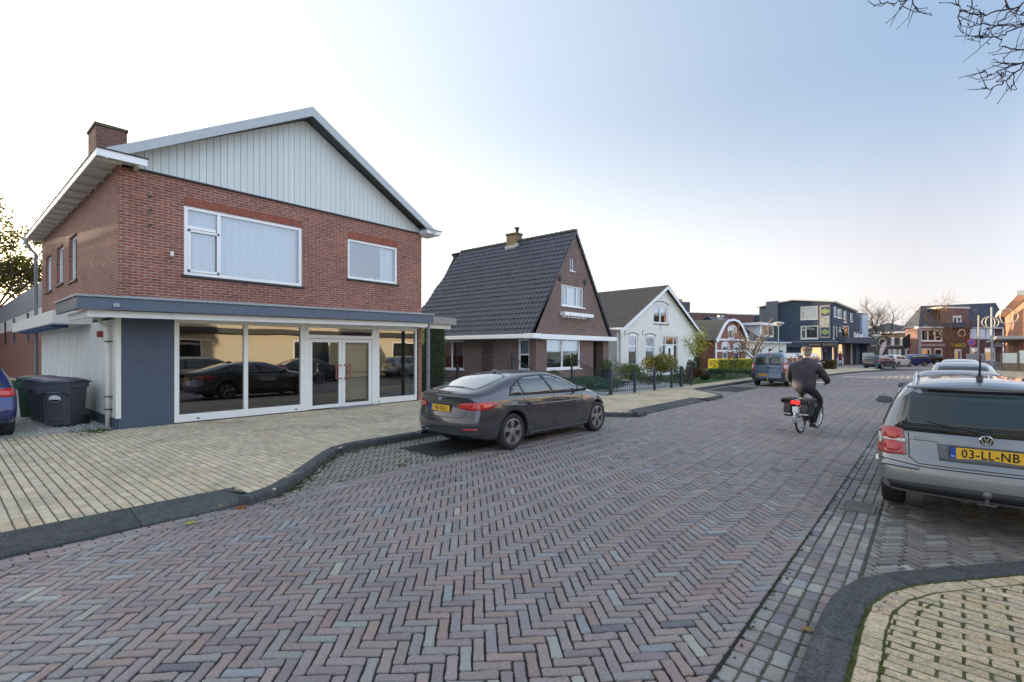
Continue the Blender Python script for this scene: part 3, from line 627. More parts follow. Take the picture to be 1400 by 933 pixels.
mb.build('moss', M_LEAF, kind='stuff', label='green moss cushions in the paving joints beside the kerb', cat='moss')
# ================================================================ SHOP (nearest building, left)
SX, SY0, SY1 = -13.4, 2.6, 10.95
F = Fc((SX, SY0), (0, 1)); shop = empty('shop_building', (SX, SY0, PZ), 'two storey red brick shop house with pale siding gable and big display windows', 'building')
W_ = SY1-SY0; EZ = 5.85; D_ = 11.5
w1 = (1.2, 4.12, 3.55, 5.28); w2 = (5.52, 7.3, 3.95, 5.22)
def pw(a, b):
    s0, z0 = F.px(*a); s1, z1 = F.px(*b); return (s0, s1, min(z0, z1), max(z0, z1))
w1 = pw((251.5, 281), (413.5, 392)); w2 = pw((475.5, 325.5), (543.5, 388.5))
s0 = F.px(252, 0)[0]; zA = (F.px(251, 280)[1]+F.px(413, 312)[1])/2; zB = (F.px(252, 376)[1]+F.px(413, 392)[1])/2; w1 = (w1[0], w1[1], zB, zA)
zA = (F.px(476, 326)[1]+F.px(543, 339)[1])/2; zB = (F.px(476, 382)[1]+F.px(543, 388)[1])/2; w2 = (w2[0], w2[1], zB, zA)
g1 = (1.04, 4.13, .12, 2.55); g2 = (4.25, 6.38, .12, 2.55); g3 = (6.5, 8.16, .12, 2.55)
mb = MB(); F.wall(mb, [(0, 2.9), (W_, 2.9), (W_, EZ), (0, EZ)], [w1, w2]); 
side = Fc((SX-D_, SY0), (1, 0))            # side wall facing the camera's left
sw = []
for a, b, zt, zb in ((57+5.5, 70.5, 350, 399), (77.5, 86.5, 337, 389), (94.5, 105.5, 322, 384)):
    p = side.px(a, zt); q = side.px(b, zb); sw.append((p[0], q[0], side.px((a+b)/2, zb)[1], side.px((a+b)/2, zt)[1]))
side.wall(mb, [(0, 2.55), (D_, 2.55), (D_, EZ), (0, EZ)], sw, rev=.12)
mb.face([(SX-D_, SY0, 0), (SX-D_, SY0, EZ), (SX-D_, SY1, EZ), (SX-D_, SY1, 0)]); mb.face([(SX-D_, SY1, 0), (SX, SY1, 0), (SX, SY1, EZ), (SX-D_, SY1, EZ)])
F.box(mb, W_-.2, W_, PZ, 2.9, -.2, 0)
shopwall = mb.build('wall', BR_SHOP, shop)
mb = MB(); 
for (a, b, z) in ((w1[0], w1[1], w1[3]), (w2[0], w2[1], w2[3])):      # soldier courses over the upper windows
    n = int((b-a)/.07)
    mb = MB()
    for i in range(n): F.box(mb, a+(b-a)*i/n+.004, a+(b-a)*(i+1)/n-.004, z+.01, z+.2, -.02, .004)
    mb.build('soldier_course', mat('soldier_brick', (.27, .082, .052), .85, var=.35, scale=7), shop, bevel=.002)
# gable siding
apx = F.px(415, 167); AZ = 8.2; AS = W_/2
mb = MB(); n = 54; 
def gz(s_, top=AZ): return EZ + (top-EZ)*(1-abs(s_-AS)/(AS-.05)) if abs(s_-AS) < AS-.05 else EZ
for i in range(n):
    a, b = W_*i/n, W_*(i+1)/n-.008
    pl = clip_convex([(a, EZ), (b, EZ), (b, 9), (a, 9)], [(0, EZ), (W_, EZ), (W_, EZ+.04), (AS, 8.27), (0, EZ+.18)])
    if len(pl) > 2: mb.prism(pl, F.P, .02, .042)
mb.build('siding', M_SIDING, shop, bevel=.002)
mb = MB(); mb.face([F.P(0, EZ, .012), F.P(W_, EZ, .012), F.P(AS, 8.27, .012)]); mb.build('gable_backing', mat('groove_grey', (.16, .17, .17), .8), shop)
mb = MB(); F.box(mb, .05, W_-.02, EZ-.035, EZ, 0, .055); mb.build('siding_trim', M_DARK, shop)
# roof with deep verge boards
RT = 8.52; mb = MB()
for sgn, e in ((1, -.45), (-1, W_+.3)):
    x0, x1 = SX-D_-.4, SX+.41; ez = 5.90 if sgn < 0 else 5.90
    y0 = SY0+e+(.12 if sgn > 0 else 0); ya = SY0+AS
    mb.mesh([(x0, y0, ez), (x1, y0, ez), (x1, ya, RT-.02), (x0, ya, RT-.02), (x0, y0, ez-.03), (x1, y0, ez-.03), (x1, ya, RT-.24), (x0, ya, RT-.24)], [(0, 1, 2, 3), (4, 7, 6, 5), (0, 4, 5, 1), (0, 3, 7, 4)])
mb.build('roof', mat('roof_felt', (.10, .10, .10), .9, var=.2), shop)
mb = MB()
for y0, ez in ((SY0-.30, 5.99), (SY0+W_+.26, 5.94)):
    ya = SY0+AS; a = [(y0, ez), (ya, RT+.01), (ya, RT-.25), (y0, ez-.23)]
    mb.prism(a, lambda y, z, x: (x, y, z), SX+.42, SX+.455)
mb.build('verge_board', mat('verge_zinc', (.42, .45, .47), .5, .1, var=.08), shop, bevel=.004)
mb = MB(); zt = 5.95          # box gutters
mb.box((SX-D_-.4, SY0-.44, zt-.15), (SX+.46, SY0-.41, zt)); mb.box((SX+.43, SY0-.41, zt-.15), (SX+.46, SY0+.42, zt)); mb.box((SX-D_-.4, SY0-.41, zt-.03), (SX+.43, SY0-.05, zt-.004))
mb.build('fascia', M_WHITE, shop, bevel=.004)
mb = MB(); mb.box((SX-D_-.4, SY0-.455, zt), (SX+.48, SY0-.40, zt+.025)); mb.box((SX+.42, SY0-.40, zt), (SX+.48, SY0+.44, zt+.025)); mb.build('roof_edge', mat('dark_edge', (.05, .04, .04), .6), shop)
mb = MB(); mb.box((SX-D_-.35, SY0-.41, zt-.10), (SX+.43, SY0, zt-.075)); mb.box((SX, SY0, zt-.10), (SX+.43, SY0+.3, zt-.075)); mb.build('soffit', M_CREAM, shop)
mb = MB()
for i in range(15): x = SX+.2-i*.8; mb = MB(); mb.box((x-.03, SY0-.40, zt-.17), (x+.03, SY0+.02, zt-.10)); mb.build('rafter_end', M_CREAM, shop, bevel=.004)
mb = MB(); mb.box((SX+.02, SY0+.25, zt-.18), (SX+.38, SY0+.32, zt-.10)); mb.build('rafter_end', M_CREAM, shop, bevel=.004)
mb = MB(); F.box(mb, W_-.12, W_+.5, 5.80, 5.93, -.3, .45); mb.build('eave_box', M_WHITE, shop, bevel=.008)
mb = MB(); F.box(mb, W_-.16, W_+.54, 5.93, 5.96, -.3, .48); mb.build('eave_cover', M_ZINC, shop)
# windows
window(F, w1, shop, vs=(.265,), hs=((0, .265, .70),), fw=.085, curtain=[(0.03, .25, .02, .98, M_CURT), (.28, .97, .02, .98, M_CURT)], room=(1.5, M_WARMROOM), rec=.03)
window(F, w2, shop, fw=.075, curtain=[(.70, .97, .02, .98, M_CURT)], room=(1.5, M_WARMROOM), rec=.03)
mb = MB(); F.box(mb, w1[0]+.1*0, w1[0]+.80, w1[2]+.085, w1[2]+1.18, -.03, -.012); 
mb2 = MB(); a, b, c, d = w1[0]+.085, w1[0]+.085+.68, w1[2]+.085, w1[2]+(w1[3]-w1[2])*.665
for q in ((a, b, c, c+.055), (a, b, d-.055, d), (a, a+.055, c, d), (b-.055, b, c, d)): F.box(mb2, *q, -.04, -.01)
mb2.build('casement', M_WHITE, shop, bevel=.004)
for q in sw: window(side, q, shop, fw=.06, rec=.08, dep=.05, sill=M_DARK, sills=.05, room=(.6, M_BLACKROOM))
for (s_, z_, r_, h_, k) in ((w1[0]+1.75, w1[2]+.16, .06, .13, 0), (w1[0]+2.05, w1[2]+.16, .055, .16, 0), (w2[0]+.6, w2[2]+.14, .05, .1, 1), (w2[0]+.95, w2[2]+.14, .045, .08, 1)):
    mb = MB(); c = F.P(s_, 0, -.2); mb.lathe([(.01, 0), (r_*.7, 0), (r_, h_*.5), (r_*.75, h_*.9), (r_*.8, h_)], lambda x, y, h: (c.x+x*.8, c.y+y, z_+h-.07), 16)
    mb.build('vase', M_WHITE, label=('small white pot on the sill of the big upstairs window' if not k else 'small white pot on the sill of the small upstairs window'), cat='pot', group='pots on the upstairs sill', smooth=True)
# chimney
mb = MB(); cx, cy = SX-3.2, SY0+.35
pc = GD(145, 12.6); 
chx, chy = -14.9, 3.15
k0, k1 = G(118, 480.0001, CH) if 0 else (0, 0), 0
YC0 = 3.0
def onY(Y, px, py):
    k = (px-700)/FPX; d = FV+RV*k; t = Y/d.y; return d.x*t, CH-(py-480)/FPX*t
xa, _ = onY(YC0, 171, 200); 
mb.box((-18.0, 2.82, 5.6), (-17.0, 3.50, 7.86)); mb.build('chimney', mat_brick('chimney_red_brick', (.20, .075, .055), (.14, .06, .05), (.20, .17, .14)), shop)
mb = MB(); mb.box((-18.03, 2.79, 7.86), (-16.97, 3.53, 7.94)); mb.build('chimney_cap', mat('mossy_cap', (.12, .11, .06), .95, var=.4), shop, bevel=.01)
# ground floor front
mb = MB(); F.box(mb, 0, 1.04, PZ-.05, 2.62, -.12, .0); 
slab = mb.build('front_panel', M_SLATE, shop)
mb = MB()
for q in ((g1, (.5,)), (g2, ()), (g3, ())):
    pass
SH = 2.55
def frame_box(a, b, c, d, fw, o0, o1, mbb): F.box(mbb, a, a+fw, c, d, o0, o1); F.box(mbb, b-fw, b, c, d, o0, o1); F.box(mbb, a+fw, b-fw, c, c+fw, o0, o1); F.box(mbb, a+fw, b-fw, d-fw, d, o0, o1)
def shopwin(g, nm, fwl, kick=.18, mull=()):
    mb = MB(); a, b, c, d = g
    F.box(mb, a, a+fwl, c, d, -.10, 0); F.box(mb, b-fwl, b, c, d, -.10, 0); F.box(mb, a+fwl, b-fwl, c, c+kick, -.10, -.004); F.box(mb, a+fwl, b-fwl, d-.09, d, -.10, -.004)
    for m in mull: F.box(mb, m-.05, m+.05, c+kick, d-.09, -.10, -.008)
    o = mb.build(nm, M_ALU, shop, bevel=.004); p = MB(); es = [a+fwl]+list(mull)+[b-fwl]
    for u, v in zip(es, es[1:]): p.face([F.P(u, c+kick, -.055), F.P(v, c+kick, -.055), F.P(v, d-.09, -.055), F.P(u, d-.09, -.055)])
    p.build('pane', M_SHOPGLASS, o); return o
shopwin((1.04, 4.16, .12, SH), 'display_window', .10, mull=(2.62,))
shopwin((6.52, 8.2, .12, SH), 'display_window', .12)
mb = MB(); F.box(mb, 4.163, 4.30, .12, SH, -.10, -.002); F.box(mb, 6.38, 6.517, .12, SH, -.10, -.002); F.box(mb, 4.30, 6.38, SH-.08, SH, -.10, -.002); F.box(mb, 4.30, 6.38, 2.16, 2.26, -.10, -.002)
df = mb.build('door_frame', M_ALU, shop, bevel=.004)
mb = MB(); mb.face([F.P(4.30, 2.26, -.055), F.P(6.38, 2.26, -.055), F.P(6.38, SH-.08, -.055), F.P(4.30, SH-.08, -.055)]); mb.build('pane', M_SHOPGLASS, df)
for a, b, hs_ in ((4.31, 5.335, 1), (5.345, 6.37, 0)):
    mb = MB(); frame_box(a, b, .13, 2.15, .10, -.09, -.02, mb); dr = mb.build('door', M_ALU, shop, bevel=.005)
    mb = MB(); mb.face([F.P(a+.1, .23, -.055), F.P(b-.1, .23, -.055), F.P(b-.1, 2.05, -.055), F.P(a+.1, 2.05, -.055)]); mb.build('pane', M_SHOPGLASS, dr)
    mb = MB(); s_ = (b-.06) if hs_ else (a+.06); e = -.16 if hs_ else .16
    mb.tube([F.P(s_, .98, -.01), F.P(s_, .98, .05), F.P(s_+e, .98, .05), F.P(s_+e, 1.38, .05), F.P(s_, 1.38, .05), F.P(s_, 1.38, -.01)], .018, 8)
    mb.build('handle', mat('red_handle', (.30, .05, .04), .35, coat=.5), dr)
mb = MB(); F.box(mb, 5.0, 6.45, PZ, PZ+.03, 0, .38); mb.build('doorstep', mat('doorstep_stone', (.20, .20, .21), .7, var=.2), shop, bevel=.008)
mb = MB(); F.box(mb, 8.2, W_-.2, .1, 2.6, -.1, .0); mb.build('door_post', BR_SHOP, shop)
mb = MB()
for s_ in (1.5, 3.9, 6.6): mb = MB(); F.box(mb, s_, s_+.06, .17, .2, -.003, .004); mb.build('drain_slot', M_DARK, shop)
# interior: floor, back wall, ceiling, partitions
mb = MB(); X1 = SX-.12; X0 = SX-6.5
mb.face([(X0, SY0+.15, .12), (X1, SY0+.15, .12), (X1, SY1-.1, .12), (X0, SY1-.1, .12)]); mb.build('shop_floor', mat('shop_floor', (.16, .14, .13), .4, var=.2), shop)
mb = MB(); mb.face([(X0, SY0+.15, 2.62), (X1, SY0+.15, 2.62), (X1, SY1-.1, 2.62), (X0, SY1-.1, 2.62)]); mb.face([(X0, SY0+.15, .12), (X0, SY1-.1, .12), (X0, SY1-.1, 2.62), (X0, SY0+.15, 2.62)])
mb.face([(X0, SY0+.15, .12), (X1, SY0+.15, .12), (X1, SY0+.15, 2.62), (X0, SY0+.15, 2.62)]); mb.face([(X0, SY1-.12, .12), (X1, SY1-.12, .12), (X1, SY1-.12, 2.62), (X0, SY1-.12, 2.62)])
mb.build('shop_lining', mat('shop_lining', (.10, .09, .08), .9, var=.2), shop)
mb = MB(); F.box(mb, 5.5, 6.25, .3, 2.0, -.22, -.16); mb.build('door_panel', mat('pale_board', (.62, .56, .42), .6), shop)
mb = MB(); F.box(mb, 6.5, 6.56, .12, 2.62, -4, -.2); F.box(mb, 7.35, 7.41, .12, 2.62, -1.5, -1.4); F.box(mb, 8.0, 8.25, .12, 2.62, -.6, -.5); mb.build('partition', mat('partition', (.35, .32, .27), .8), shop)
# canopy
def cz(s_): return 2.86+.013*s_          # the canopy climbs slightly along the street
mb = MB(); CA, CB = -.82, 8.02; CX = 1.02
def slab3(mbb, s0, s1, o0, o1, zb, zt, tl=0):
    p = [F.P(s0, cz(s0)+zb, o0), F.P(s1, cz(s1)+zb, o0), F.P(s1, cz(s1)+zb, o1), F.P(s0, cz(s0)+zb, o1), F.P(s0, cz(s0)+zt, o0), F.P(s1, cz(s1)+zt, o0), F.P(s1, cz(s1)+zt, o1), F.P(s0, cz(s0)+zt, o1)]
    mbb.mesh(p, [(0, 1, 2, 3), (7, 6, 5, 4), (0, 4, 5, 1), (1, 5, 6, 2), (2, 6, 7, 3), (3, 7, 4, 0)])
slab3(mb, CA, CB, .95, CX, -.24, 0); slab3(mb, CA, CA+.06, -1.5, .95, -.24, 0); slab3(mb, CB-.06, CB, -.3, .95, -.24, 0)
can = mb.build('canopy', M_FASCIA, shop, bevel=.006)
mb = MB(); slab3(mb, CA-.03, CB+.03, .93, CX+.035, 0.002, .04); slab3(mb, CA-.03, CA+.1, -1.52, .93, 0.002, .04); mb.build('canopy_edge', M_ZINC, can, bevel=.004)
mb = MB(); slab3(mb, CA+.06, CB-.06, -1.4, .95, -.06, -.03); mb.build('canopy_roof', mat('bitumen', (.06, .06, .065), .85, var=.3), can)
mb = MB(); slab3(mb, CA+.18, CB-.1, .76, .84, -.38, -.242); slab3(mb, CA+.18, CA+.25, -1.3, .76, -.38, -.242); slab3(mb, CA+.25, CB-.1, -1.3, .76, -.30, -.27); mb.build('soffit_board', M_WHITE, can, bevel=.005)
mb = MB(); slab3(mb, .02, W_-.02, -.02, .06, .03, .14); mb.build('flashing', mat('lead_flashing', (.30, .32, .34), .6, .2, var=.25, scale=12), can)
mb = MB(); F.box(mb, 1.02, 8.2, SH, 2.66, -.10, .01); mb.build('lintel', M_ALU, shop)
mb = MB(); F.box(mb, -.28, -.18, 2.68, 2.75, CX, CX+.03); mb.build('canopy_lamp', M_ZINC, can)
# canopy over the passage at the far side, with the post
mb = MB(); F.box(mb, 8.03, 9.6, 2.73, 2.98, .35, .42); F.box(mb, 9.53, 9.6, 2.73, 2.98, -3.5, .35); mb.build('passage_fascia', mat('pale_fascia', (.26, .25, .23), .6, var=.15), can, bevel=.005)  # lighter grey than the main canopy fascia
mb = MB(); F.box(mb, 8.03, 9.45, 2.58, 2.73, .2, .28); F.box(mb, 8.03, 9.53, 2.70, 2.727, -3.5, .2); F.box(mb, 8.03, 9.55, 2.9, 2.93, -3.5, .35); mb.build('passage_soffit', M_CREAM, can)
mb = MB(); p = F.P(8.12, 0, .62); mb.tube([(p.x, p.y, PZ), (p.x, p.y, 2.98)], .062, 16); mb.build('downpipe', mat('grey_pipe', (.17, .19, .21), .5, .2, var=.2, scale=8), shop, smooth=False)
# white side annex wall, pipes, awning box
mb = MB(); A0 = D_-0.0
side.box(mb, 0.2, D_-.10, PZ-.05, 2.5, 0, .03); mb.build('annex_wall', mat('stained_render', (.68, .68, .63), .8, var=.22, scale=5, streak=1, bump=.15), shop)
mb = MB(); side.box(mb, 0.2, D_-.02, PZ-.05, .33, .03, .045); mb.build('plinth', M_SLATE, shop)
mb = MB(); side.box(mb, D_-.10, D_+.006, .33, 2.6, -.05, .04); mb.build('corner_trim', M_CREAM, shop)
mb = MB(); side.box(mb, -.3, D_-2.6, 2.46, 2.78, .0, .75); mb.build('annex_canopy', M_CREAM, shop, bevel=.01)
mb = MB(); side.box(mb, .6, D_-3.4, 2.40, 2.458, .35, .66); mb.build('awning', mat('awning_blue', (.03, .08, .22), .7), shop)
mb = MB(); p = side.P(D_-.42, 0, .1); mb.tube([(p.x-.25, p.y-.1, 2.52), (p.x-.2, p.y-.08, 2.42), (p.x, p.y, 2.32), (p.x, p.y, .12)], .045, 12); mb.build('downpipe', M_CREAM, shop, smooth=True)
mb = MB()
for z in (2.0, .78, .5): mb = MB(); mb.box((p.x-.06, p.y-.055, z), (p.x+.09, p.y+.09, z+.02)); mb.build('pipe_bracket', M_DARK, shop)
mb = MB(); q = side.P(D_-1.35, 0, .03); mb.box((q.x-.05, q.y-.1, 2.12), (q.x+.05, q.y, 2.26)); mb.build('alarm_box', mat('alarm_red', (.35, .05, .03), .5), shop)
mb = MB(); p = side.P(-.18, 0, .14); mb.tube([(p.x+.3, p.y-.35, 5.85), (p.x+.2, p.y-.2, 5.55), (p.x, p.y, 5.35), (p.x, p.y, .12)], .055, 12); mb.build('downpipe', mat('pvc_grey', (.33, .36, .37), .5, var=.1), shop, smooth=True)
mb = MB()
p = F.P(.98, 0, .02); mb.box((p.x-.02, p.y-.035, 3.98), (p.x+.07, p.y+.03, 4.1)); mb.build('wall_sensor', M_CREAM, shop, bevel=.008)
mb = MB(); p = F.P(W_-.75, 0, 0)
for (s_, z_) in ((.55, 4.62), (.56, 4.95), (.55, 5.25), (7.55, 4.92)): mb = MB(); F.box(mb, s_, s_+.05, z_, z_+.045, 0, .02); mb.build('wall_peg', M_DARK, shop)
# ---- low brick extension behind the shop
ex = empty('brick_extension', (SX-D_-7, SY0+.1, PZ), 'low brick building behind the shop with grey parapet and bent vent pipes', 'building')
e = Fc((SX-D_-20, SY0+.12), (1, 0)); mb = MB(); e.wall(mb, [(0, 0), (20, 0), (20, 3.3), (0, 3.3)]); mb.face([e.P(0, 0, 0), e.P(0, 4.3, 0), e.P(0, 4.3, -6), e.P(0, 0, -6)]); mb.face([e.P(0, 4.3, 0), e.P(20, 4.3, 0), e.P(20, 4.3, -6), e.P(0, 4.3, -6)]); mb.build('wall', BR_COT, ex)
mb = MB(); e.box(mb, -.2, 19.98, 3.5, 4.45, -.05, .05); mb.build('parapet', M_ZINC, ex)
mb = MB(); e.box(mb, -.2, 19.96, 2.85, 3.497, -.1, .03); mb.build('band', M_CREAM, ex)
for i, s_ in enumerate((1.9, 5.9, 10.4, 15.9)):
    mb = MB(); p = e.P(s_, 0, .12); mb.tube([(p.x, p.y, 3.4), (p.x, p.y, 2.35), (p.x+.08, p.y, 2.22), (p.x+.35, p.y, 2.2)], .04, 8); mb.build('vent_pipe', M_SLATE if i > 1 else M_BLKP, ex)
# ================================================================ HOUSE 2 (steep black roof)
HX = -14.3
F2 = Fc((HX, 18.55), (0, 1)); h2 = empty('brick_house', (HX, 18.55, PZ), 'purple brown brick house with a tall steep black tiled roof', 'house')
W2 = 7.0; E2 = 2.62; R2 = 8.15; A2 = 3.42; V0, V1 = -.28, W2+.16   # verge ends
mb = MB()
def p2(a, b): s0, z0 = F2.px(*a); s1, z1 = F2.px(*b); return (min(s0, s1), max(s0, s1), min(z0, z1), max(z0, z1))
fw1 = p2((747.5, 463.5), (794, 503)); fw1 = (fw1[0], fw1[1], .88, 2.42); uw = p2((767.5, 388), (798, 420)); zc = (F2.px(768, 388)[1]+F2.px(797.5, 394)[1])/2; zd = (F2.px(768, 418)[1]+F2.px(797.5, 421)[1])/2; uw = (uw[0], uw[1], zd, zc)
tw_ = p2((779.5, 352.5), (785, 371)); 
F2.wall(mb, [(0, 0), (5.3, 0), (5.3, E2), (0, E2)], [fw1]); F2.wall(mb, [(0, E2), (W2, E2), (A2, R2-.1)], [uw, tw_])
S2 = Fc((HX-9.2, 18.55), (1, 0)); LZ = 2.42
def ps(a, b): s0, z0 = S2.px(*a); s1, z1 = S2.px(*b); return (s0, s1, z1, z0)
sa = ps((611, 466), (623.5, 503)); s_1 = S2.px(603, 480)[0]; s_2 = S2.px(634, 480)[0]; sA = (s_1, s_2, S2.px(634, 505.5)[1], 2.36); s_3 = S2.px(708, 480)[0]; s_4 = S2.px(723.5, 480)[0]; sB = (s_3, s_4, .88, 2.38)
S2.wall(mb, [(0, 0), (9.2, 0), (9.2, LZ+.2), (0, LZ+.2)], [sA, sB])
mb.face([F2.P(W2, 0, 0), F2.P(W2, E2, 0), F2.P(W2, E2, -9.2), F2.P(W2, 0, -9.2)]); mb.face([F2.P(0, 0, -9.2), F2.P(W2, 0, -9.2), F2.P(W2, E2, -9.2), F2.P(A2, R2-.1, -9.2), F2.P(0, E2, -9.2)])
# porch recess: pillar and back wall
mb.face([F2.P(5.3, 0, 0), F2.P(5.3, E2, 0), F2.P(5.3, E2, -1.3), F2.P(5.3, 0, -1.3)]); mb.face([F2.P(5.3, 0, -1.3), F2.P(W2, 0, -1.3), F2.P(W2, E2, -1.3), F2.P(5.3, E2, -1.3)])
mb.face([F2.P(5.3, E2-.12, 0), F2.P(W2, E2-.12, 0), F2.P(W2, E2-.12, -1.3), F2.P(5.3, E2-.12, -1.3)])
F2.box(mb, W2-.6, W2, 0, E2-.0, -.5, -.01); F2.box(mb, -.02, .3, 0, E2-.1, -.3, .05)
mb.build('wall', BR_H2, h2)
sl1 = (Vector((0, A2-V0, R2-E2))); L1 = sl1.length
E2z = E2-.12
ly_, lz_ = -.50, 2.60; ry_, rz_ = W2+.22, 2.64; LA = sqrt((A2-ly_)**2+(R2-lz_)**2); LB = sqrt((ry_-A2)**2+(R2-rz_)**2)
tiles((HX-9.6, 18.55+ly_, lz_), (1, 0, 0), (0, A2-ly_, R2-lz_), [(0, 0), (9.72, 0), (9.72, LA), (1.0, LA)], M_TILE, 'roof', h2, tw=.245, th=.32, amp=.045, step=.03)
tiles((HX+.12, 18.55+ry_, rz_), (-1, 0, 0), (0, -(ry_-A2), R2-rz_), [(0, 0), (9.72, 0), (9.72, LB), (0, LB)], M_TILE, 'roof', h2, tw=.245, th=.32, amp=.045, step=.03)
mb = MB()       # ridge tiles
for i in range(26): x = HX+.12-i*.335; mb.tube([(x, 18.55+A2, R2+.0), (x-.35, 18.55+A2, R2+.015)], [.085, .10], 10)
mb.build('ridge', mat('ridge_tile', (.09, .085, .06), .8, var=.4), h2)
mb = MB()       # roof underside / verge
for a, b in ((ly_+.12, lz_+.13), (ry_-.03, rz_-.02)):
    mb.prism([(a, b), (A2, R2-.03), (A2, R2-.16), (a, b-.06)], lambda s_, z, o: F2.P(s_, z, o), .06, .115)
mb.build('verge_tiles', M_TILE, h2)
mb = MB(); ys = 18.55
F2.box(mb, -.02, W2+.3, E2-.26, E2-.02, .0, .38)
mb.box((HX-9.3, ys-.62, 2.40), (HX-.203, ys-.02, 2.60)); F2.box(mb, -.62, -.02, 2.385, 2.62, -.2, .38)
mb.build('gutter_board', M_WHITE, h2, bevel=.015)
window(F2, fw1, h2, vs=(.46,), fw=.09, curtain=[(0.02, .43, .55, 1, M_CURT), (.5, .98, .45, 1, M_CURT)], room=(1, M_BLACKROOM), sill=M_WHITE, sills=.07)
mb = MB(); F2.box(mb, fw1[0]-.1, fw1[1]+.1, .0, .0, 0, 0)
window(F2, uw, h2, vs=(.3, .72), fw=.07, curtain=[(.3, .72, .05, .95, M_CURT)], room=(1, M_BLACKROOM), sill=M_WHITE, sills=.1)
window(F2, tw_, h2, fw=.05, room=(.5, M_BLACKROOM), sill=M_WHITE)
window(S2, sA, h2, vs=(.45,), fw=.08, curtain=[(.5, .98, .45, 1, M_CURT), (.02, .45, .45, 1, M_CURT), (.80, .98, .0, .45, M_CURT)], room=(1, M_BLACKROOM), sill=M_WHITE, sills=.07)
window(S2, sB, h2, fw=.08, hs=(.5,), curtain=[(.02, .98, .5, 1, M_CURT)], room=(1, M_BLACKROOM), sill=M_WHITE, sills=.07)
mb = MB(); F2.box(mb, uw[0]-.12, uw[1]+.55, uw[2]-.52, uw[2]-.34, 0, .30)
for i in range(7): F2.box(mb, uw[0]+.0+i*.33, uw[0]+.1+i*.33, uw[2]-.62, uw[2]-.52, 0, .2)
mb.build('flower_shelf', M_WHITE, h2, bevel=.012)
for px, py in ((765.5, 380.5), (799.5, 386)):
    s_, z_ = F2.px(px, py); mb = MB(); mb.prism([(s_+.13*cos(a*pi/8), z_+.16*sin(a*pi/8)) for a in range(16)], F2.P, 0, .06); mb.build('wall_anchor', M_BLKP, h2)
mb = MB(); s_, z_ = S2.px(667, 495); 
for i in range(7): a = s_-.35+i*.117; mb.tube([S2.P(a, .75, .06), S2.P(a, 2.05+.22*sqrt(max(0, 1-((a-s_)/.36)**2)), .06)], .012, 5)
for z in (.8, 1.1, 1.4, 1.7, 2.0): mb.tube([S2.P(s_-.36, z, .07), S2.P(s_+.36, z, .07)], .012, 5)
mb.build('trellis', mat('rusty_trellis', (.06, .03, .025), .8), label='arched rusty iron trellis on the purple brown side wall', cat='trellis')
mb = MB(); s_, z_ = F2.px(825.5, 471.5); q = F2.P(5.55, 2.0, -.6); mb.lathe([(.02, .2), (.09, .12), (.11, -.08), (.07, -.16), (.02, -.17)], lambda x, y, h: (q.x+x, q.y+y, q.z+h), 8); mb.build('porch_lamp', mat('lamp_brass', (.45, .25, .06), .4, .4), h2)
pd = MB(); F2.box(pd, 5.7, 6.4, .1, 2.3, -1.29, -1.24); pd.build('front_door', M_CREAM, h2)
# chimney
x_, z_ = 0, 0
k = (703-700)/FPX; yc = 18.55+A2; d = FV+RV*k; t_ = yc/d.y; cxx = d.x*t_
mb = MB(); mb.box((cxx-.38, yc-.26, 7.7), (cxx+.38, yc+.26, 8.52)); mb.build('chimney', mat_brick('chimney_brick', (.22, .15, .08), (.16, .11, .07), (.15, .13, .09)), h2)
mb = MB(); mb.box((cxx-.43, yc-.31, 8.52), (cxx+.43, yc+.31, 8.63)); mb.build('chimney_cap', MATS['mossy_cap'], h2, bevel=.02)
mb = MB(); mb.box((cxx-.42, yc-.34, 7.6), (cxx+.42, yc-.26, 7.9)); mb.box((cxx+.38, yc-.4, 7.75), (cxx+.6, yc-.2, 7.95)); mb.build('flashing', M_ZINC, h2)
mb = MB(); mb.tube([(cxx+.2, yc, 8.63), (cxx+.2, yc, 8.86)], .11, 10); mb.tube([(cxx+.2, yc, 8.87), (cxx+.2, yc, 8.96), (cxx+.2, yc, 9.0)], [.16, .14, .03], 10); mb.build('chimney_pot', M_DARK, h2)
# ================================================================ WHITE HOUSE
F3 = Fc((-15.0, 28.4), (.105, .9945)); h3 = empty('white_house', (-15, 28.4, PZ), 'white painted brick house with a front gable and brown tiled roof', 'house')
W3 = F3.px(952, 480)[0]; E3 = 3.38; a3 = F3.px(907.9, 391.4); A3, R3 = a3[0], a3[1]
def p3(x0, y0, x1, y1): s0, z0 = F3.px(x0, y0); s1, z1 = F3.px(x1, y1); xm = (x0+x1)/2; return (s0, s1, F3.px(xm, y1)[1], F3.px(xm, y0)[1])
C7 = lambda x, y: (820+x/9.33, 440+y/9.33)
wa = p3(*C7(365, 205), *C7(485, 525)); wb_ = p3(*C7(585, 205), *C7(705, 575)); wd = p3(*C7(805, 210), *C7(1000, 640)); wu = p3(893.5, 417.5, 913.5, 443)
wa = (wa[0], wa[1], .85, 2.75); wb_ = (wb_[0], wb_[1], .45, 2.75); wd = (wd[0], wd[1], .12, 2.85)
Rr = R3-.12
mb = MB(); F3.wall(mb, [(0, 0), (W3, 0), (W3, E3), (A3, Rr), (0, E3)], [wa, wb_, wd, wu], rev=.14)
mb.face([F3.P(0, 0, 0), F3.P(0, E3, 0), F3.P(0, E3, -11), F3.P(0, 0, -11)]); mb.face([F3.P(W3, 0, 0), F3.P(W3, E3, 0), F3.P(W3, E3, -11), F3.P(W3, 0, -11)]); mb.face([F3.P(0, 0, -11), F3.P(W3, 0, -11), F3.P(W3, E3, -11), F3.P(A3, Rr, -11), F3.P(0, E3, -11)])
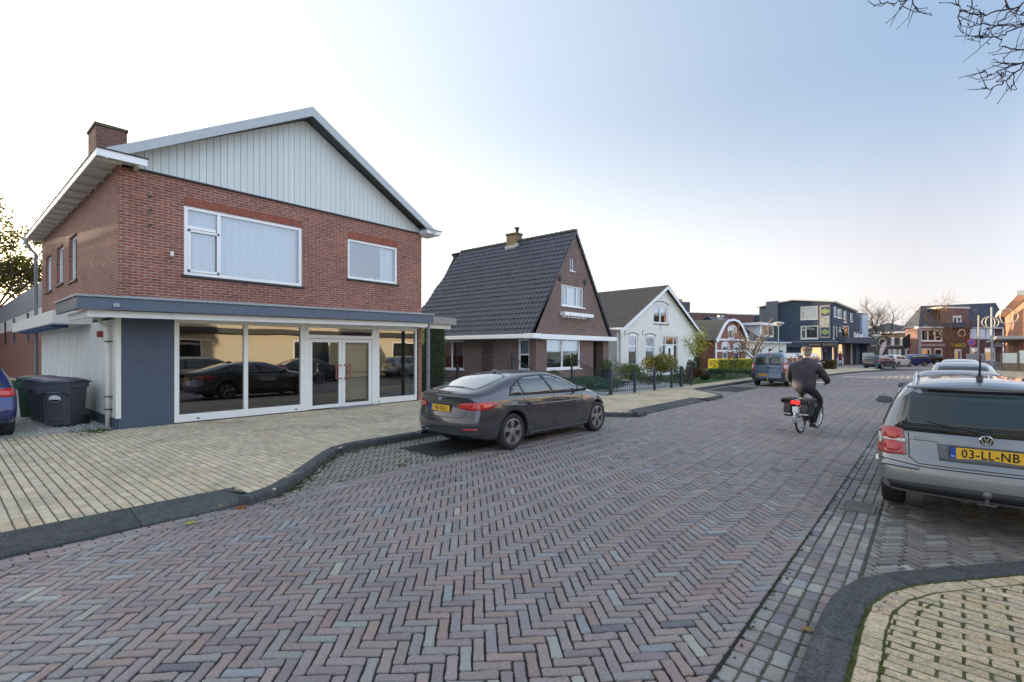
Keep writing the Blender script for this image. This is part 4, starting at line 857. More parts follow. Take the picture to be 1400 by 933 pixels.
# set-back link wing on the left
F3.box(mb, -2.6, -.003, 0, E3-.05, -6, -1.6)
mb.build('wall', BR_WHITE, h3)
def roof_pair(Fx, A, R, W, E, L, o0, ov, m, par, tw=.25, th=.33, sx=3, eov=.35):
    for sg in (0, 1):
        hy = A if sg == 0 else W-A; rise = R-E; ln = sqrt(hy*hy+rise*rise); k = (ln+ov)/ln; zb = R-(R-E)*k; sb = A-(A)*k if sg == 0 else A+(W-A)*k
        O = Fx.P(sb, zb+.02, o0 if sg else -L); U = (Fx.n if sg == 0 else -Fx.n); U = Vector((U.x, U.y, 0)); P1 = Fx.P(A, R+.02, o0 if sg else -L); V = P1-O
        tiles(O, U, V, [(0, 0), (L+o0, 0), (L+o0, V.length), (0, V.length)], m, 'roof', par, tw=tw, th=th, sx=sx)
roof_pair(F3, A3, R3, W3, E3, 11, .35, .45, M_TILEB, h3)
mb = MB()
for a, b in ((A3-(A3)*1.1, E3-(R3-E3)*.1), (A3+(W3-A3)*1.1, E3-(R3-E3)*.1)):
    mb.prism([(a, b), (A3, R3-.02), (A3, R3-.24), (a, b-.2)], F3.P, .30, .345)
mb.build('verge_board', M_WHITE, h3)
mb = MB(); F3.box(mb, -.55, .05, E3-.28, E3-.12, -11, .36); F3.box(mb, -2.9, -.55, E3-.2, E3-.05, -6, -1.4); F3.box(mb, W3-.05, W3+.55, E3-.28, E3-.12, -11, .36); mb.build('gutter', M_WHITE, h3, bevel=.01)
for i, q in enumerate((wa, wb_)):
    window(F3, q, h3, hs=(.66 if i == 0 else .70,), fw=.10, room=(.8, M_BLACKROOM), sill=M_WHITE, rec=.05, arch=1)
    mb = MB(); arc_face(F3, mb, q[0]-.02, q[1]+.02, q[3], .16, -.02, .012); mb.build('window_head', M_WHITE, h3)
    mb = MB(); arc_face(F3, mb, q[0]-.12, q[1]+.12, q[3]+.06, .16, -.02, .03, th=.06); mb.build('arch_edge', mat('grey_edge', (.22, .21, .20), .8), h3)
window(F3, wu, h3, vs=(.5,), fw=.12, room=(.8, M_BLACKROOM), curtain=[(.05, .45, .5, 1, M_CURT), (.55, .95, .5, 1, M_CURT)], sill=mat('brown_sill', (.12, .07, .05), .7), sills=.05)
mb = MB(); arc_face(F3, mb, wu[0]-.12, wu[1]+.12, wu[3]+.03, .2, -.02, .03, th=.06); mb.build('arch_edge', MATS['grey_edge'], h3)
dfm = window(F3, wd, h3, vs=(.22, .74), hs=(.78,), fw=.08, room=(.8, M_BLACKROOM), sill=None, rec=.06, name='door_frame')
mb = MB(); F3.box(mb, wd[0]+(wd[1]-wd[0])*.25, wd[0]+(wd[1]-wd[0])*.71, .14, .12+(wd[3]-.12)*.76, -.11, -.055); dd = mb.build('front_door', M_WHITE, h3, bevel=.005)
mb = MB(); a = wd[0]+(wd[1]-wd[0])*.40; F3.box(mb, a, a+.28, .9, 2.0, -.06, -.045); mb.build('door_pane', M_CARGL, dd)
mb = MB(); s_ = -1.3; F3.box(mb, -2.3, -.9, .1, 2.15, -1.62, -1.55); mb.build('garage_door', mat('brown_door', (.08, .05, .04), .7, streak=1, var=.2), h3)
mb = MB(); F3.box(mb, -2.4, -.8, 2.35, 3.0, -1.6, -1.54); q = mb.build('window', M_CARGL, h3)
mb = MB()
for r in ((-2.45, -.75, 2.2, 2.33), (-2.45, -.75, 3.0, 3.08), (-2.5, -2.4, .1, 3.08), (-.82, -.72, .1, 3.08)): F3.box(mb, *r, -1.6, -1.5)
mb.build('frame', M_WHITE, q)
mb = MB(); p = F3.P(-.25, 0, -.1); mb.tube([(p.x, p.y, PZ), (p.x, p.y, E3-.2)], .05, 8); mb.build('downpipe', M_WHITE, h3)
mb = MB()
for px, py in ((826.5+28, 455), (878.5, 455), (903, 447)): s_, z_ = F3.px(px, py); F3.box(mb, s_-.03, s_+.03, z_-.2, z_+.2, 0, .03)
mb.build('wall_anchor', mat('anchor_grey', (.4, .4, .4), .7), h3)
# ================================================================ BUILDINGS FURTHER ON
def simple_window(Fx, q, par, fw=.08, vs=(), hs=(), m=M_WHITE, gl=M_GLASS, sill=M_WHITE, cur=None, rec=.05):
    return window(Fx, q, par, frame=m, fw=fw, vs=vs, hs=hs, glass=gl, sill=sill, sills=.05, room=(.5, M_BLACKROOM), rec=rec, curtain=cur)
# ---- brick cottage with bell gable
c0 = GD(978, 48); F4 = Fc((c0.x, c0.y), (.16, .987)); h4 = empty('brick_cottage', (c0.x, c0.y, PZ), 'small red brick cottage with white arched windows and a rounded white edged gable', 'house')
C8 = lambda x, y: (940+x/7.775, 400+y/7.775)
W4 = F4.px(1019, 480)[0]; E4 = (F4.px(*C8(360, 500))[1]+F4.px(*C8(612, 508))[1])/2; R4 = F4.px(1003, 437.5)[1]
def p4(x0, y0, x1, y1): return (F4.px(*C8(x0, y0))[0], F4.px(*C8(x1, y1))[0], F4.px(*C8((x0+x1)/2, y1))[1], F4.px(*C8((x0+x1)/2, y0))[1])
wl = p4(368, 570, 430, 738); wr = p4(493, 575, 552, 740); wt = p4(435, 395, 505, 492)
gab = [(0, E4-.02), (W4, E4-.02), (W4*.86, E4+(R4-E4)*.50), (W4*.70, E4+(R4-E4)*.88), (W4*.5, R4-.08), (W4*.30, E4+(R4-E4)*.88), (W4*.14, E4+(R4-E4)*.50)]
mb = MB(); F4.wall(mb, [(0, 0), (W4, 0), (W4, E4), (0, E4)], [wl, wr]); F4.wall(mb, gab, [wt])
mb.face([F4.P(0, 0, 0), F4.P(0, E4, 0), F4.P(0, E4, -3), F4.P(0, 0, -3)]); mb.face([F4.P(W4, 0, 0), F4.P(W4, E4, 0), F4.P(W4, E4, -9), F4.P(W4, 0, -9)])
s_l = -4.2; F4.box(mb, s_l, -.002, 0, E4-.0, -7, -2.2)
mb.build('wall', BR_COT, h4)
mb = MB(); g_ = [(-.45, E4-.12)]+[(W4*.08, E4+(R4-E4)*.44), (W4*.20, E4+(R4-E4)*.78), (W4*.32, E4+(R4-E4)*.97), (W4*.5, R4+.08), (W4*.68, E4+(R4-E4)*.97), (W4*.80, E4+(R4-E4)*.78), (W4*.92, E4+(R4-E4)*.44)]+[(W4+.45, E4-.12)]
for a, b in zip(g_, g_[1:]): mb.prism([a, b, (W4*.5+(b[0]-W4*.5)*.88, b[1]-.22), (W4*.5+(a[0]-W4*.5)*.88, a[1]-.22)], F4.P, .25, .33)
mb.build('gable_board', M_WHITE, h4, bevel=.01)
mb = MB()
for a, b in zip(g_, g_[1:]): mb.face([F4.P(a[0], a[1]+.0, .3), F4.P(b[0], b[1]+.0, .3), F4.P(b[0], b[1], -8), F4.P(a[0], a[1], -8)])
mb.build('gable_roof', M_TILEG, h4)
O = F4.P(-.3, E4-.05, -1.9); O2 = F4.P(s_l-.3, E4-.05, -1.9); U = (O-O2); V = Vector((-F4.n.x*2.6, -F4.n.y*2.6, 1.75))
tiles(O2, U, V, [(0, 0), (U.length+1.6, 0), (U.length+1.6, V.length), (0, V.length)], M_TILEG, 'roof', h4, tw=.26, th=.33, sx=3)
mb = MB(); F4.box(mb, s_l-.4, .02, E4-.22, E4-.05, -2.3, -1.75); F4.box(mb, -.02, W4+.02, E4-.1, E4+.08, 0, .05); F4.box(mb, -.02, W4+.02, 1.72, 1.9, 0, .03); F4.box(mb, s_l, -.0, 1.72, 1.9, -2.2, -2.17); F4.box(mb, -.1, .1, .1, E4-.1, 0.02, .12)
mb.build('white_band', M_WHITE, h4)
for q in (wl, wr, wt):
    simple_window(F4, q, h4, fw=.12, hs=(.6,) if q is not wt else (), cur=[(.05, .95, .05, .95, M_CURT)])
    mb = MB(); arc_face(F4, mb, q[0]-.2, q[1]+.2, q[3]+.02, .26, 0, .06, th=.16); arc_face(F4, mb, q[0], q[1], q[3]-.01, .26, -.02, .02); F4.box(mb, q[0]-.22, q[0]-.03, q[3]-.35, q[3]+.15, 0, .06); F4.box(mb, q[1]+.03, q[1]+.22, q[3]-.35, q[3]+.15, 0, .06); mb.build('window_surround', M_WHITE, h4)
wside = (-2.9, -2.2, .6, 2.35); mb = MB(); F4.box(mb, -2.95, -2.15, .6, 2.4, -2.2, -2.15); q = mb.build('window', M_WHITE, h4); mb = MB(); F4.box(mb, -2.82, -2.28, .75, 2.25, -2.15, -2.14); mb.build('pane', M_CARGL, q)
# ---- white house with blue roof and dormer
c0 = GD(1019.8, 53.5); F5 = Fc((c0.x, c0.y), (.16, .987)); h5 = empty('white_cottage', (c0.x, c0.y, PZ), 'white cottage with blue hipped roof and a wide white dormer', 'house')
W5 = F5.px(1075, 480)[0]; E5 = F5.px(1050, 467.5)[1]; R5 = F5.px(1035, 437)[1]
def p5(x0, y0, x1, y1): return (F5.px(*C8(x0, y0))[0], F5.px(*C8(x1, y1))[0], F5.px(*C8((x0+x1)/2, y1))[1], F5.px(*C8((x0+x1)/2, y0))[1])
q1 = p5(860, 592, 905, 632); q2 = p5(975, 612, 1025, 640)
mb = MB(); F5.wall(mb, [(0, 0), (W5, 0), (W5, E5), (0, E5)], [q1, q2]); mb.face([F5.P(0, 0, 0), F5.P(0, E5, 0), F5.P(0, E5, -9), F5.P(0, 0, -9)]); mb.face([F5.P(W5, 0, 0), F5.P(W5, E5, 0), F5.P(W5, E5, -9), F5.P(W5, 0, -9)]); mb.build('wall', BR_WHITE, h5)
for q in (q1, q2): simple_window(F5, q, h5)
mb = MB(); e0 = [F5.P(-.3, E5, .4), F5.P(W5+.3, E5, .4), F5.P(W5+.3, E5, -9), F5.P(-.3, E5, -9)]; r0, r1 = F5.P(-1.2, R5+.35, -3.8), F5.P(W5*.34, R5+.35, -3.8)
mb.face([e0[0], e0[1], r1, r0]); mb.face([e0[1], e0[2], r1]); mb.face([e0[2], e0[3], r0, r1]); mb.face([e0[3], e0[0], r0]); mb.build('roof', M_TILEBL, h5)
mb = MB(); F5.box(mb, -.35, W5+.35, E5-.12, E5-.005, -.1, .45); mb.build('gutter', M_WHITE, h5)
d0, d1 = F5.px(1043, 450)[0], F5.px(1061, 450)[0]; dz0, dz1 = F5.px(1050, 461)[1], F5.px(1050, 445)[1]
mb = MB(); F5.box(mb, d0, d1, dz0, dz1, -3.5, -.3); F5.box(mb, d0-.8, d1+.3, dz1, dz1+.28, -3.8, .1); dm = mb.build('dormer', M_WHITE, h5)
mb = MB(); F5.box(mb, d0+(d1-d0)*.15, d0+(d1-d0)*.55, dz0+.25, dz1-.1, -.3, -.27); F5.box(mb, d0+(d1-d0)*.62, d0+(d1-d0)*.92, dz0+.25, dz1-.1, -.3, -.27); mb.build('window', M_CARGL, dm)
# ---- wide red brown building behind the roofs
b0 = GD(905, 78); b1 = GD(1045, 84); d_ = (b1-b0).to_2d(); F6 = Fc((b0.x, b0.y), d_); h6 = empty('red_hall', (b0.x, b0.y, PZ), 'long flat roofed red brown building behind the cottage roofs', 'building')
zt6 = (F6.px(940, 428)[1]); L6 = d_.length
mb = MB(); F6.box(mb, 0, L6*.62, 0, F6.px(960, 428.5)[1], -10, 0); F6.box(mb, L6*.62+.003, L6, 0, F6.px(1020, 430.5)[1], -10, -.6); mb.build('wall', BR_FAR, h6)
mb = MB(); F6.box(mb, -.1, L6*.62, F6.px(960, 428.5)[1], F6.px(960, 427.5)[1], -10, .1); F6.box(mb, L6*.62, L6+.1, F6.px(1020, 430.5)[1], F6.px(1020, 429)[1], -10, -.5); mb.build('roof_edge', M_CREAM, h6)
mb = MB(); a = F6.px(930, 0)[0]; b = F6.px(949, 0)[0]; F6.box(mb, a, b, 6, F6.px(940, 412)[1], -4, -1); ck = mb.build('chimney_block', mat('slate_block', (.08, .085, .09), .8, var=.2), h6)
mb = MB(); F6.box(mb, a+.3, a+1.5, F6.px(940, 412)[1], F6.px(940, 408)[1], -3, -1.5); mb.build('chimney_top', mat('tan_stone', (.38, .30, .18), .8), h6)  # one even tan tone
fl = GD(985.5, 56); mb = MB(); mb.tube([(fl.x, fl.y, 3), (fl.x, fl.y, ZD(434, 56))], .22, 10); mb.tube([(fl.x, fl.y, ZD(434, 56)), (fl.x, fl.y, ZD(431.5, 56))], [.38, .38], 10); mb.build('flue', mat('flue_steel', (.5, .5, .48), .5, .3), label='round steel flue rising behind the cottage roof', cat='flue')
# ---- dark blue three storey building
a_ = GD(1138, 60); bL = GD(1038, 66.0)
F7 = Fc((bL.x, bL.y), (a_-bL).to_2d()); L7 = (a_-bL).to_2d().length
h7 = empty('blue_building', (bL.x, bL.y, PZ), 'three storey dark blue painted corner building with shops below', 'building')
dS = Vector((.30, .954)); F8 = Fc((a_.x, a_.y), dS); LS = F8.px(1170, 480)[0]
T7 = F7.px(1138, 413.5)[1]; T7a = F7.px(1038, 421)[1]; T7p = F7.px(1084, 411)[1]; sp = F7.px(1084, 411)[0]
C3 = lambda x, y: (1070+x/8.483, 400+y/8.483)
def p7(x0, y0, x1, y1): return (F7.px(*C3(x0, 0))[0], F7.px(*C3(x1, 0))[0], F7.px(*C3((x0+x1)/2, y1))[1], F7.px(*C3((x0+x1)/2, y0))[1])
def p8(x0, y0, x1, y1): return (F8.px(*C3(x0, 0))[0], F8.px(*C3(x1, 0))[0], F8.px(*C3((x0+x1)/2, y1))[1], F8.px(*C3((x0+x1)/2, y0))[1])
A = p7(203, 158, 408, 315); B_ = p7(206, 385, 415, 540)
T0 = 3.0
mb = MB(); F7.wall(mb, [(0, 0), (L7, 0), (L7, T7), (sp, T7p), (0, T7a)], [A, B_])
sA_ = [p8(595, 165, 628, 285), p8(637, 190, 690, 300), p8(708, 215, 745, 350), p8(785, 240, 815, 340), p8(585, 390, 605, 540), p8(613, 395, 638, 540), p8(655, 400, 680, 455), p8(693, 388, 775, 560)]
T8e = F8.px(1170, 427)[1]
F8.wall(mb, [(0, 2.9), (LS, 2.9), (LS, T8e), (0, T7)], sA_)
mb.face([F7.P(L7-14, 0, -14), F7.P(0, 0, -14), F7.P(0, T7a, -14), F7.P(L7-14, T7a, -14)]); mb.face([F7.P(0, 0, 0), F7.P(0, 0, -14), F7.P(0, T7a, -14), F7.P(0, T7a, 0)])
c_0 = F7.px(1049, 0)[0]; c_1 = F7.px(1065, 0)[0]; F7.box(mb, c_0, c_1, 3, F7.px(1057, 412.5)[1], 0.01, .5)
mb.build('wall', BR_BLUE, h7)
mb = MB(); q = F8.P(LS, T8e, 0)
mb.face([F7.P(-.3, T7a+.12, .3), F7.P(sp, T7p+.12, .3), F7.P(sp, T7p+.12, -14), F7.P(-.3, T7a+.12, -14)]); mb.face([F7.P(sp, T7p+.12, .3), F7.P(L7+.3, T7+.12, .3), F8.P(LS, T8e+.12, .4), F7.P(sp, T7p+.12, -14)])
mb.build('roof', M_DARK, h7)
mb = MB()
for a, b in (((-.3, T7a), (sp, T7p)), ((sp, T7p), (L7+.3, T7))): mb.prism([a, b, (b[0], b[1]+.16), (a[0], a[1]+.16)], F7.P, .0, .32)
mb.prism([(0.02, T7), (LS, T8e), (LS, T8e+.16), (0.02, T7+.16)], F8.P, .0, .32)
mb.build('roof_edge', M_CREAM, h7)
simple_window(F7, A, h7, fw=.16, vs=(.30,), hs=((0, .3, .7),), m=M_CREAM, cur=[(.32, .97, .02, .98, M_CURT)]); simple_window(F7, B_, h7, fw=.16, vs=(.30,), hs=((0, .3, .7),), m=M_CREAM)
for q in sA_: simple_window(F8, q, h7, fw=.12, m=M_CREAM, gl=M_GLASS)
mb = MB(); r = p8(578, 150, 822, 345); F8.box(mb, .1, LS-.4, r[2]+.45, r[3], -.03, .0); 
pl = p7(430, 150, 552, 530); mb = MB(); F7.box(mb, *pl, 0.01, .08); po = mb.build('banner', mat('banner_frame', (.45, .36, .36), .6), h7)
mb = MB(); F7.box(mb, pl[0]+.18, pl[1]-.1, pl[2]+.15, pl[3]-.15, .08, .1); mb.build('banner_print', mat('banner_print', (.42, .42, .36), .6, var=.5, scale=3), po)
mb = MB(); cxm = (pl[0]+pl[1])/2+.04
for zc_ in (pl[3]-.75, pl[2]+.75):
    mb = MB(); F7.box(mb, pl[0]+.18, pl[1]-.1, zc_-.55, zc_+.55, .10, .105, 1); mb.prism([(cxm-.62, zc_), (cxm, zc_+.38), (cxm+.62, zc_), (cxm, zc_-.38)], F7.P, .105, .12, 0); mb.build('banner_emblem', [mat('lime_green', (.34, .42, .16), .5), M_SLATE], po)
# side podium and shop fronts
mb = MB(); p0 = F7.px(1076, 0)[0]; zb7 = F7.px(*C3(200, 580))[1]; zl7 = F7.px(*C3(400, 640))[1]
F7.box(mb, p0, L7+.6, zl7, zb7, 0.01, 1.6); F8.box(mb, .65, LS+2.5, 2.75, 3.5, .01, 1.3); bb = mb.build('shop_canopy', M_SLATE, h7)
mb = MB(); F7.box(mb, p0-.05, L7+.65, zb7, zb7+.1, 0.01, 1.65); mb.build('canopy_edge', M_ZINC, bb)
sg = F7.px(*C3(330, 600))[0]; mb = MB(); F7.box(mb, sg, L7+.55, zl7+.05, zb7-.1, 1.61, 1.66); sb_ = mb.build('sign_board', mat('sign_brown', (.035, .035, .045), .5), bb)
def wtext(Fx, s_, z, o, txt, size, m, nm, par, rz=0, depth=.004, bold=0, flip=False):
    P_ = Fx.P(s_, z, o); ax = Vector((Fx.d.x, Fx.d.y, 0)); M = Matrix(((ax.x, 0, Fx.n.x, P_.x), (ax.y, 0, Fx.n.y, P_.y), (0, 1, 0, P_.z), (0, 0, 0, 1)))
    return text_obj(txt, size, M, m, nm, par, depth, bold)
zt_ = (zl7+zb7)/2
s_ = F7.px(*C3(415, 600))[0]; wtext(F7, s_, zt_, 1.67, 'BAKKER', .34, mat('gold_lettering', (.55, .42, .22), .5), 'lettering', bb); s_ = F7.px(*C3(580, 600))[0]; wtext(F7, s_, zt_, 1.67, 'BANKET', .34, MATS['gold_lettering'], 'lettering', bb)
wtext(F8, F8.px(*C3(735, 585))[0], 3.75, 1.4, 'Bakker', .9, M_WTXT, 'lettering', bb, bold=.02)
mb = MB(); sh = [p7(340, 645, 448, 790), p7(470, 645, 522, 790)]
F7.box(mb, p0, F7.px(*C3(330, 0))[0], 0, zl7, 0.01, 1.2, 1)
F7.box(mb, F7.px(*C3(525, 0))[0], L7, 0, zl7, 0.01, .3, 1)
F8.box(mb, 0.01, LS, 0, 2.75, -.6, -.5)
bs = mb.build('ground_floor', [mat('dark_shop_front', (.05, .05, .055), .6), BR_BLUE], h7)
M_LIT = mat('lit_shop_interior', (.9, .52, .24), .8, emit=.35); 
mb = MB(); F7.box(mb, sh[0][0], sh[0][1], .5, zl7, .05, .1, 1); F7.box(mb, sh[0][1]+.02, sh[1][0]-.02, .1, zl7, .02, .3, 0); F7.box(mb, sh[0][0]-.5, sh[0][0], .1, zl7, .02, .3, 0); F7.box(mb, sh[0][0], sh[0][1], .1, .5, .02, .3, 3)
mb.build('shop_window', [M_WHITE, M_LIT, M_CARGL, M_SLATE], h7)
mb = MB(); F7.box(mb, sh[1][0], sh[1][1], .3, zl7, .05, .1); mb.build('shop_window', M_CARGL, h7)
mb = MB()
for k, (x0, x1) in enumerate(((583, 632), (640, 662), (693, 728), (740, 775), (850, 895))):
    mb = MB()
    q = p8(x0, 655, x1, 800); F8.box(mb, q[0], q[1], .3, 2.6, -.5, -.45, (1, 2, 1, 2, 2)[k]); F8.box(mb, q[0]-.25, q[0]-.01, .1, 2.7, -.5, -.40, 0)
    mb.build('shop_window', [M_CREAM, M_LIT, M_CARGL], h7)
# pale panel part at the end
LE = F8.px(1183.6, 480)[0]; mb = MB(); F8.box(mb, LS+.02, LS+1.0, 0, T8e-.1, -6, .02, 1); F8.box(mb, LS+1.0, LE, 3.2, T8e-.35, -6, .3); mb.face([F8.P(LS, T8e, .0), F8.P(LE, T8e-.2, .3), F8.P(LE, T8e-.2, -6)]); F8.box(mb, LS+1, LE+.2, 2.75, 3.2, -6, 1.2, 1); F8.box(mb, LE-1, LE, 0, 2.75, -5, .6, 1)
pnl = mb.build('pale_panel', [mat('pale_blue_panel', (.42, .50, .60), .6, var=.05), M_SLATE], h7)
mb = MB(); q = p8(855, 455, 892, 575); q = (F8.px(1171.5, 0)[0], F8.px(1175.5, 0)[0], F8.px(1173.5, 468)[1], F8.px(1173.5, 454)[1]); n = 20; cs, cz_ = (q[0]+q[1])/2, (q[2]+q[3])/2
mb.prism([(cs+(q[1]-q[0])/2*cos(a*2*pi/n), cz_+(q[3]-q[2])/2*sin(a*2*pi/n)) for a in range(n)], F8.P, .31, .34, 0); mb.prism([(cs+(q[1]-q[0])*.3*cos(a*2*pi/n), cz_+(q[3]-q[2])*.3*sin(a*2*pi/n)) for a in range(n)], F8.P, .34, .35, 1)
mb.build('round_emblem', [mat('emblem_blue', (.03, .08, .25), .5), M_WTXT], pnl)
# ---- far brick house with hipped dark roof (behind the round tree)
def far_block(px0, px1, D0, D1, name, label, cat, wallm=BR_FAR):
    p, q = GD(px0, D0), GD(px1, D1); Fx = Fc((p.x, p.y), (q-p).to_2d()); return Fx, (q-p).to_2d().length, empty(name, (p.x, p.y, 0), label, cat)
F9, L9, h9 = far_block(1176, 1242, 92, 86, 'brick_house', 'dark brick two storey house with hipped slate roof behind the parked cars', 'house')
C1 = lambda x, y: (1170+x/10.975, 430+y/10.975)
def pq(Fx, C, x0, y0, x1, y1): return (Fx.px(*C(x0, 0))[0], Fx.px(*C(x1, 0))[0], Fx.px(*C((x0+x1)/2, y1))[1], Fx.px(*C((x0+x1)/2, y0))[1])
E9 = F9.px(1220, 455.5)[1]; R9 = F9.px(1200, 445.5)[1]
ops = [pq(F9, C1, *r) for r in ((165, 340, 215, 455), (525, 345, 578, 455), (655, 345, 700, 455), (160, 525, 215, 615), (487, 525, 530, 615), (545, 525, 615, 615), (630, 525, 682, 615))]
mb = MB(); F9.wall(mb, [(0, 0), (L9, 0), (L9, E9), (0, E9)], ops); mb.face([F9.P(L9, 0, 0), F9.P(L9, 0, -9), F9.P(L9, E9, -9), F9.P(L9, E9, 0)]); mb.build('wall', mat_brick('dark_purple_brick', (.13, .085, .085), (.10, .07, .07), (.10, .09, .09)), h9)
for q in ops: simple_window(F9, q, h9, fw=.22, vs=(.5,), hs=(.7,))
mb = MB(); F9.box(mb, -.3, L9+.3, E9-.1, E9+.25, 0, .5); F9.box(mb, 0, L9, F9.px(1220, 473.5)[1], F9.px(1220, 472)[1], 0, .06); mb.build('cornice', mat('grey_trim', (.42, .43, .44), .6), h9)
mb = MB(); a, b, c, d = F9.P(-.4, E9+.25, .5), F9.P(L9+.4, E9+.25, .5), F9.P(L9+.4, E9+.25, -9), F9.P(-.4, E9+.25, -9); r0, r1 = F9.P(3, R9+.6, -4), F9.P(L9-4, R9+.6, -4)
for f_ in ((a, b, r1, r0), (b, c, r1), (c, d, r0, r1), (d, a, r0)): mb.face(f_)
mb.build('roof', mat('slate_roof', (.045, .048, .058), .55, var=.2), h9)
# ---- dark link shop with white letters
F10, L10, h10 = far_block(1237, 1254.5, 82, 81, 'corner_shop', 'low black fronted shop with white lettering between two brick buildings', 'shop')
z10 = F10.px(1245, 463)[1]; zg = F10.px(1245, 477)[1]
mb = MB(); F10.box(mb, 0, L10, 0, z10, -8, 0); mb.build('wall', mat('black_front', (.03, .028, .03), .6), h10)
mb = MB(); F10.box(mb, 0.05, L10*.48, .2, zg, .01, .08); F10.box(mb, L10*.52, L10, .2, zg, .01, .08); ww = mb.build('window', M_WHITE, h10)
mb = MB(); F10.box(mb, .3, L10*.42, .5, zg-.25, .08, .1); F10.box(mb, L10*.58, L10-.2, .5, zg-.25, .08, .1); mb.build('pane', mat('dim_lit_pane', (.12, .06, .03), .1, coat=1), ww)
wtext(F10, L10*.55, F10.px(1245, 470)[1]+.25, .02, 'Vlas', 1.0, M_WTXT, 'lettering', h10, bold=.03); wtext(F10, L10*.6, F10.px(1245, 474.5)[1]+.1, .02, 'smit', .9, M_WTXT, 'lettering', h10, bold=.03)
mb = MB(); s0 = L10*.6; mb.prism([(s0-1.2, zg+.3), (s0+1.0, zg+.3), (s0+1.0, z10+.2), (s0+.4, z10+.75), (s0-.5, z10+.75), (s0-1.2, z10)], F10.P, .0, .5); mb.build('awning', M_DARK, h10)
# ---- big brick shop building with hipped tiled roof
F11, L11, h11 = far_block(1254.5, 1371, 78, 80, 'shop_row', 'wide brick shop row with blue tiled hipped roof and yellow shop sign', 'building')
C2 = lambda x, y: (1280+x/8.483, 400+y/8.483); C7b = lambda x, y: (1160+x/5.833, 370+y/5.833)
E11 = F11.px(1300, 448.5)[1]; R11 = F11.px(1340, 420)[1]
ops = [pq(F11, C7b, *r) for r in ((580, 468, 750, 565), (968, 455, 1170, 545), (585, 622, 662, 690), (685, 622, 752, 690), (968, 612, 1040, 720), (1085, 612, 1175, 722), (845, 625, 905, 725), (832, 360, 905, 432))]
mb = MB(); ga, gb = F11.px(1285, 0)[0], F11.px(1324, 0)[0]; zr = F11.px(1305, 422)[1]
F11.wall(mb, [(0, 0), (L11, 0), (L11, E11), (0, E11)], ops[:7]); F11.wall(mb, [(ga, 0.001+E11), (gb, E11+.001), (gb, zr), (ga, zr)], [ops[7]], o=.02)
mb.face([F11.P(0, 0, 0), F11.P(3, 0, -5), F11.P(3, E11, -5), F11.P(0, E11, 0)]); mb.face([F11.P(L11, 0, 0), F11.P(L11, 0, -5), F11.P(L11, E11, -5), F11.P(L11, E11, 0)]); mb.build('wall', BR_FAR, h11)
for i, q in enumerate(ops): simple_window(F11, q, h11, fw=.2, vs=(.33, .66) if i < 2 else ((.5,) if i == 7 else ()), gl=M_GLASS)
mb = MB()
for q in (ops[4], ops[5], ops[6], ops[2]): F11.box(mb, q[0]+.2, q[1]-.2, q[2]+.2, q[2]+(q[3]-q[2])*.9, -.5, -.48)
mb.build('lit_interior', mat('warm_interior', (.85, .48, .2), .8, emit=.15), h11)
mb = MB(); a, b, c, d = F11.P(-.5, E11, .6), F11.P(L11+.5, E11, .6), F11.P(L11+.5, E11, -5.4), F11.P(2.6, E11, -5.4); ra = F11.px(1280, 425)[0]; r0, r1 = F11.P(ra, R11+.3, -2.6), F11.P(L11+2, R11+1.0, -2.6)
for f_ in ((a, b, r1, r0), (c, d, r0, r1), (d, a, r0)): mb.face(f_)
mb.build('roof', mat_brick('far_tile', (.055, .06, .085), (.042, .046, .068), (.025, .028, .04), bw=.6, bh=.5, ms=.06), h11)
mb = MB(); F11.box(mb, -.6, ga, E11-.12, E11+.12, 0, .7); F11.box(mb, gb, L11+.6, E11-.12, E11+.12, 0, .7); F11.box(mb, ga, gb, zr, zr+.25, -4, .3); mb.build('gutter', mat('pale_trim', (.55, .54, .52), .6), h11)
q = pq(F11, C7b, 822, 585, 908, 612); mb = MB(); F11.box(mb, *q, .03, .2); sgn = mb.build('shop_sign', M_DARK, h11); wtext(F11, (q[0]+q[1])/2, (q[2]+q[3])/2, .21, 'LUKKO', .85, mat('sign_yellow', (.62, .46, .03), .5), 'lettering', h11, bold=.03)
q = pq(F11, C7b, 1158, 565, 1185, 582); mb = MB(); F11.box(mb, *q, .05, .3); mb.build('small_sign', MATS['sign_yellow'], h11)
q = pq(F11, C7b, 600, 590, 730, 602); wtext(F11, (q[0]+q[1])/2, (q[2]+q[3])/2, .02, 'VAN HARTEN MODE', .5, M_WTXT, 'lettering', h11)
q = pq(F11, C7b, 1150, 588, 1245, 610); mb = MB(); F11.box(mb, *q, .03, 1.5); mb.build('flat_canopy', MATS['pale_trim'], h11)
# ---- orange brick building at the right edge
a_, b_ = GD(1372, 76), GD(1401, 49); F12 = Fc((a_.x, a_.y), (b_-a_).to_2d()); L12 = (b_-a_).to_2d().length+6
h12 = empty('orange_brick_building', (a_.x, a_.y, 0), 'sunlit orange brick building with pale eaves at the right edge', 'building')
T12 = 6.9; mb = MB(); ops = [(4, 5.2, 3.6, 5.6), (9, 10.2, 3.6, 5.6), (14, 15.2, 3.6, 5.6), (20, 21.4, 3.6, 5.6), (5, 7, .8, 2.4), (18, 21, .8, 2.4)]
F12.wall(mb, [(0, 0), (L12, 0), (L12, T12), (0, T12)], ops); mb.face([F12.P(0, 0, 0), F12.P(0, T12, 0), F12.P(0, T12, -12), F12.P(0, 0, -12)]); mb.build('wall', BR_ORANGE, h12)
for q in ops: simple_window(F12, q, h12, fw=.12)
mb = MB(); F12.box(mb, -.5, L12, T12, T12+.45, -12, .9); mb.build('eaves', M_CREAM, h12)
mb = MB(); F12.box(mb, 12, L12, 2.9, 3.2, .01, 2.2); mb.build('canopy', mat('stone_band', (.36, .35, .33), .7), h12)
